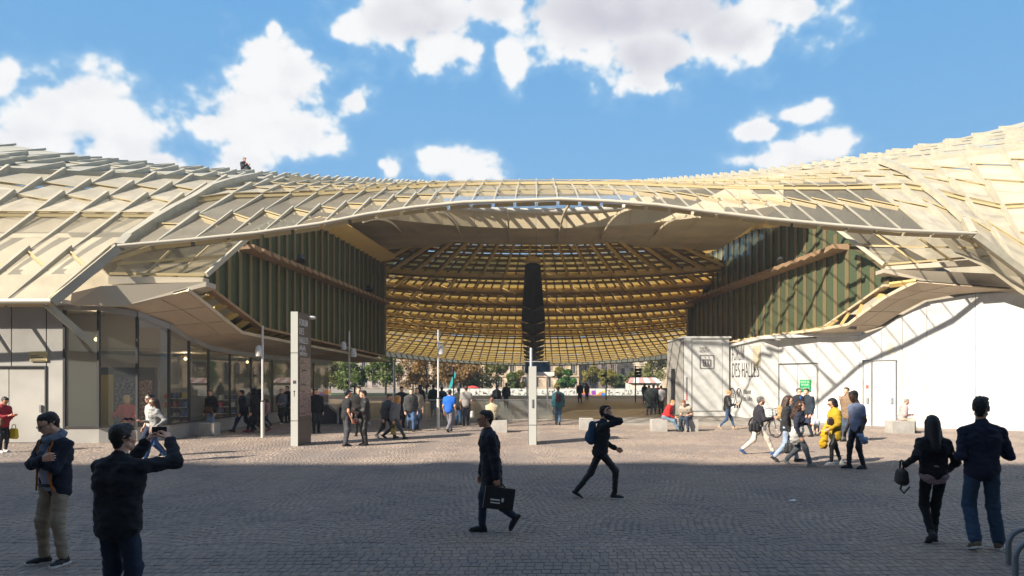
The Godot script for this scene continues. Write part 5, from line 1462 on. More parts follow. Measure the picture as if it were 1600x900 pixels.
	# cycle stands, bottom right
	for q in [[5.66, 7.72, "grey tubular cycle stand behind its twin at the right edge of the plaza"], [5.34, 7.15, "nearest grey tubular cycle stand at the right edge of the plaza"]]:
		s = Shape.new()
		var pts = []
		for k in 9: 
			var a = PI - PI / 2 * k / 8.0
			pts.append(Vector3(-0.32 + 0.18 + cos(a) * 0.18, 0.22 - 0.0 + sin(a) * 0.18, 0))
		pts.push_front(Vector3(-0.32, 0, 0)); pts.append(Vector3(0.9, 0.4, 0)); pts.append(Vector3(1.0, 0.3, 0)); pts.append(Vector3(1.02, 0, 0))
		s.tube(pts, 0.03, 10)
		tag(put("cycle_stand", s, mat("galvanised", lin(0.22, 0.24, 0.26), 0.45, 0.5), null, pl(q[0], 0, q[1])), q[2], "cycle stand", "cycle stands at the plaza's edge")
	# litter
	s = Shape.new(); s.slab(Vector3(-0.06, 0.01, 0), Vector3(0.02, 0.03, -0.05), Vector3(0.08, 0.012, 0), Vector3(0.0, 0.02, 0.04), 0.004); s.slab(Vector3(-0.02, 0.02, 0), Vector3(0.05, 0.05, -0.03), Vector3(0.07, 0.02, 0.03), Vector3(0.02, 0.012, 0.03), 0.004)
	tag(put("paper_scrap", s, M.letter, null, ground_at(1237, 784)), "crumpled white scrap of paper lying on the shaded setts", "litter")
	bicycle(pl(8.35, 0, 24.9), -1.15)

func bicycle(p: Vector3, yaw: float) -> void:
	var t = thing("bicycle", "dark bicycle with a front rack by the white wall behind the man in a blazer", "bicycle", "", p, yaw)
	for k in 2:
		var c = Vector3(0.52 if k == 0 else -0.52, 0.34, 0)
		var w = Node3D.new(); w.name = "wheel"; t.add_child(w, true); w.position = c
		var pts = []
		for i in 25: pts.append(Vector3(cos(TAU * i / 24.0) * 0.33, sin(TAU * i / 24.0) * 0.33, 0))
		var s = Shape.new(); s.tube(pts, 0.022, 6); put("tyre", s, M.dark, w)
		s = Shape.new()
		for i in 14: s.tube([Vector3.ZERO, Vector3(cos(TAU * i / 14.0) * 0.32, sin(TAU * i / 14.0) * 0.32, 0)], 0.003, 4)
		s.tube([Vector3(0, 0, -0.05), Vector3(0, 0, 0.05)], 0.025, 8)
		put("spokes", s, M.steel, w)
		s = Shape.new()
		for i in range(1, 12): 
			var a = PI * i / 12.0; var a2 = PI * (i + 1) / 12.0
			s.bar(Vector3(cos(a) * 0.365, sin(a) * 0.365, 0), Vector3(cos(a2) * 0.365, sin(a2) * 0.365, 0), 0.05, 0.006)
		put("mudguard", s, M.frame, w)
	var s = Shape.new()
	for q in [[Vector3(-0.52, 0.34, 0), Vector3(-0.08, 0.3, 0)], [Vector3(-0.08, 0.3, 0), Vector3(-0.2, 0.78, 0)], [Vector3(-0.52, 0.34, 0), Vector3(-0.18, 0.7, 0)], [Vector3(-0.08, 0.3, 0), Vector3(0.38, 0.78, 0)], [Vector3(-0.18, 0.62, 0), Vector3(0.36, 0.72, 0)], [Vector3(0.52, 0.34, 0), Vector3(0.36, 0.9, 0)]]:
		s.tube(q, 0.02, 8)
	put("frame", s, M.frame, t)
	s = Shape.new(); s.tube([Vector3(0.36, 0.9, 0), Vector3(0.34, 1.02, 0)], 0.015, 6); s.tube([Vector3(0.22, 1.04, -0.28), Vector3(0.36, 1.04, -0.2), Vector3(0.38, 1.02, 0), Vector3(0.36, 1.04, 0.2), Vector3(0.22, 1.04, 0.28)], 0.013, 6); put("handlebar", s, M.steel, t)
	s = Shape.new(); s.hexa([Vector3(-0.34, 0.82, -0.09), Vector3(-0.34, 0.82, 0.09), Vector3(-0.05, 0.83, 0.025), Vector3(-0.05, 0.83, -0.025), Vector3(-0.33, 0.88, -0.08), Vector3(-0.33, 0.88, 0.08), Vector3(-0.06, 0.87, 0.02), Vector3(-0.06, 0.87, -0.02)]); s.tube([Vector3(-0.2, 0.75, 0), Vector3(-0.21, 0.83, 0)], 0.014, 6); put("saddle", s, M.dark, t)
	s = Shape.new()
	for z in [-0.14, -0.07, 0.0, 0.07, 0.14]: s.bar(Vector3(0.36, 0.78, z), Vector3(0.68, 0.78, z), 0.012, 0.012)
	for x in [0.36, 0.68]: 
		s.bar(Vector3(x, 0.785, -0.15), Vector3(x, 0.785, 0.15), 0.012, 0.012)
		s.bar(Vector3(x, 0.98, -0.15), Vector3(x, 0.98, 0.15), 0.012, 0.012)
		for z in [-0.15, 0.15]: s.bar(Vector3(x, 0.78, z), Vector3(x, 0.98, z), 0.012, 0.012)
	put("front_rack", s, M.steel, t)
	s = Shape.new(); s.tube([Vector3(-0.08, 0.3, -0.06), Vector3(-0.08, 0.3, 0.06)], 0.09, 12); s.tube([Vector3(-0.08, 0.3, 0.08), Vector3(0.03, 0.18, 0.08)], 0.012, 6); s.tube([Vector3(-0.08, 0.3, -0.08), Vector3(-0.19, 0.42, -0.08)], 0.012, 6); put("crank", s, M.steel, t)

# ---------- people ----------
var folds = FastNoiseLite.new()
var strands = FastNoiseLite.new()
var HEADS = {}
var HAIR = {}
var HANDS = {}
var SHOES = {}
var cloths = {}

func cloth(r: float, g: float, b: float, rough := 0.9) -> StandardMaterial3D:
	var key = "%.3f %.3f %.3f" % [r, g, b]
	if not cloths.has(key):
		cloths[key] = textured(mat("cloth", lin(r, g, b), rough), M.soft, M.cloth_n, 3.0, 0.5, false)
		cloths[key].rim_enabled = true
		cloths[key].rim = 0.1
	return cloths[key]

func make_head(kind: String) -> ArrayMesh:       # origin between the eyes, face to +z, chin at -0.115, crown at +0.12
	if HEADS.has(kind): return HEADS[kind]
	var f = Field.new(Vector3(-0.14, -0.26, -0.17), Vector3(0.14, 0.17, 0.17), 0.0055, 170.0)
	var w = 0.93 if kind == "woman" else 1.0
	f.cap(Vector3(0, 0.035, -0.04), Vector3(0, 0.038, 0.018), 0.076, 0.072)
	f.cap(Vector3(0, 0.0, 0.028), Vector3(0, -0.055, 0.036), 0.058 * w, 0.046 * w)
	for s in [-1.0, 1.0]:
		f.cap(Vector3(0, -0.088, 0.062), Vector3(0.044 * s * w, -0.055, -0.005), 0.021, 0.026)      # jaw
		f.cap(Vector3(0.033 * s, -0.022, 0.06), Vector3(0.045 * s, -0.012, 0.035), 0.022, 0.024)    # cheek
		f.cap(Vector3(0.014 * s, 0.021, 0.085), Vector3(0.042 * s, 0.018, 0.068), 0.008, 0.009)     # brow
		f.cap(Vector3(0.076 * s, 0.008, -0.008), Vector3(0.078 * s, -0.022, -0.002), 0.013, 0.008)  # ear
		f.cap(Vector3(0.031 * s, -0.001, 0.090), Vector3(0.031 * s, -0.001, 0.096), 0.012, 0.012, -0.9)
		f.cap(Vector3(0.011 * s, -0.036, 0.092), Vector3(0.012 * s, -0.037, 0.088), 0.008, 0.007)
		f.cap(Vector3(0.018 * s, -0.061, 0.078), Vector3(0.0, -0.059, 0.087), 0.005, 0.006)
	f.cap(Vector3(0, 0.008, 0.085), Vector3(0, -0.033, 0.105), 0.007, 0.011)
	f.cap(Vector3(-0.012, -0.069, 0.081), Vector3(0.012, -0.069, 0.081), 0.006, 0.006)
	f.cap(Vector3(0, -0.06, -0.022), Vector3(0, -0.21, -0.035), 0.052 * w, 0.058 * w)
	HEADS[kind] = f.mesh()
	return HEADS[kind]

func make_hair(kind: String) -> ArrayMesh:
	if HAIR.has(kind): return HAIR[kind]
	var f = Field.new(Vector3(-0.2, -0.5, -0.26), Vector3(0.2, 0.24, 0.2), 0.009, 110.0)
	f.wrinkle_noise = strands
	f.wrinkle = 0.006
	f.cap(Vector3(0, 0.052, -0.048), Vector3(0, 0.062, 0.012), 0.078, 0.070)
	f.cap(Vector3(0, 0.0, -0.062), Vector3(0, -0.055, -0.052), 0.06, 0.042)
	f.cap(Vector3(-0.066, 0.02, -0.012), Vector3(0.066, 0.02, -0.012), 0.022, 0.022)
	if kind == "quiff":
		f.wrinkle = 0.014
		f.cap(Vector3(0, 0.085, -0.03), Vector3(0, 0.098, 0.03), 0.064, 0.05)
		f.cap(Vector3(-0.03, 0.11, 0.045), Vector3(0.035, 0.118, 0.04), 0.03, 0.03)
	elif kind == "long" or kind == "curly":
		f.cap(Vector3(0, 0.0, -0.075), Vector3(0, -0.33, -0.15), 0.085, 0.07)
		for s in [-1.0, 1.0]:
			f.cap(Vector3(0.06 * s, 0.03, -0.02), Vector3(0.085 * s, -0.26, -0.10), 0.04, 0.04)
		if kind == "curly": f.wrinkle = 0.045
	elif kind == "bun":
		f.cap(Vector3(0, 0.06, -0.12), Vector3(0, 0.07, -0.13), 0.038, 0.036)
	elif kind == "bob":
		f.cap(Vector3(0, 0.0, -0.07), Vector3(0, -0.10, -0.07), 0.085, 0.075)
		for s in [-1.0, 1.0]: f.cap(Vector3(0.065 * s, 0.03, -0.01), Vector3(0.075 * s, -0.09, -0.01), 0.034, 0.034)
	elif kind == "cap":
		f.wrinkle = 0.0
		f.cap(Vector3(-0.03, 0.075, 0.06), Vector3(-0.02, 0.062, 0.135), 0.022, 0.014); f.cap(Vector3(0.03, 0.075, 0.06), Vector3(0.02, 0.062, 0.135), 0.022, 0.014)
	elif kind == "hood":
		f.cap(Vector3(0, 0.02, -0.06), Vector3(0, -0.18, -0.06), 0.10, 0.11)
		for s in [-1.0, 1.0]: f.cap(Vector3(0.06 * s, 0.03, 0.02), Vector3(0.07 * s, -0.16, 0.03), 0.045, 0.05)
	HAIR[kind] = f.mesh()
	return HAIR[kind]

func make_hand(s: float, curl: float) -> ArrayMesh:      # s: -1 right, +1 left; fingers down -y, thumb side +z, palm towards the body
	var key = "%s %s" % [s, curl]
	if HANDS.has(key): return HANDS[key]
	var f = Field.new(Vector3(-0.11, -0.23, -0.09), Vector3(0.11, 0.05, 0.11), 0.0045, 380.0)
	var pn = Vector3(-s, 0, 0)
	f.cap(Vector3(0, 0.03, 0), Vector3(0, -0.02, 0), 0.026, 0.024)
	for i in 4:
		var kz: float = [0.030, 0.010, -0.010, -0.029][i]
		var len: float = [0.074, 0.082, 0.077, 0.060][i]
		var kn = Vector3(0, -0.088 + absf(kz - 0.005) * 0.12, kz)
		f.cap(Vector3(0, -0.01, kz * 0.55), kn, 0.016, 0.0125)
		var p = kn
		var a = 0.0
		for j in 3:
			a += curl * [0.75, 1.0, 0.7][j] * (1.0 + 0.12 * i)
			var q = p + (Vector3(0, -1, 0) * cos(a) + pn * sin(a)) * len * [0.45, 0.32, 0.23][j] + Vector3(0, 0, kz * 0.10)
			f.cap(p, q, 0.0098 - 0.001 * j, 0.009 - 0.001 * j)
			p = q
	var t0 = Vector3(0, -0.022, 0.022); var t1 = Vector3(-s * 0.016, -0.056, 0.047) ; var t2 = t1 + Vector3(-s * (0.008 + curl * 0.02), -0.03, 0.008 - curl * 0.012); var t3 = t2 + Vector3(-s * (0.006 + curl * 0.02), -0.024, -curl * 0.014)
	f.cap(t0, t1, 0.016, 0.0125); f.cap(t1, t2, 0.0115, 0.0105); f.cap(t2, t3, 0.0102, 0.0085)
	HANDS[key] = f.mesh()
	return HANDS[key]

func make_shoe(kind: String) -> Array:          # ankle joint at the origin, toe to +z, ground at -0.085
	if SHOES.has(kind): return SHOES[kind]
	var f = Field.new(Vector3(-0.1, -0.13, -0.14), Vector3(0.1, 0.16, 0.24), 0.009, 130.0)
	f.cap(Vector3(0, -0.045, -0.045), Vector3(0, -0.05, 0.07), 0.036, 0.036)
	f.cap(Vector3(0.004, -0.052, 0.07), Vector3(0, -0.058, 0.145), 0.040, 0.026)
	f.cap(Vector3(0, -0.02, -0.02), Vector3(0, 0.02 if kind != "boot" else 0.12, -0.015), 0.043, 0.042)
	f.cap(Vector3(0, -0.13, -0.09), Vector3(0, -0.13, 0.2), 0.043, 0.043, -3.0)
	var s = Shape.new()
	var out = [[-0.034, -0.085], [-0.040, -0.02], [-0.036, 0.04], [-0.046, 0.10], [-0.038, 0.155], [-0.012, 0.185], [0.018, 0.182], [0.042, 0.15], [0.047, 0.10], [0.036, 0.04], [0.040, -0.02], [0.034, -0.085]]
	for i in out.size():
		var a = out[i]; var b = out[(i + 1) % out.size()]
		var lo = -0.086; var hi = -0.062
		s.quad(Vector3(a[0], lo, a[1]), Vector3(a[0], hi, a[1]), Vector3(b[0], hi, b[1]), Vector3(b[0], lo, b[1]))
		s.tri(Vector3(0, hi, 0.05), Vector3(b[0], hi, b[1]), Vector3(a[0], hi, a[1])); s.tri(Vector3(0, lo, 0.05), Vector3(a[0], lo, a[1]), Vector3(b[0], lo, b[1]))
	SHOES[kind] = [f.mesh(), s.mesh()]
	return SHOES[kind]

func bend(a: Vector3, target: Vector3, l1: float, l2: float, pole: Vector3) -> Array:    # two-bone limb: [middle joint, end]
	var v = target - a
	var d = clampf(v.length(), absf(l1 - l2) + 0.01, (l1 + l2) * 0.999)
	var u = v.normalized()
	var p = (pole - u * pole.dot(u)).normalized()
	var c = (l1 * l1 - l2 * l2 + d * d) / (2.0 * d)
	return [a + u * c + p * sqrt(maxf(0.0, l1 * l1 - c * c)), a + u * d]

# o: x, d (place), yaw (0 faces the viewer, 90 right), h, feet [[x,z,lift,pitch],[..]] left then right, hands [left, right] (Vector3 in units of height, person space: +x its left, +z forward),
# lean, head [yaw, pitch], top, legs, skin, hair, tops "jacket|tee|coat|shirt|dress", seat (height) ...
func person(o: Dictionary) -> Node3D:
	var d: float = o.d
	var h: float = o.get("h", 1.72)
	var t = thing("person", o.label, "person", o.get("group", ""), pl(o.x, o.get("y", 0.0), d), deg_to_rad(o.get("yaw", 0.0)))
	var cell = clampf(d * 0.00125, 0.0125, 0.034)
	var k = 0.95 / cell
	var big: float = o.get("big", 1.0)
	var fem: bool = o.get("fem", false)
	var feet: Array = o.get("feet", [[0.055, 0.0, 0.0, 0.0], [-0.055, 0.01, 0.0, 0.0]])
	var lean: float = deg_to_rad(o.get("lean", 2.0))
	var L = 0.2395 * h
	var hip_w = 0.052 * h
	# pelvis
	var seat: float = o.get("seat", 0.0)
	var hip_y = 0.525 * h
	var ankles = []
	for f in feet: ankles.append(Vector3(f[0] * h, 0.05 * h + f[2] * h, f[1] * h))
	if seat > 0.0: hip_y = seat + 0.085
	else:
		for i in 2:
			var a: Vector3 = ankles[i]
			var dx = a.x - hip_w * (1 if i == 0 else -1)
			hip_y = minf(hip_y, a.y + sqrt(maxf(0.01, pow(2 * L * 0.995, 2) - dx * dx - a.z * a.z)))
	var pelvis = Vector3(o.get("shift", 0.0) * h, hip_y, o.get("back", 0.0) * h)
	var up = Vector3(0, cos(lean), sin(lean))
	var tw = Basis(Vector3.UP, deg_to_rad(o.get("twist", 0.0)))
	var fwd = tw * Vector3(0, -sin(lean), cos(lean))
	var right = tw * Vector3(1, 0, 0)              # the person's left
	up = tw * up
	var chest = pelvis + up * 0.20 * h
	var neck = pelvis + up * 0.305 * h
	var sw = (0.098 if fem else 0.110) * h * (0.5 + 0.5 * big)
	var sh = [neck + right * sw - up * 0.04 * h, neck - right * sw - up * 0.04 * h]
	var hips = [pelvis + Vector3(hip_w, 0, 0), pelvis - Vector3(hip_w, 0, 0)]
	var knees = []
	for i in 2:
		var pole = Vector3(0.03 * (1 if i == 0 else -1), 0, 1)
		if o.has("knees"): pole = o.knees[i]
		var r = bend(hips[i], ankles[i], L, L, pole)
		knees.append(r[0]); ankles[i] = r[1]
	var hands: Array = o.get("hands", [null, null])
	var elbows = []; var wrists = []
	var la = 0.172 * h; var lf = 0.155 * h
	for i in 2:
		var s = 1.0 if i == 0 else -1.0
		var target: Vector3 = sh[i] - up * 0.31 * h + right * s * 0.035 * h + fwd * 0.05 * h
		if hands[i] != null:
			var q: Vector3 = hands[i]
			target = (right * q.x + Vector3.UP * q.y + fwd.slide(Vector3.UP).normalized() * q.z) * h
		var r = bend(sh[i], target, la, lf, o.get("elbow", [right * s * 0.3 - fwd * 0.9 - Vector3.UP * 0.4, right * s * 0.3 - fwd * 0.9 - Vector3.UP * 0.4])[i])
		elbows.append(r[0]); wrists.append(r[1])
	# head frame
	var hd: Array = o.get("head", [0.0, 0.0])
	var hb = tw * Basis(Vector3.UP, deg_to_rad(hd[0])) * Basis(Vector3.RIGHT, deg_to_rad(hd[1]))
	var hs = h / 1.75 * (0.97 if fem else 1.0)
	var eyes = neck + up * 0.05 * h + fwd * 0.012 * h + hb * Vector3(0, 0.085 * hs, 0.02 * hs)
	var head_t = Transform3D(hb.scaled(Vector3.ONE * hs), eyes)
	# the bare body: one continuous surface, head and hands with it
	var lo = Vector3(-0.75, -0.1, -0.75) * h; var hi = Vector3(0.75, 0.98, 0.75) * h
	var pts = [pelvis, neck, eyes]; pts.append_array(knees); pts.append_array(ankles); pts.append_array(elbows); pts.append_array(wrists)
	var mn: Vector3 = pts[0]; var mx: Vector3 = pts[0]
	for p in pts: mn = mn.min(p); mx = mx.max(p)
	lo = mn - Vector3(0.28, 0.12, 0.28); hi = mx + Vector3(0.28, 0.1, 0.28)
	var lk0: String = o.get("legs_kind", "trousers")
	var bare: bool = o.get("tops", "jacket") in ["tee", "dress"] or o.get("legs_kind", "") in ["skirt", "bare"]
	var bc = cell
	var body = Field.new(lo, hi, bc, 1.5 / bc)
	body.cap(pelvis, chest, 0.05 * h, 0.05 * h); body.cap(chest, neck - up * 0.03 * h, 0.05 * h, 0.035 * h); body.cap(neck - up * 0.02 * h, eyes - hb * Vector3(0, 0.09 * hs, 0.02), 0.033 * h, 0.03 * h)
	for i in 2:
		body.cap(neck, sh[i], 0.022 * h, 0.02 * h)
		var lw = 1.0 if bare else 0.72
		body.cap(sh[i], elbows[i], 0.026 * h * lw, 0.022 * h * lw); body.cap(elbows[i], wrists[i], 0.022 * h * lw, 0.0155 * h)
		var sw2 = 1.0 if lk0 in ["skirt", "bare"] else 0.62
		body.cap(hips[i], knees[i], 0.045 * h * sw2, 0.032 * h * sw2); body.cap(knees[i], ankles[i], 0.03 * h * sw2, 0.02 * h * sw2)
	var st = SurfaceTool.new()
	st.append_from(body.mesh(), 0, Transform3D())
	st.append_from(make_head("woman" if fem else "man"), 0, head_t)
	var curls: Array = o.get("curl", [0.35, 0.35])
	var thumbs: Array = o.get("thumb", [fwd, fwd])
	var hand_pos = []
	for i in 2:
		var s = 1.0 if i == 0 else -1.0
		var y: Vector3 = (elbows[i] - wrists[i]).normalized()
		if o.has("hand_dir") and o.hand_dir[i] != null: y = -(right * o.hand_dir[i].x + Vector3.UP * o.hand_dir[i].y + fwd * o.hand_dir[i].z).normalized()
		var th: Vector3 = thumbs[i]
		if th.length() < 0.01: th = fwd
		var z = (th - y * th.dot(y))
		z = z.normalized() if z.length() > 0.05 else Vector3.UP.slide(y).normalized()
		var x = y.cross(z)
		var hg = 0.94 * h / 1.75
		st.append_from(make_hand(s, curls[i]), 0, Transform3D(Basis(x, y, z).scaled_local(Vector3.ONE * hg), wrists[i] - y * 0.012))
		hand_pos.append(wrists[i] - y * 0.09 * hg)
	var sk: Color = o.get("skin", lin(0.42, 0.25, 0.17))
	var skm = cloth(0, 0, 0)
	var key = "skin" + str(sk)
	if not M.has(key):
		M[key] = mat("skin", sk, 0.55)
		M[key].subsurf_scatter_enabled = true
		M[key].subsurf_scatter_strength = 0.08
	put("body", st.commit(), M[key], t)
	# trousers or skirt
	var lk: String = o.get("legs_kind", "trousers")
	var lg: Array = o.get("legs", [0.02, 0.025, 0.04])
	if lk != "bare":
		var f = Field.new(lo, hi, cell, k)
		f.wrinkle_noise = folds; f.wrinkle = 0.010 if cell < 0.02 else 0.012
		f.cap(hips[0] + Vector3(0, 0.02, 0), hips[1] + Vector3(0, 0.02, 0), 0.046 * h, 0.046 * h)
		f.cap(pelvis + up * 0.05 * h - right * 0.03 * h, pelvis + up * 0.05 * h + right * 0.03 * h, 0.052 * h, 0.052 * h)
		var sl: float = o.get("slim", 1.0)
		for i in 2:
			f.cap(hips[i], knees[i], 0.050 * h * (0.6 + 0.4 * sl), 0.040 * h * sl)
			if lk == "skirt":
				f.cap(hips[i], knees[i].lerp(ankles[i], o.get("skirt_len", 0.2)), 0.07 * h, 0.07 * h)
			else:
				f.cap(knees[i], ankles[i] + Vector3(0, 0.015 * h, 0), 0.039 * h * sl, 0.032 * h * sl * o.get("cuff", 1.0))
		put("skirt" if lk == "skirt" else "trousers", f.mesh(), cloth(lg[0], lg[1], lg[2]), t)
	# upper clothing
	var kind: String = o.get("tops", "jacket")
	var tc: Array = o.get("top", [0.02, 0.02, 0.025])
	var f2 = Field.new(lo, hi, cell, k)
	f2.wrinkle_noise = folds; f2.wrinkle = (0.014 if cell < 0.02 else 0.014) * (0.7 if kind == "tee" else 1.0)
	var th: float = {"tee": 0.96, "shirt": 1.0, "jacket": 1.1, "coat": 1.14, "dress": 0.96, "puffer": 1.2}.get(kind, 1.0) * big * (0.92 if fem else 1.0)
	for s in [-1.0, 1.0]:
		f2.cap(pelvis + up * 0.055 * h + right * s * 0.035 * h, chest + right * s * 0.045 * h, 0.058 * h * th, 0.066 * h * th)
		f2.cap(chest + right * s * 0.045 * h, neck - up * 0.055 * h + right * s * 0.045 * h, 0.066 * h * th, 0.055 * h * th)
		if fem: f2.cap(chest + right * s * 0.04 * h + fwd * 0.05 * h, chest + right * s * 0.04 * h + fwd * 0.055 * h, 0.035 * h, 0.035 * h)
	if o.get("belly", 0.0) > 0.0: f2.cap(pelvis + up * 0.09 * h + fwd * 0.03 * h, pelvis + up * 0.14 * h + fwd * 0.03 * h, 0.075 * h * o.belly, 0.075 * h * o.belly)
	f2.cap(neck - up * 0.02 * h, neck + up * (0.012 if kind != "tee" else -0.005) * h, 0.043 * h, (0.036 if kind != "tee" else 0.03) * h)
	var hem: float = o.get("hem", {"tee": 0.0, "shirt": 0.0, "jacket": -0.02, "coat": -0.16, "dress": -0.2, "puffer": 0.0}.get(kind, 0.0))
	if hem < 0.03:
		for i in 2:
			var s = 1.0 if i == 0 else -1.0
			var dirn: Vector3 = Vector3(0, hem * h, 0) if seat <= 0.0 else (knees[i] - hips[i]).normalized() * absf(hem) * h
			f2.cap(pelvis + up * 0.06 * h + right * s * 0.035 * h, pelvis + right * s * 0.04 * h + dirn, 0.06 * h * th, 0.063 * h * th)
		f2.cap(pelvis + up * 0.02 * h - fwd * 0.012 * h, pelvis + Vector3(0, hem * h, 0) * (0.0 if seat > 0.0 else 1.0) - fwd * 0.015 * h, 0.065 * h * th, 0.066 * h * th)
	if o.get("open", false):          # unbuttoned: the front stands apart
		f2.cap(pelvis + fwd * 0.12 * h - up * 0.12 * h, pelvis + fwd * 0.115 * h + up * 0.05 * h, 0.10 * h, 0.055 * h, -30.0)
	for i in 2:
		f2.cap(neck - up * 0.035 * h, sh[i] - up * 0.006 * h, 0.044 * h, 0.027 * h * th)
		var ra = 0.033 * h * th
		if kind == "tee" or kind == "dress":
			f2.cap(sh[i], sh[i].lerp(elbows[i], 0.62), ra, ra * 0.95)
		else:
			f2.cap(sh[i].lerp(elbows[i], 0.06), elbows[i], ra * 0.92, ra * 0.88)
			f2.cap(elbows[i], elbows[i].lerp(wrists[i], o.get("sleeve", 0.97)), ra * 0.86, ra * 0.72)
	put({"tee": "t_shirt", "puffer": "coat"}.get(kind, kind), f2.mesh(), cloth(tc[0], tc[1], tc[2]), t)
	# shoes
	var sc: Array = o.get("shoes", [0.015, 0.015, 0.015])
	var so: Array = o.get("sole", sc)
	var sm = make_shoe(o.get("shoe_kind", "shoe"))
	for i in 2:
		var b = Basis(Vector3.UP, deg_to_rad(feet[i][4] if feet[i].size() > 4 else (8.0 if i == 0 else -8.0))) * Basis(Vector3.RIGHT, deg_to_rad(feet[i][3]))
		var shoe = put("shoe", sm[0], cloth(sc[0], sc[1], sc[2], 0.6), t)
		shoe.transform = Transform3D(b.scaled(Vector3.ONE * h / 1.75), ankles[i])
		put("sole", sm[1], cloth(so[0], so[1], so[2], 0.6), shoe)
	# hair, eyes, glasses
	var hk: String = o.get("hair", "short")
	if hk != "none":
		var hc: Array = o.get("hair_c", [0.012, 0.009, 0.007])
		var hr = put({"cap": "cap", "hood": "hood"}.get(hk, "hair"), make_hair(hk), cloth(hc[0], hc[1], hc[2], 0.55), t)
		hr.transform = head_t
	if d < 20.0:
		var es = Shape.new()
		for s in [-1.0, 1.0]: es.lathe([[0.0, 0.009], [0.008, 0.005], [0.0095, 0.0], [0.008, -0.005], [0.0, -0.009]], Vector3(0.031 * s, -0.001, 0.082), 10)
		var ey = put("eyes", es, M.dark, t)
		ey.transform = head_t
	if o.get("glasses", "") != "":
		var gs = Shape.new()
		for s in [-1.0, 1.0]:
			var pr = []
			for i in 13: pr.append(Vector3(0.033 * s + cos(TAU * i / 12.0) * 0.024, -0.003 + sin(TAU * i / 12.0) * 0.019, 0.106 - 0.005))
			gs.tube(pr, 0.003, 5)
			if o.glasses == "sun": gs.box(Vector3(0.033 * s, -0.003, 0.101), Vector3(0.044, 0.034, 0.004))
			gs.tube([Vector3(0.058 * s, 0.004, 0.098), Vector3(0.076 * s, 0.008, 0.0)], 0.003, 5)
		gs.tube([Vector3(-0.01, 0.002, 0.104), Vector3(0.01, 0.002, 0.104)], 0.003, 5)
		var g = put("sunglasses" if o.glasses == "sun" else "glasses", gs, M.frame, t)
		g.transform = head_t
		if o.get("glasses_up", false): g.transform = head_t * Transform3D(Basis(Vector3.RIGHT, -0.9), Vector3(0, 0.085, -0.02))
	t.set_meta("j", {"neck": neck, "chest": chest, "pelvis": pelvis, "hands": hand_pos, "wrists": wrists, "sh": sh, "eyes": eyes, "fwd": fwd, "right": right, "up": up, "hips": hips, "head": head_t, "elbows": elbows, "knees": knees})
	return t

func worn(t: Node3D, called: String, label: String, category: String) -> Node3D:      # something carried: a thing of its own, placed in the carrier's frame
	var b = thing(called, label, category)
	b.transform = t.transform
	return b

func backpack(t: Node3D, label: String, c: Array, size := 1.0) -> void:
	var j: Dictionary = t.get_meta("j")
	var b = worn(t, "backpack", label, "backpack")
	var m = cloth(c[0], c[1], c[2])
	var lo: Vector3 = j.chest - j.fwd * 0.2 - Vector3(0.35, 0.4, 0.35); var f = Field.new(lo, lo + Vector3(0.7, 0.8, 0.7), 0.02, 45.0)
	var p: Vector3 = j.chest - j.fwd * 0.185 - j.up * 0.02
	for s in [-1.0, 1.0]: f.cap(p + j.right * 0.07 * s - j.up * 0.15 * size, p + j.right * 0.06 * s + j.up * 0.15 * size, 0.075 * size, 0.065 * size)
	f.cap(p - j.fwd * 0.05 - j.up * 0.1, p - j.fwd * 0.05 - j.up * 0.04, 0.07 * size, 0.06 * size)
	put("bag", f.mesh(), m, b)
	var s = Shape.new()
	for k in 2:
		var q: Vector3 = j.sh[k].lerp(j.neck, 0.35)
		s.tube([p + j.up * 0.16, q + j.up * 0.045 * 1.6, q + j.fwd * 0.10 - j.up * 0.03, q + j.fwd * 0.115 - j.up * 0.2, j.chest - j.up * 0.1 + (q - j.neck) * 1.1, p - j.up * 0.12 + (q - j.neck) * 0.6], 0.018, 6)
	put("strap", s, m, b)

func hand_bag(t: Node3D, label: String, at0: Vector3, w: float, hh: float, dp: float, c: Array, handle: float, along_fwd := true, category := "bag", m: Material = null) -> Node3D:
	var j: Dictionary = t.get_meta("j")
	var b = worn(t, category.replace(" ", "_"), label, category)
	var f = Field.new(at0 - Vector3(0.45, hh + handle + 0.2, 0.45), at0 + Vector3(0.45, 0.15, 0.45), 0.016, 60.0)
	var ax: Vector3 = (j.fwd if along_fwd else j.right).slide(Vector3.UP).normalized()
	var ct = at0 - Vector3(0, handle + hh / 2, 0)
	var r = dp / 2
	for i in 3:
		var x = lerpf(-1, 1, i / 2.0) * (w / 2 - r)
		f.cap(ct + ax * x * 0.92 + Vector3(0, hh / 2 - r, 0), ct + ax * x - Vector3(0, hh / 2 - r, 0), r * 0.85, r)
	put("bag", f.mesh(), m if m else cloth(c[0], c[1], c[2], 0.6), b)
	var s = Shape.new()
	s.tube([ct + ax * w * 0.25 + Vector3(0, hh / 2 - 0.03, 0), ct + ax * w * 0.2 + Vector3(0, hh / 2 + handle * 0.85, 0), ct + Vector3(0, hh / 2 + handle, 0), ct - ax * w * 0.2 + Vector3(0, hh / 2 + handle * 0.85, 0), ct - ax * w * 0.25 + Vector3(0, hh / 2 - 0.03, 0)], 0.011, 6)
	put("handle", s, cloth(c[0] * 0.7, c[1] * 0.7, c[2] * 0.7), b)
	return b

func phone(t: Node3D, label: String, p: Vector3, b: Basis) -> void:
	var s = Shape.new()
	s.box(Vector3.ZERO, Vector3(0.072, 0.145, 0.008))
	var o = worn(t, "phone", label, "phone")
	put("case", s, M.dark, o).transform = Transform3D(b, p)
	var q = Shape.new(); q.box(Vector3(0, 0, 0.0045), Vector3(0.064, 0.132, 0.001))
	put("display", q, mat("phone display", lin(0.02, 0.022, 0.028), 0.1), o).transform = Transform3D(b, p)

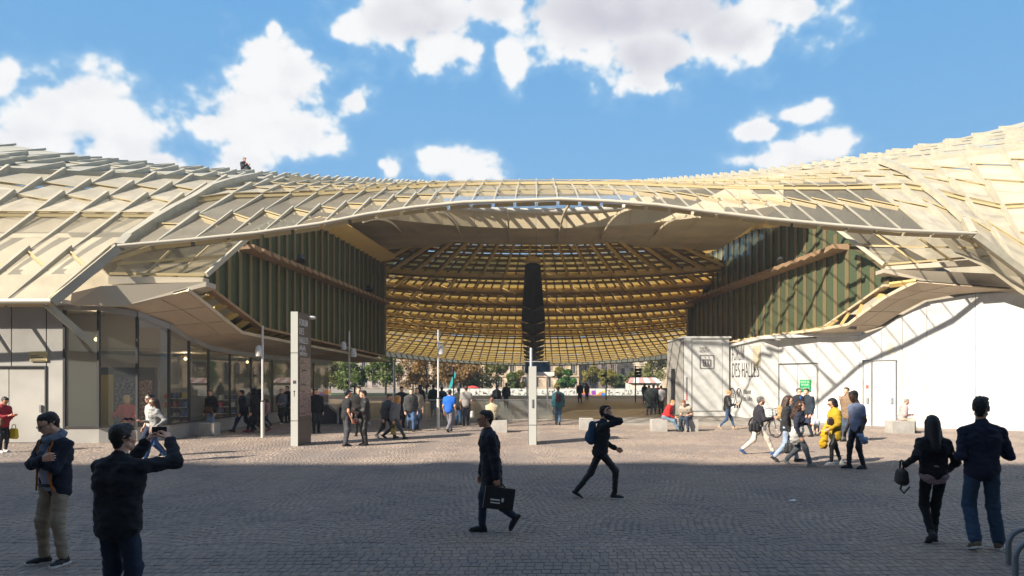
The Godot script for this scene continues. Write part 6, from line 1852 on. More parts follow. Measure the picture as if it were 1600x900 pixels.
const JEANS := [0.045, 0.085, 0.17]
const DARK_JEANS := [0.018, 0.03, 0.065]
const BLACK := [0.010, 0.010, 0.012]
const WHITE_C := [0.62, 0.61, 0.58]
const PALE := Color(0.86, 0.67, 0.57)
const TAN := Color(0.77, 0.57, 0.46)

func walk(stride: float, left_front := true) -> Array:
	var a = [0.035, stride * 0.5, 0.005, -12.0]
	var b = [-0.035, -stride * 0.5, 0.028, 32.0]
	return [a, b] if left_front else [[0.035, -stride * 0.5, 0.028, 32.0], [-0.035, stride * 0.5, 0.005, -12.0]]

const SIT := [[0.06, 0.24, 0.0, 0.0], [-0.06, 0.26, 0.0, 0.0]]
const ON_LAP := [Vector3(0.07, 0.36, 0.17), Vector3(-0.07, 0.36, 0.17)]

func crowd(u: float, v: float, h: float, yaw: float, label: String, more := {}) -> Node3D:
	var p = ground_at(u, v)
	var o = {"x": p.x, "d": -p.z, "h": h, "yaw": yaw, "label": label, "skin": PALE}
	o.merge(more, true)
	return person(o)

func make_people() -> void:
	strands.seed = 4; strands.frequency = 26.0; strands.fractal_octaves = 2
	folds.seed = 9; folds.frequency = 7.5; folds.fractal_octaves = 2
	scarf_man(); photographer(); briefcase_man(); phone_man(); couple()
	sunlit_right(); sunlit_left(); hall_people()
	for c in get_children():
		if c.has_meta("j"): c.remove_meta("j")

func scarf_man() -> void:
	var t = person({"x": -5.46, "d": 7.75, "h": 1.73, "yaw": -18.0, "label": "man with folded arms in a navy jacket with orange trim, grey scarf and beige chinos", "skin": PALE, "head": [-22.0, 24.0], "glasses": "clear", "hair_c": [0.015, 0.010, 0.008],
		"hands": [Vector3(-0.04, 0.675, 0.125), Vector3(0.075, 0.705, 0.145)], "elbow": [Vector3(1, -0.9, 0.1), Vector3(-1, -0.9, 0.1)], "hand_dir": [Vector3(-0.8, 0.0, -0.35), Vector3(1, 0.2, -0.05)], "thumb": [Vector3.UP, Vector3.UP], "feet": [[0.07, 0.0, 0.0, 0.0, 10.0], [-0.075, 0.02, 0.0, 0.0, -40.0]],
		"top": [0.011, 0.015, 0.032], "hem": -0.035, "open": true, "legs": [0.34, 0.28, 0.20], "slim": 1.02, "shoes": BLACK, "sole": WHITE_C, "lean": 0.0})
	var j: Dictionary = t.get_meta("j")
	var h = 1.73
	var f: Vector3 = j.fwd; var r: Vector3 = j.right
	# open front: pale blue shirt, orange lining edges, belt
	var s = Field.new(Vector3(-0.35, 0.7, -0.1), Vector3(0.35, 1.6, 0.45), 0.012, 70.0)
	for q in [[0.50, 0.060, 0.045], [0.57, 0.078, 0.040], [0.64, 0.082, 0.036], [0.72, 0.076, 0.034], [0.79, 0.055, 0.026]]: pass
	s.cap(Vector3(0, 0.525, 0.036) * h, Vector3(0, 0.60, 0.044) * h, 0.042 * h, 0.045 * h); s.cap(Vector3(0, 0.60, 0.044) * h, Vector3(0, 0.735, 0.046) * h, 0.046 * h, 0.040 * h); s.cap(Vector3(0, 0.735, 0.046) * h, Vector3(0, 0.81, 0.028) * h, 0.040 * h, 0.03 * h)
	put("shirt", s.mesh(), cloth(0.42, 0.45, 0.58), t)
	for sd in [-1.0, 1.0]:
		var e = Shape.new()
		e.tube([Vector3(0.055 * sd, 0.81, 0.055) * h, Vector3(0.052 * sd, 0.75, 0.078) * h, Vector3(0.054 * sd, 0.68, 0.08) * h, Vector3(0.054 * sd, 0.60, 0.08) * h, Vector3(0.060 * sd, 0.545, 0.078) * h, Vector3(0.078 * sd, 0.49, 0.068) * h], 0.011, 6)
		put("jacket_trim", e, cloth(0.55, 0.17, 0.02), t)
	var b = Shape.new()
	b.tube([Vector3(-0.06, 0.528, 0.062) * h, Vector3(-0.03, 0.526, 0.078) * h, Vector3(0.03, 0.526, 0.078) * h, Vector3(0.06, 0.528, 0.062) * h], 0.019, 6)
	put("belt", b, M.dark, t)
	# scarf: two turns about the neck and one end hanging
	var sc = Field.new(Vector3(-0.3, 1.1, -0.25), Vector3(0.3, 1.62, 0.35), 0.011, 75.0)
	sc.wrinkle_noise = folds; sc.wrinkle = 0.016
	var prev = Vector3.ZERO
	for k in 13:
		var a = TAU * k / 12.0
		var p = Vector3(sin(a) * 0.082, 0.825 * h + 0.028 - cos(a) * 0.038, cos(a) * 0.075 + 0.015)
		if k: sc.cap(prev, p, 0.036, 0.036)
		prev = p
	sc.cap(Vector3(0.02, 0.80 * h, 0.12), Vector3(-0.01, 0.72 * h, 0.155), 0.035, 0.04)
	put("scarf", sc.mesh(), cloth(0.16, 0.19, 0.25), t)

func photographer() -> void:
	var t = person({"x": -3.52, "d": 5.75, "h": 1.72, "yaw": 172.0, "label": "man in a black jacket seen from behind, holding up a phone with both hands", "skin": PALE, "head": [-14.0, 0.0], "glasses": "sun", "glasses_up": true, "hair_c": [0.020, 0.016, 0.013], "big": 1.08,
		"hands": [Vector3(0.045, 0.885, 0.25), Vector3(-0.095, 0.895, 0.245)], "elbow": [Vector3(0.35, -1, 0.2), Vector3(-1, -0.65, 0.0)], "hand_dir": [Vector3(-0.55, 0.75, 0.25), Vector3(0.55, 0.75, 0.25)], "thumb": [Vector3(-0.3, 0.2, -1), Vector3(0.3, 0.2, -1)], "curl": [0.6, 0.6],
		"top": [0.010, 0.011, 0.016], "hem": -0.02, "legs": DARK_JEANS, "shoes": BLACK})
	var j: Dictionary = t.get_meta("j")
	var mid: Vector3 = (j.hands[0] + j.hands[1]) / 2.0
	phone(t, "black phone held sideways by the man in the black jacket", mid + Vector3(0, 0.035, 0.0), Basis(Vector3(0, 1, 0), Vector3(-1, 0, 0), Vector3(0, 0, 1)) * Basis(Vector3.UP, PI))

func briefcase_man() -> void:
	var t = person({"x": -0.62, "d": 9.35, "h": 1.68, "yaw": -78.0, "label": "man in a long dark coat and glasses striding left with a black briefcase", "skin": TAN, "head": [4.0, 2.0], "glasses": "clear", "hair_c": [0.03, 0.019, 0.012], "lean": 4.0,
		"feet": [[0.04, -0.17, 0.075, 55.0], [-0.04, 0.07, 0.0, -4.0]], "hands": [Vector3(0.15, 0.43, -0.03), Vector3(-0.14, 0.46, 0.06)], "curl": [1.2, 0.5], "tops": "coat", "top": [0.012, 0.013, 0.022], "hem": -0.17, "big": 1.06, "legs": DARK_JEANS, "slim": 0.95, "shoes": BLACK})
	var j: Dictionary = t.get_meta("j")
	var b = worn(t, "briefcase", "black briefcase with pale print in the hand of the man in the long coat", "briefcase")
	var p: Vector3 = j.hands[0]
	var s = Shape.new()
	var ax = Vector3(0, 0.15, 1).normalized()
	var bs = Basis(Vector3(1, 0, 0), Vector3(1, 0, 0).cross(-ax).normalized() * -1.0, ax)
	s.box(p + Vector3(0.0, -0.19, -0.02), Vector3(0.09, 0.29, 0.40), bs); s.box(p + Vector3(0.0, -0.19, -0.02), Vector3(0.11, 0.26, 0.37), bs)
	put("case", s, cloth(0.012, 0.012, 0.013, 0.5), b)
	s = Shape.new(); s.tube([p + Vector3(0, -0.05, -0.1), p + Vector3(0, 0.0, -0.06), p + Vector3(0, 0.01, 0), p + Vector3(0, 0.0, 0.06), p + Vector3(0, -0.05, 0.08)], 0.012, 6); put("handle", s, M.dark, b)
	s = Shape.new()
	for q in [[0.10, 0.0, 0.03, 0.05], [0.0, 0.01, 0.13, 0.02], [0.0, -0.03, 0.13, 0.014]]: s.box(p + Vector3(0.058, -0.21 + q[1], -0.02 + (0.06 - q[0])), Vector3(0.004, q[3], q[2]), bs)
	put("print", s, M.letter, b)
	s = Shape.new(); s.tube([j.neck + j.fwd * 0.05 + Vector3(0, 0.03, 0), j.neck + j.fwd * 0.09 - Vector3(0, 0.06, 0)], 0.035, 8); put("shirt_collar", s, cloth(0.3, 0.33, 0.38), t)

func phone_man() -> void:
	var t = person({"x": 1.13, "d": 12.0, "h": 1.72, "yaw": 88.0, "label": "young man in black striding right with a phone at his ear and a blue backpack", "skin": PALE, "head": [-4.0, 4.0], "lean": 5.0,
		"feet": [[0.03, -0.24, 0.015, 30.0], [-0.03, 0.14, 0.0, 0.0]], "hands": [Vector3(0.12, 0.50, 0.16), Vector3(-0.06, 0.85, 0.045)], "elbow": [Vector3(0.5, -0.4, -1), Vector3(-0.35, -0.8, 0.9)], "hand_dir": [null, Vector3(0.12, 1.0, 0.02)], "thumb": [Vector3(0, 0.3, 1), Vector3(1, 0, 0.4)], "curl": [0.5, 0.5],
		"top": [0.012, 0.012, 0.014], "hem": 0.0, "legs": BLACK, "slim": 0.82, "shoes": BLACK, "sole": WHITE_C, "hair_c": [0.01, 0.008, 0.006]})
	var j: Dictionary = t.get_meta("j")
	phone(t, "dark phone at the ear of the young man with the blue backpack", j.hands[1] + Vector3(0.035, 0.01, 0.01), Basis(Vector3(0, 0, 1), Vector3(0, 0.95, 0.2).normalized(), Vector3(-1, 0, 0)))
	backpack(t, "blue backpack on the young man in black who is on the phone", [0.025, 0.07, 0.14], 0.95)

func couple() -> void:
	var t = person({"x": 5.12, "d": 8.8, "h": 1.64, "yaw": 172.0, "fem": true, "label": "woman seen from behind with long black hair, black leather jacket and ankle boots", "skin": PALE, "hair": "long", "hair_c": [0.006, 0.005, 0.005], "head": [-6.0, 0.0],
		"feet": [[0.05, -0.07, 0.03, 34.0], [-0.02, 0.05, 0.0, 0.0]], "hands": [Vector3(0.20, 0.60, 0.02), Vector3(-0.16, 0.55, 0.12)], "tops": "jacket", "top": [0.008, 0.008, 0.009], "hem": 0.02, "legs": [0.006, 0.006, 0.007], "slim": 0.86, "shoes": BLACK, "shoe_kind": "boot", "curl": [0.8, 0.4]})
	var j: Dictionary = t.get_meta("j")
	var f = Field.new(Vector3(-0.35, 0.6, -0.35), Vector3(0.35, 1.1, 0.35), 0.013, 60.0)
	f.wrinkle_noise = folds; f.wrinkle = 0.02
	for sd in [-1.0, 1.0]: f.cap(j.pelvis + Vector3(0.045 * sd, 0.09, 0), j.pelvis + Vector3(0.06 * sd, 0.0, 0), 0.107, 0.115)
	put("blouse_hem", f.mesh(), cloth(0.42, 0.30, 0.32), t)
	var bag = hand_bag(t, "black shoulder bag at the hip of the woman with long black hair", j.wrists[0] + Vector3(0.06, 0.06, -0.04), 0.26, 0.22, 0.13, [0.012, 0.011, 0.011], 0.10)
	var s = Shape.new()
	var p: Vector3 = j.wrists[0]
	s.tube([p + Vector3(0.06, -0.12, -0.15), p + Vector3(0.1, -0.30, -0.1), p + Vector3(0.02, -0.37, 0.0), p + Vector3(-0.08, -0.30, 0.08)], 0.012, 6)
	put("long_strap", s, M.dark, bag)
	t = person({"x": 5.47, "d": 8.38, "h": 1.87, "yaw": 170.0, "label": "tall man seen from behind in a navy shirt and blue jeans, hair swept up", "skin": TAN, "hair": "quiff", "hair_c": [0.010, 0.007, 0.006], "head": [-34.0, 0.0], "big": 1.06,
		"feet": [[0.055, -0.03, 0.015, 18.0], [-0.115, 0.04, 0.0, 0.0, -35.0]], "hands": [Vector3(0.10, 0.60, 0.12), Vector3(-0.12, 0.66, 0.14)], "tops": "shirt", "top": [0.010, 0.015, 0.040], "hem": 0.0, "legs": [0.035, 0.075, 0.14], "slim": 1.05, "cuff": 1.2, "shoes": [0.13, 0.09, 0.05], "sole": WHITE_C, "lean": 1.0})

func sunlit_right() -> void:
	var t = crowd(1136, 671, 1.68, 88.0, "blonde woman with a bun in a black leather jacket walking past the lettered wall", {"fem": true, "hair": "bun", "hair_c": [0.42, 0.26, 0.10], "feet": walk(0.36), "head": [0.0, 22.0], "top": [0.012, 0.012, 0.013], "hem": 0.02, "legs": JEANS, "slim": 0.85, "shoes": [0.45, 0.33, 0.2], "hands": [Vector3(0.10, 0.60, 0.2), Vector3(-0.12, 0.62, 0.18)]})
	var j: Dictionary = t.get_meta("j")
	hand_bag(t, "dark folder bag held in front by the blonde woman", j.hands[1] + Vector3(0.03, 0.05, 0.0), 0.26, 0.2, 0.06, [0.01, 0.01, 0.011], 0.02)
	t = crowd(1184, 710, 1.70, 90.0, "man in a dark blazer and white trousers striding right beside the bicycle", {"feet": walk(0.46, false), "skin": TAN, "hair_c": [0.12, 0.12, 0.12], "top": [0.022, 0.020, 0.028], "hem": -0.03, "legs": [0.62, 0.56, 0.48], "shoes": [0.05, 0.10, 0.25], "hands": [Vector3(0.13, 0.55, 0.22), Vector3(-0.13, 0.6, 0.2)], "lean": 5.0})
	j = t.get_meta("j")
	var s = Shape.new(); s.tube([j.neck + j.right * 0.08 + Vector3(0, 0.02, 0), j.neck + j.fwd * 0.08, j.neck - j.right * 0.08 + Vector3(0, 0.02, 0)], 0.035, 8); put("shirt_collar", s, cloth(0.6, 0.5, 0.5), t)
	hand_bag(t, "black bag at the hip of the man in white trousers", j.pelvis + Vector3(-0.22, 0.18, -0.17), 0.3, 0.24, 0.1, BLACK, 0.1)
	s = Shape.new(); s.box(j.hands[1] + Vector3(0, 0.08, 0.08), Vector3(0.1, 0.07, 0.09)); s.tube([j.hands[1] + Vector3(0, 0.08, 0.1), j.hands[1] + Vector3(0, 0.08, 0.2)], 0.035, 10)
	var cam = worn(t, "camera", "black camera held by the man in white trousers", "camera"); put("camera_body", s, M.dark, cam)
	t = crowd(1228, 722, 1.72, 70.0, "woman with very long brown hair ending blond, black leather jacket and pale blue trousers", {"fem": true, "hair": "long", "hair_c": [0.045, 0.022, 0.012], "feet": walk(0.3), "top": [0.02, 0.02, 0.022], "legs": [0.28, 0.36, 0.5], "shoes": BLACK, "head": [0.0, 6.0]})
	j = t.get_meta("j")
	var f = Field.new(j.chest - Vector3(0.3, 0.35, 0.4), j.chest + Vector3(0.3, 0.3, 0.3), 0.02, 50.0)
	f.wrinkle_noise = folds; f.wrinkle = 0.03
	f.cap(j.chest - j.fwd * 0.14 + j.up * 0.12, j.chest - j.fwd * 0.15 - j.up * 0.06, 0.09, 0.07)
	put("hair_ends", f.mesh(), cloth(0.42, 0.27, 0.12), t)
	hand_bag(t, "black tote bag hanging beside the woman with long brown hair", j.hands[1], 0.32, 0.28, 0.12, BLACK, 0.2)
	t = crowd(1247, 728, 1.60, 60.0, "woman with curly hair, navy top and a white shirt tied round her waist", {"fem": true, "hair": "curly", "hair_c": [0.05, 0.022, 0.010], "feet": walk(0.34, false), "tops": "shirt", "top": [0.02, 0.024, 0.045], "hem": 0.02, "legs": [0.12, 0.14, 0.16], "shoes": [0.3, 0.3, 0.28], "hands": [Vector3(0.2, 0.62, 0.1), null], "head": [0, 10]})
	j = t.get_meta("j")
	f = Field.new(j.pelvis - Vector3(0.4, 0.35, 0.4), j.pelvis + Vector3(0.4, 0.25, 0.4), 0.022, 45.0)
	f.wrinkle_noise = folds; f.wrinkle = 0.03
	f.cap(j.pelvis + Vector3(-0.06, 0.07, 0), j.pelvis + Vector3(0.06, 0.07, 0), 0.125, 0.125); f.cap(j.pelvis + Vector3(-0.06, 0.0, -0.03), j.pelvis + Vector3(-0.06, -0.15, -0.05), 0.125, 0.13); f.cap(j.pelvis + Vector3(0.06, 0, -0.03), j.pelvis + Vector3(0.06, -0.15, -0.05), 0.125, 0.13)
	put("tied_shirt", f.mesh(), cloth(0.6, 0.58, 0.55), t)
	t = crowd(1247, 682, 1.76, 15.0, "man facing the viewer in a blue tee and open dark jacket, behind the curly-haired woman", {"top": [0.02, 0.022, 0.03], "legs": DARK_JEANS, "hair_c": [0.05, 0.04, 0.03], "glasses": "sun"})
	j = t.get_meta("j")
	f = Field.new(j.chest - Vector3(0.25, 0.4, 0.1), j.chest + Vector3(0.25, 0.3, 0.4), 0.025, 45.0)
	f.cap(j.chest + j.fwd * 0.08 - j.up * 0.2, j.chest + j.fwd * 0.09 + j.up * 0.14, 0.07, 0.06)
	put("t_shirt", f.mesh(), cloth(0.05, 0.10, 0.36), t)
	t = crowd(1262, 682, 1.78, -70.0, "man in a dark jacket with a dark backpack talking beside the green exit sign", {"top": [0.02, 0.03, 0.045], "legs": DARK_JEANS, "feet": [[0.06, -0.05, 0, 0], [-0.06, 0.12, 0, 0]], "hair_c": [0.04, 0.035, 0.03], "head": [10, 5]})
	backpack(t, "dark backpack on the man beside the green exit sign", [0.02, 0.025, 0.04])
	t = person({"x": 10.55, "d": 26.5, "h": 1.66, "yaw": 15.0, "fem": true, "label": "seated woman with black bobbed hair in a light blue dress, between the standing groups", "skin": PALE, "seat": 0.475, "feet": SIT, "hands": ON_LAP, "tops": "dress", "top": [0.5, 0.55, 0.62], "legs_kind": "skirt", "legs": [0.5, 0.55, 0.62], "hair": "bob", "shoes": [0.3, 0.25, 0.2]})
	t = crowd(1305, 726, 1.66, -85.0, "woman with dark hair and sunglasses in a mustard yellow coat, looking down", {"fem": true, "hair": "bob", "hair_c": [0.008, 0.006, 0.006], "glasses": "sun", "tops": "coat", "top": [0.46, 0.30, 0.015], "hem": -0.10, "legs": BLACK, "slim": 0.82, "shoes": WHITE_C, "sole": WHITE_C, "feet": [[0.04, 0.08, 0, 0], [-0.04, -0.1, 0.0, 6]], "head": [0, 22], "hands": [Vector3(0.1, 0.53, 0.14), Vector3(-0.1, 0.5, 0.14)]})
	j = t.get_meta("j")
	f = Field.new(j.hands[0] - Vector3(0.3, 0.5, 0.3), j.hands[0] + Vector3(0.3, 0.15, 0.3), 0.022, 50.0)
	f.wrinkle_noise = folds; f.wrinkle = 0.04
	f.cap(j.hands[0] + Vector3(-0.05, 0.02, 0.02), j.hands[0] + Vector3(-0.06, -0.33, 0.05), 0.06, 0.1)
	var sc = worn(t, "shawl", "bright yellow shawl hanging from the hands of the woman in the mustard coat", "shawl"); put("cloth", f.mesh(), cloth(0.62, 0.36, 0.01), sc)
	hand_bag(t, "small dark purse in front of the woman in the mustard coat", j.chest + j.fwd * 0.17 - j.right * -0.12 + Vector3(0, -0.02, 0), 0.18, 0.16, 0.07, [0.03, 0.015, 0.02], 0.02)
	t = crowd(1324, 690, 1.82, -60.0, "man in a beige jacket standing behind the man in the blue grey tee", {"tops": "coat", "hem": -0.05, "top": [0.24, 0.16, 0.10], "legs": [0.05, 0.07, 0.11], "hair_c": [0.06, 0.04, 0.03], "hands": [null, Vector3(-0.05, 0.78, 0.12)]})
	t = crowd(1339, 732, 1.84, -78.0, "man in a blue grey tee and black trousers beside the woman in yellow", {"skin": lin(0.075, 0.04, 0.028), "tops": "tee", "top": [0.25, 0.29, 0.42], "legs": BLACK, "slim": 0.9, "shoes": BLACK, "feet": [[0.05, -0.05, 0, 0], [-0.05, 0.08, 0, 0]], "head": [0, 22], "hair_c": [0.006, 0.005, 0.005]})
	j = t.get_meta("j")
	f = Field.new(j.hands[0] - Vector3(0.25, 0.3, 0.25), j.hands[0] + Vector3(0.25, 0.15, 0.25), 0.022, 50.0)
	f.wrinkle_noise = folds; f.wrinkle = 0.04
	f.cap(j.hands[0], j.hands[0] + Vector3(0.02, -0.1, -0.08), 0.06, 0.09)
	sc = worn(t, "folded_jacket", "pale blue jacket carried in the hand of the man in the tee", "jacket"); put("cloth", f.mesh(), cloth(0.22, 0.32, 0.5), sc)
	# seated people
	t = person({"x": 14.2, "d": 26.55, "h": 1.68, "yaw": 85.0, "label": "elderly man in a pink shirt and cream trousers seated against the white wall", "skin": TAN, "seat": 0.475, "feet": [[0.05, 0.2, 0, 0], [-0.05, 0.3, 0, 0]], "hands": [Vector3(0.05, 0.42, 0.2), Vector3(-0.06, 0.4, 0.16)], "tops": "shirt", "top": [0.5, 0.36, 0.35], "legs": [0.55, 0.48, 0.36], "hair_c": [0.3, 0.28, 0.25], "shoes": BLACK, "lean": 12.0, "head": [0, 20]})
	t = person({"x": 5.15, "d": 27.4, "h": 1.64, "yaw": 70.0, "fem": true, "label": "seated fair-haired person in a red jumper and light jeans bending forward", "skin": PALE, "seat": 0.475, "feet": [[0.05, 0.30, 0, 0], [-0.05, 0.34, 0, 0]], "hands": [Vector3(0.05, 0.36, 0.24), Vector3(-0.05, 0.34, 0.24)], "tops": "shirt", "top": [0.55, 0.02, 0.02], "legs": [0.14, 0.22, 0.30], "hair": "short", "hair_c": [0.38, 0.22, 0.09], "shoes": BLACK, "lean": 26.0, "head": [0, 30]})
	t = person({"x": 6.1, "d": 27.5, "h": 1.74, "yaw": -35.0, "label": "seated man with ginger hair in a beige shirt and dark straps bent over a paper", "skin": PALE, "seat": 0.475, "feet": [[0.1, 0.22, 0, 0], [-0.1, 0.24, 0, 0]], "hands": [Vector3(0.08, 0.38, 0.2), Vector3(-0.08, 0.38, 0.2)], "tops": "tee", "top": [0.40, 0.35, 0.28], "legs": [0.03, 0.045, 0.08], "hair_c": [0.22, 0.09, 0.04], "shoes": BLACK, "lean": 34.0, "head": [0, 30]})
	backpack(t, "dark backpack on the seated man bent over a paper", [0.02, 0.022, 0.025], 0.9)
	t = person({"x": -1.75, "d": 26.85, "h": 1.70, "yaw": 175.0, "label": "person in a beige shirt seated on a bench with the back to the viewer", "skin": PALE, "seat": 0.475, "feet": SIT, "hands": ON_LAP, "tops": "shirt", "top": [0.50, 0.42, 0.28], "legs": [0.05, 0.04, 0.04], "hair_c": [0.2, 0.09, 0.05]})

func sunlit_left() -> void:
	var t = crowd(4, 707, 1.60, 75.0, "person in a red jacket reading a phone at the plaza's left edge", {"top": [0.30, 0.02, 0.03], "legs": BLACK, "head": [0, 28], "hands": [Vector3(0.05, 0.66, 0.2), Vector3(-0.06, 0.66, 0.2)], "shoes": WHITE_C, "slim": 0.9, "skin": TAN})
	var j: Dictionary = t.get_meta("j")
	hand_bag(t, "bright yellow shopping bag beside the person in the red jacket", j.pelvis + Vector3(0.2, -0.05, 0.16), 0.3, 0.32, 0.12, [0.60, 0.45, 0.01], 0.1)
	hand_bag(t, "brown shoulder bag on the person in the red jacket", j.pelvis + Vector3(-0.18, 0.2, 0.12), 0.24, 0.22, 0.1, [0.16, 0.08, 0.04], 0.05)
	t = crowd(243, 722, 1.66, -40.0, "woman with long brown hair and sunglasses in a striped jumper and bright blue jeans", {"fem": true, "hair": "long", "hair_c": [0.045, 0.020, 0.012], "glasses": "sun", "tops": "shirt", "top": [0.30, 0.30, 0.29], "hem": -0.01, "legs": [0.05, 0.12, 0.26], "slim": 0.88, "shoes": WHITE_C, "sole": WHITE_C, "feet": walk(0.3), "hands": [Vector3(0.19, 0.55, 0.06), Vector3(-0.09, 0.62, 0.14)]})
	j = t.get_meta("j")
	for k in 5:
		var s = Shape.new()
		for sd in [-1.0, 1.0]: s.tube([j.chest + j.up * (0.16 - k * 0.07) + j.right * 0.13 * sd + j.fwd * 0.06, j.chest + j.up * (0.15 - k * 0.07) + j.right * 0.06 * sd + j.fwd * 0.125], 0.008, 5)
		put("stripe", s, cloth(0.08, 0.08, 0.09), t)
	t = crowd(237, 713, 1.72, -35.0, "dark-haired person in a white top and sunglasses half hidden behind the striped woman", {"hair_c": [0.01, 0.008, 0.007], "glasses": "sun", "tops": "tee", "top": [0.55, 0.52, 0.48], "legs": DARK_JEANS, "feet": walk(0.3, false)})
	t = crowd(330, 677.5, 1.68, -8.0, "woman in a black jacket and pale jeans with a brown bag, before the shop windows", {"fem": true, "hair": "bun", "hair_c": [0.12, 0.05, 0.025], "top": [0.012, 0.012, 0.014], "legs": [0.20, 0.30, 0.42], "slim": 0.88, "shoes": WHITE_C, "head": [30, 5], "hem": 0.02})
	j = t.get_meta("j")
	hand_bag(t, "brown shoulder bag in front of the woman in pale jeans", j.pelvis + Vector3(0.02, 0.22, 0.2), 0.32, 0.26, 0.1, [0.13, 0.06, 0.025], 0.06, false)
	t = crowd(381, 675, 1.74, -80.0, "man in a navy jacket and jeans walking left along the shop windows", {"feet": walk(0.42), "top": [0.014, 0.016, 0.028], "legs": DARK_JEANS, "head": [10, 0], "lean": 6.0})
	backpack(t, "grey backpack on the man walking left along the shop windows", [0.14, 0.15, 0.17], 0.85)
	t = crowd(398, 676, 1.76, -75.0, "person in a long black coat walking close behind the man in navy", {"hair": "hood", "hair_c": [0.008, 0.008, 0.009], "tops": "coat", "top": [0.008, 0.008, 0.009], "hem": -0.24, "legs": BLACK, "feet": walk(0.3, false), "shoes": [0.25, 0.03, 0.05]})
	t = crowd(407, 675, 1.74, -70.0, "second person in a long black coat, nearest the one-lamp post by the shop", {"hair": "hood", "hair_c": [0.008, 0.008, 0.009], "tops": "coat", "top": [0.009, 0.008, 0.009], "hem": -0.22, "legs": BLACK, "feet": walk(0.34), "shoes": [0.2, 0.03, 0.05]})
	t = crowd(417, 667, 1.25, -60.0, "child in a pink top behind the one-lamp post by the shop", {"hair": "bob", "hair_c": [0.05, 0.03, 0.02], "tops": "shirt", "top": [0.45, 0.22, 0.25], "legs": DARK_JEANS, "feet": walk(0.25)})
	t = crowd(440, 664, 1.66, 5.0, "woman in a loose grey jumper and black trousers facing the plaza", {"fem": true, "hair": "bun", "hair_c": [0.25, 0.14, 0.06], "tops": "puffer", "top": [0.13, 0.14, 0.17], "legs": BLACK, "slim": 0.88, "shoes": WHITE_C, "feet": walk(0.16), "hands": [Vector3(0.06, 0.58, 0.14), Vector3(-0.06, 0.58, 0.14)]})
	t = crowd(450, 661, 1.76, -20.0, "man in a black top behind the woman in the grey jumper", {"top": [0.01, 0.01, 0.012], "legs": BLACK})
	t = crowd(494, 676, 1.72, 30.0, "dark-clothed person standing right of the brown totem by the escalator", {"top": [0.008, 0.008, 0.009], "legs": BLACK, "hair_c": [0.01, 0.008, 0.008]})
	t = crowd(541, 697, 1.76, 125.0, "guard in a dark cap, black tee and grey work trousers, turned away", {"hair": "cap", "hair_c": [0.012, 0.016, 0.028], "tops": "tee", "top": [0.018, 0.018, 0.020], "legs": [0.055, 0.055, 0.065], "shoes": BLACK, "feet": [[0.07, 0.0, 0, 0], [-0.06, -0.03, 0, 0]], "hands": [Vector3(0.04, 0.58, 0.2), null], "big": 1.05, "skin": TAN})
	t = crowd(571, 696, 1.74, -65.0, "man all in black holding something red, facing the guard in the cap", {"top": [0.010, 0.010, 0.011], "legs": BLACK, "hands": [Vector3(0.05, 0.66, 0.18), Vector3(-0.05, 0.50, 0.12)], "shoes": BLACK, "head": [0, 10], "slim": 1.1})
	j = t.get_meta("j")
	var s = Shape.new(); s.box(j.hands[1] + Vector3(0, -0.05, 0.05), Vector3(0.08, 0.14, 0.05))
	var ob = worn(t, "red_booklet", "small red booklet in the hand of the man all in black", "booklet"); put("cover", s, mat("red cover", lin(0.55, 0.02, 0.02), 0.6), ob)
	t = crowd(561, 681, 1.80, 10.0, "dark-haired person partly hidden behind the man all in black", {"top": [0.014, 0.013, 0.013], "legs": BLACK})
	t = crowd(603, 685, 1.66, 60.0, "person in a shiny grey leather jacket leaning forward as they walk", {"feet": walk(0.42), "top": [0.10, 0.11, 0.12], "legs": [0.05, 0.06, 0.06], "hair_c": [0.05, 0.04, 0.035], "lean": 12.0, "head": [0, 12]})
	t = crowd(616, 686, 1.64, 75.0, "person in a silver grey jacket with an orange scarf over the head", {"hair": "hood", "hair_c": [0.62, 0.28, 0.06], "feet": walk(0.5, false), "top": [0.16, 0.165, 0.17], "legs": [0.06, 0.07, 0.075], "lean": 10.0, "head": [0, 10]})
	j = t.get_meta("j")
	hand_bag(t, "small yellowish bag in the hand of the person with the orange scarf", j.hands[1], 0.2, 0.22, 0.08, [0.42, 0.32, 0.06], 0.2)
	t = crowd(642, 674, 1.74, 20.0, "man in a dark grey jacket, blue tee and jeans walking towards the plaza", {"feet": walk(0.28), "top": [0.05, 0.05, 0.05], "legs": [0.05, 0.10, 0.20], "shoes": BLACK})
	j = t.get_meta("j")
	var f = Field.new(j.chest - Vector3(0.25, 0.45, 0.1), j.chest + Vector3(0.25, 0.3, 0.4), 0.028, 45.0)
	f.cap(j.chest + j.fwd * 0.08 - j.up * 0.3, j.chest + j.fwd * 0.09 + j.up * 0.14, 0.07, 0.055)
	put("t_shirt", f.mesh(), cloth(0.07, 0.08, 0.15), t)
	t = crowd(651, 671, 1.74, 15.0, "person in a beige jacket half behind the man in the dark grey jacket", {"feet": walk(0.2, false), "top": [0.30, 0.25, 0.19], "legs": JEANS, "hair_c": [0.07, 0.05, 0.03]})
	t = crowd(627, 668, 1.78, 30.0, "person in a navy top and cap behind the orange scarf", {"hair": "cap", "hair_c": [0.015, 0.02, 0.035], "top": [0.015, 0.02, 0.035], "legs": BLACK})
	t = crowd(702, 675, 1.72, 165.0, "person in a bright blue vest and grey trousers walking away beside the lamp post", {"feet": walk(0.34), "tops": "tee", "top": [0.01, 0.13, 0.62], "hem": 0.0, "legs": [0.17, 0.16, 0.19], "big": 1.05, "cuff": 1.3, "skin": TAN})
	t = crowd(728, 665, 1.80, 178.0, "man in a light grey tee walking away with a white plastic bag", {"feet": walk(0.22, false), "tops": "tee", "top": [0.36, 0.34, 0.32], "legs": [0.03, 0.035, 0.06], "hair_c": [0.08, 0.05, 0.035]})
	j = t.get_meta("j")
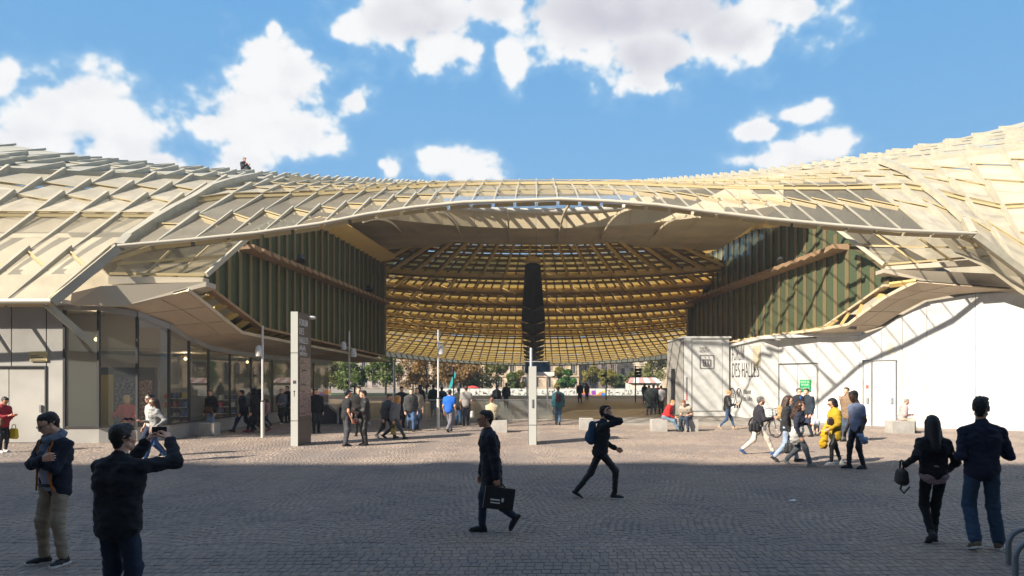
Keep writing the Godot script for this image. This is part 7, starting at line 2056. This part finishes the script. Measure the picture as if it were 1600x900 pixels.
	hand_bag(t, "white plastic bag in the hand of the man in the grey tee", j.hands[1], 0.26, 0.34, 0.16, [0.62, 0.62, 0.6], 0.1)
	t = crowd(716, 664, 1.70, 170.0, "person in blue jeans and a dark top between the blue vest and the grey tee", {"top": [0.03, 0.035, 0.03], "legs": [0.04, 0.10, 0.20], "hair_c": [0.015, 0.012, 0.01]})

func hall_people() -> void:
	var t = crowd(872, 664, 1.76, 182.0, "man in a teal jacket and jeans walking away into the hall", {"feet": walk(0.12), "top": [0.02, 0.10, 0.13], "legs": [0.05, 0.10, 0.17], "hair_c": [0.06, 0.025, 0.015], "cuff": 1.1})
	backpack(t, "dark red backpack on the man in the teal jacket", [0.06, 0.018, 0.022], 0.95)
	t = crowd(776, 651, 1.76, 150.0, "person in a dark grey top with a pale backpack, just inside the hall", {"top": [0.045, 0.04, 0.045], "legs": [0.03, 0.03, 0.035], "hair_c": [0.03, 0.02, 0.015]})
	backpack(t, "pale grey backpack on the person just inside the hall", [0.2, 0.19, 0.18], 0.9)
	crowd(791, 638, 1.80, 178.0, "person in a black top standing alone in the hall, left of the white post", {"top": BLACK, "legs": [0.05, 0.045, 0.04]})
	crowd(906, 629, 1.80, 170.0, "tall dark-clothed person standing at the back of the hall, left of a pair", {"top": BLACK, "legs": BLACK, "feet": [[0.07, 0, 0, 0], [-0.07, 0, 0, 0]]})
	crowd(917, 625, 1.66, 175.0, "person in a brown coat at the back of the hall, right of the tall one", {"fem": true, "hair": "long", "tops": "coat", "top": [0.06, 0.03, 0.02], "legs": BLACK})
	crowd(1007, 630, 1.72, 150.0, "long-haired dark figure at the back right of the hall", {"fem": true, "hair": "long", "top": BLACK, "legs": BLACK})
	t = crowd(1014, 648, 1.72, 175.0, "person in a dark green grey coat near the lift kiosk", {"tops": "coat", "top": [0.02, 0.028, 0.025], "legs": BLACK, "hem": -0.18})
	t = crowd(1021, 647, 1.80, 165.0, "man in a dark navy suit carrying an orange bag near the lift kiosk", {"skin": lin(0.08, 0.045, 0.03), "top": [0.015, 0.018, 0.03], "hem": -0.06, "legs": [0.015, 0.018, 0.03], "hair_c": [0.006, 0.005, 0.005]})
	var j: Dictionary = t.get_meta("j")
	hand_bag(t, "orange carrier bag of the man in the navy suit", j.hands[0] + Vector3(0.05, 0, -0.1), 0.34, 0.4, 0.1, [0.58, 0.26, 0.12], 0.1)
	crowd(1033, 647, 1.70, 178.0, "man in a white short-sleeved shirt beside the lift kiosk's grey side", {"tops": "tee", "top": [0.5, 0.5, 0.52], "legs": [0.02, 0.022, 0.025], "skin": TAN})
	crowd(1028, 640, 1.74, 190.0, "person in a dark red top behind the man in the white shirt", {"top": [0.10, 0.012, 0.015], "legs": BLACK})
	crowd(656, 652, 1.78, 180.0, "dark silhouette left of two at the balustrade, behind the man in jeans", {"top": [0.02, 0.015, 0.013], "legs": BLACK, "hair": "long"})
	crowd(677, 650, 1.78, 180.0, "dark silhouette standing at the balustrade left of the middle lamp post", {"top": BLACK, "legs": BLACK})
	crowd(690, 656, 1.72, 175.0, "person in a dark blue top just right of the middle lamp post", {"top": [0.014, 0.016, 0.035], "legs": BLACK})
	# a worker sitting on the roof
	t = person({"x": -18.2, "d": 42.5, "y": 14.75, "h": 1.75, "yaw": 60.0, "label": "worker in dark clothes with a harness sitting on the roof ridge against the sky", "skin": TAN, "seat": 0.2, "feet": [[0.06, 0.35, 0.0, 0.0], [-0.06, 0.38, 0.0, 0.0]], "hands": ON_LAP, "top": [0.02, 0.022, 0.03], "legs": [0.03, 0.03, 0.035], "hair": "cap", "hair_c": [0.02, 0.02, 0.025]})
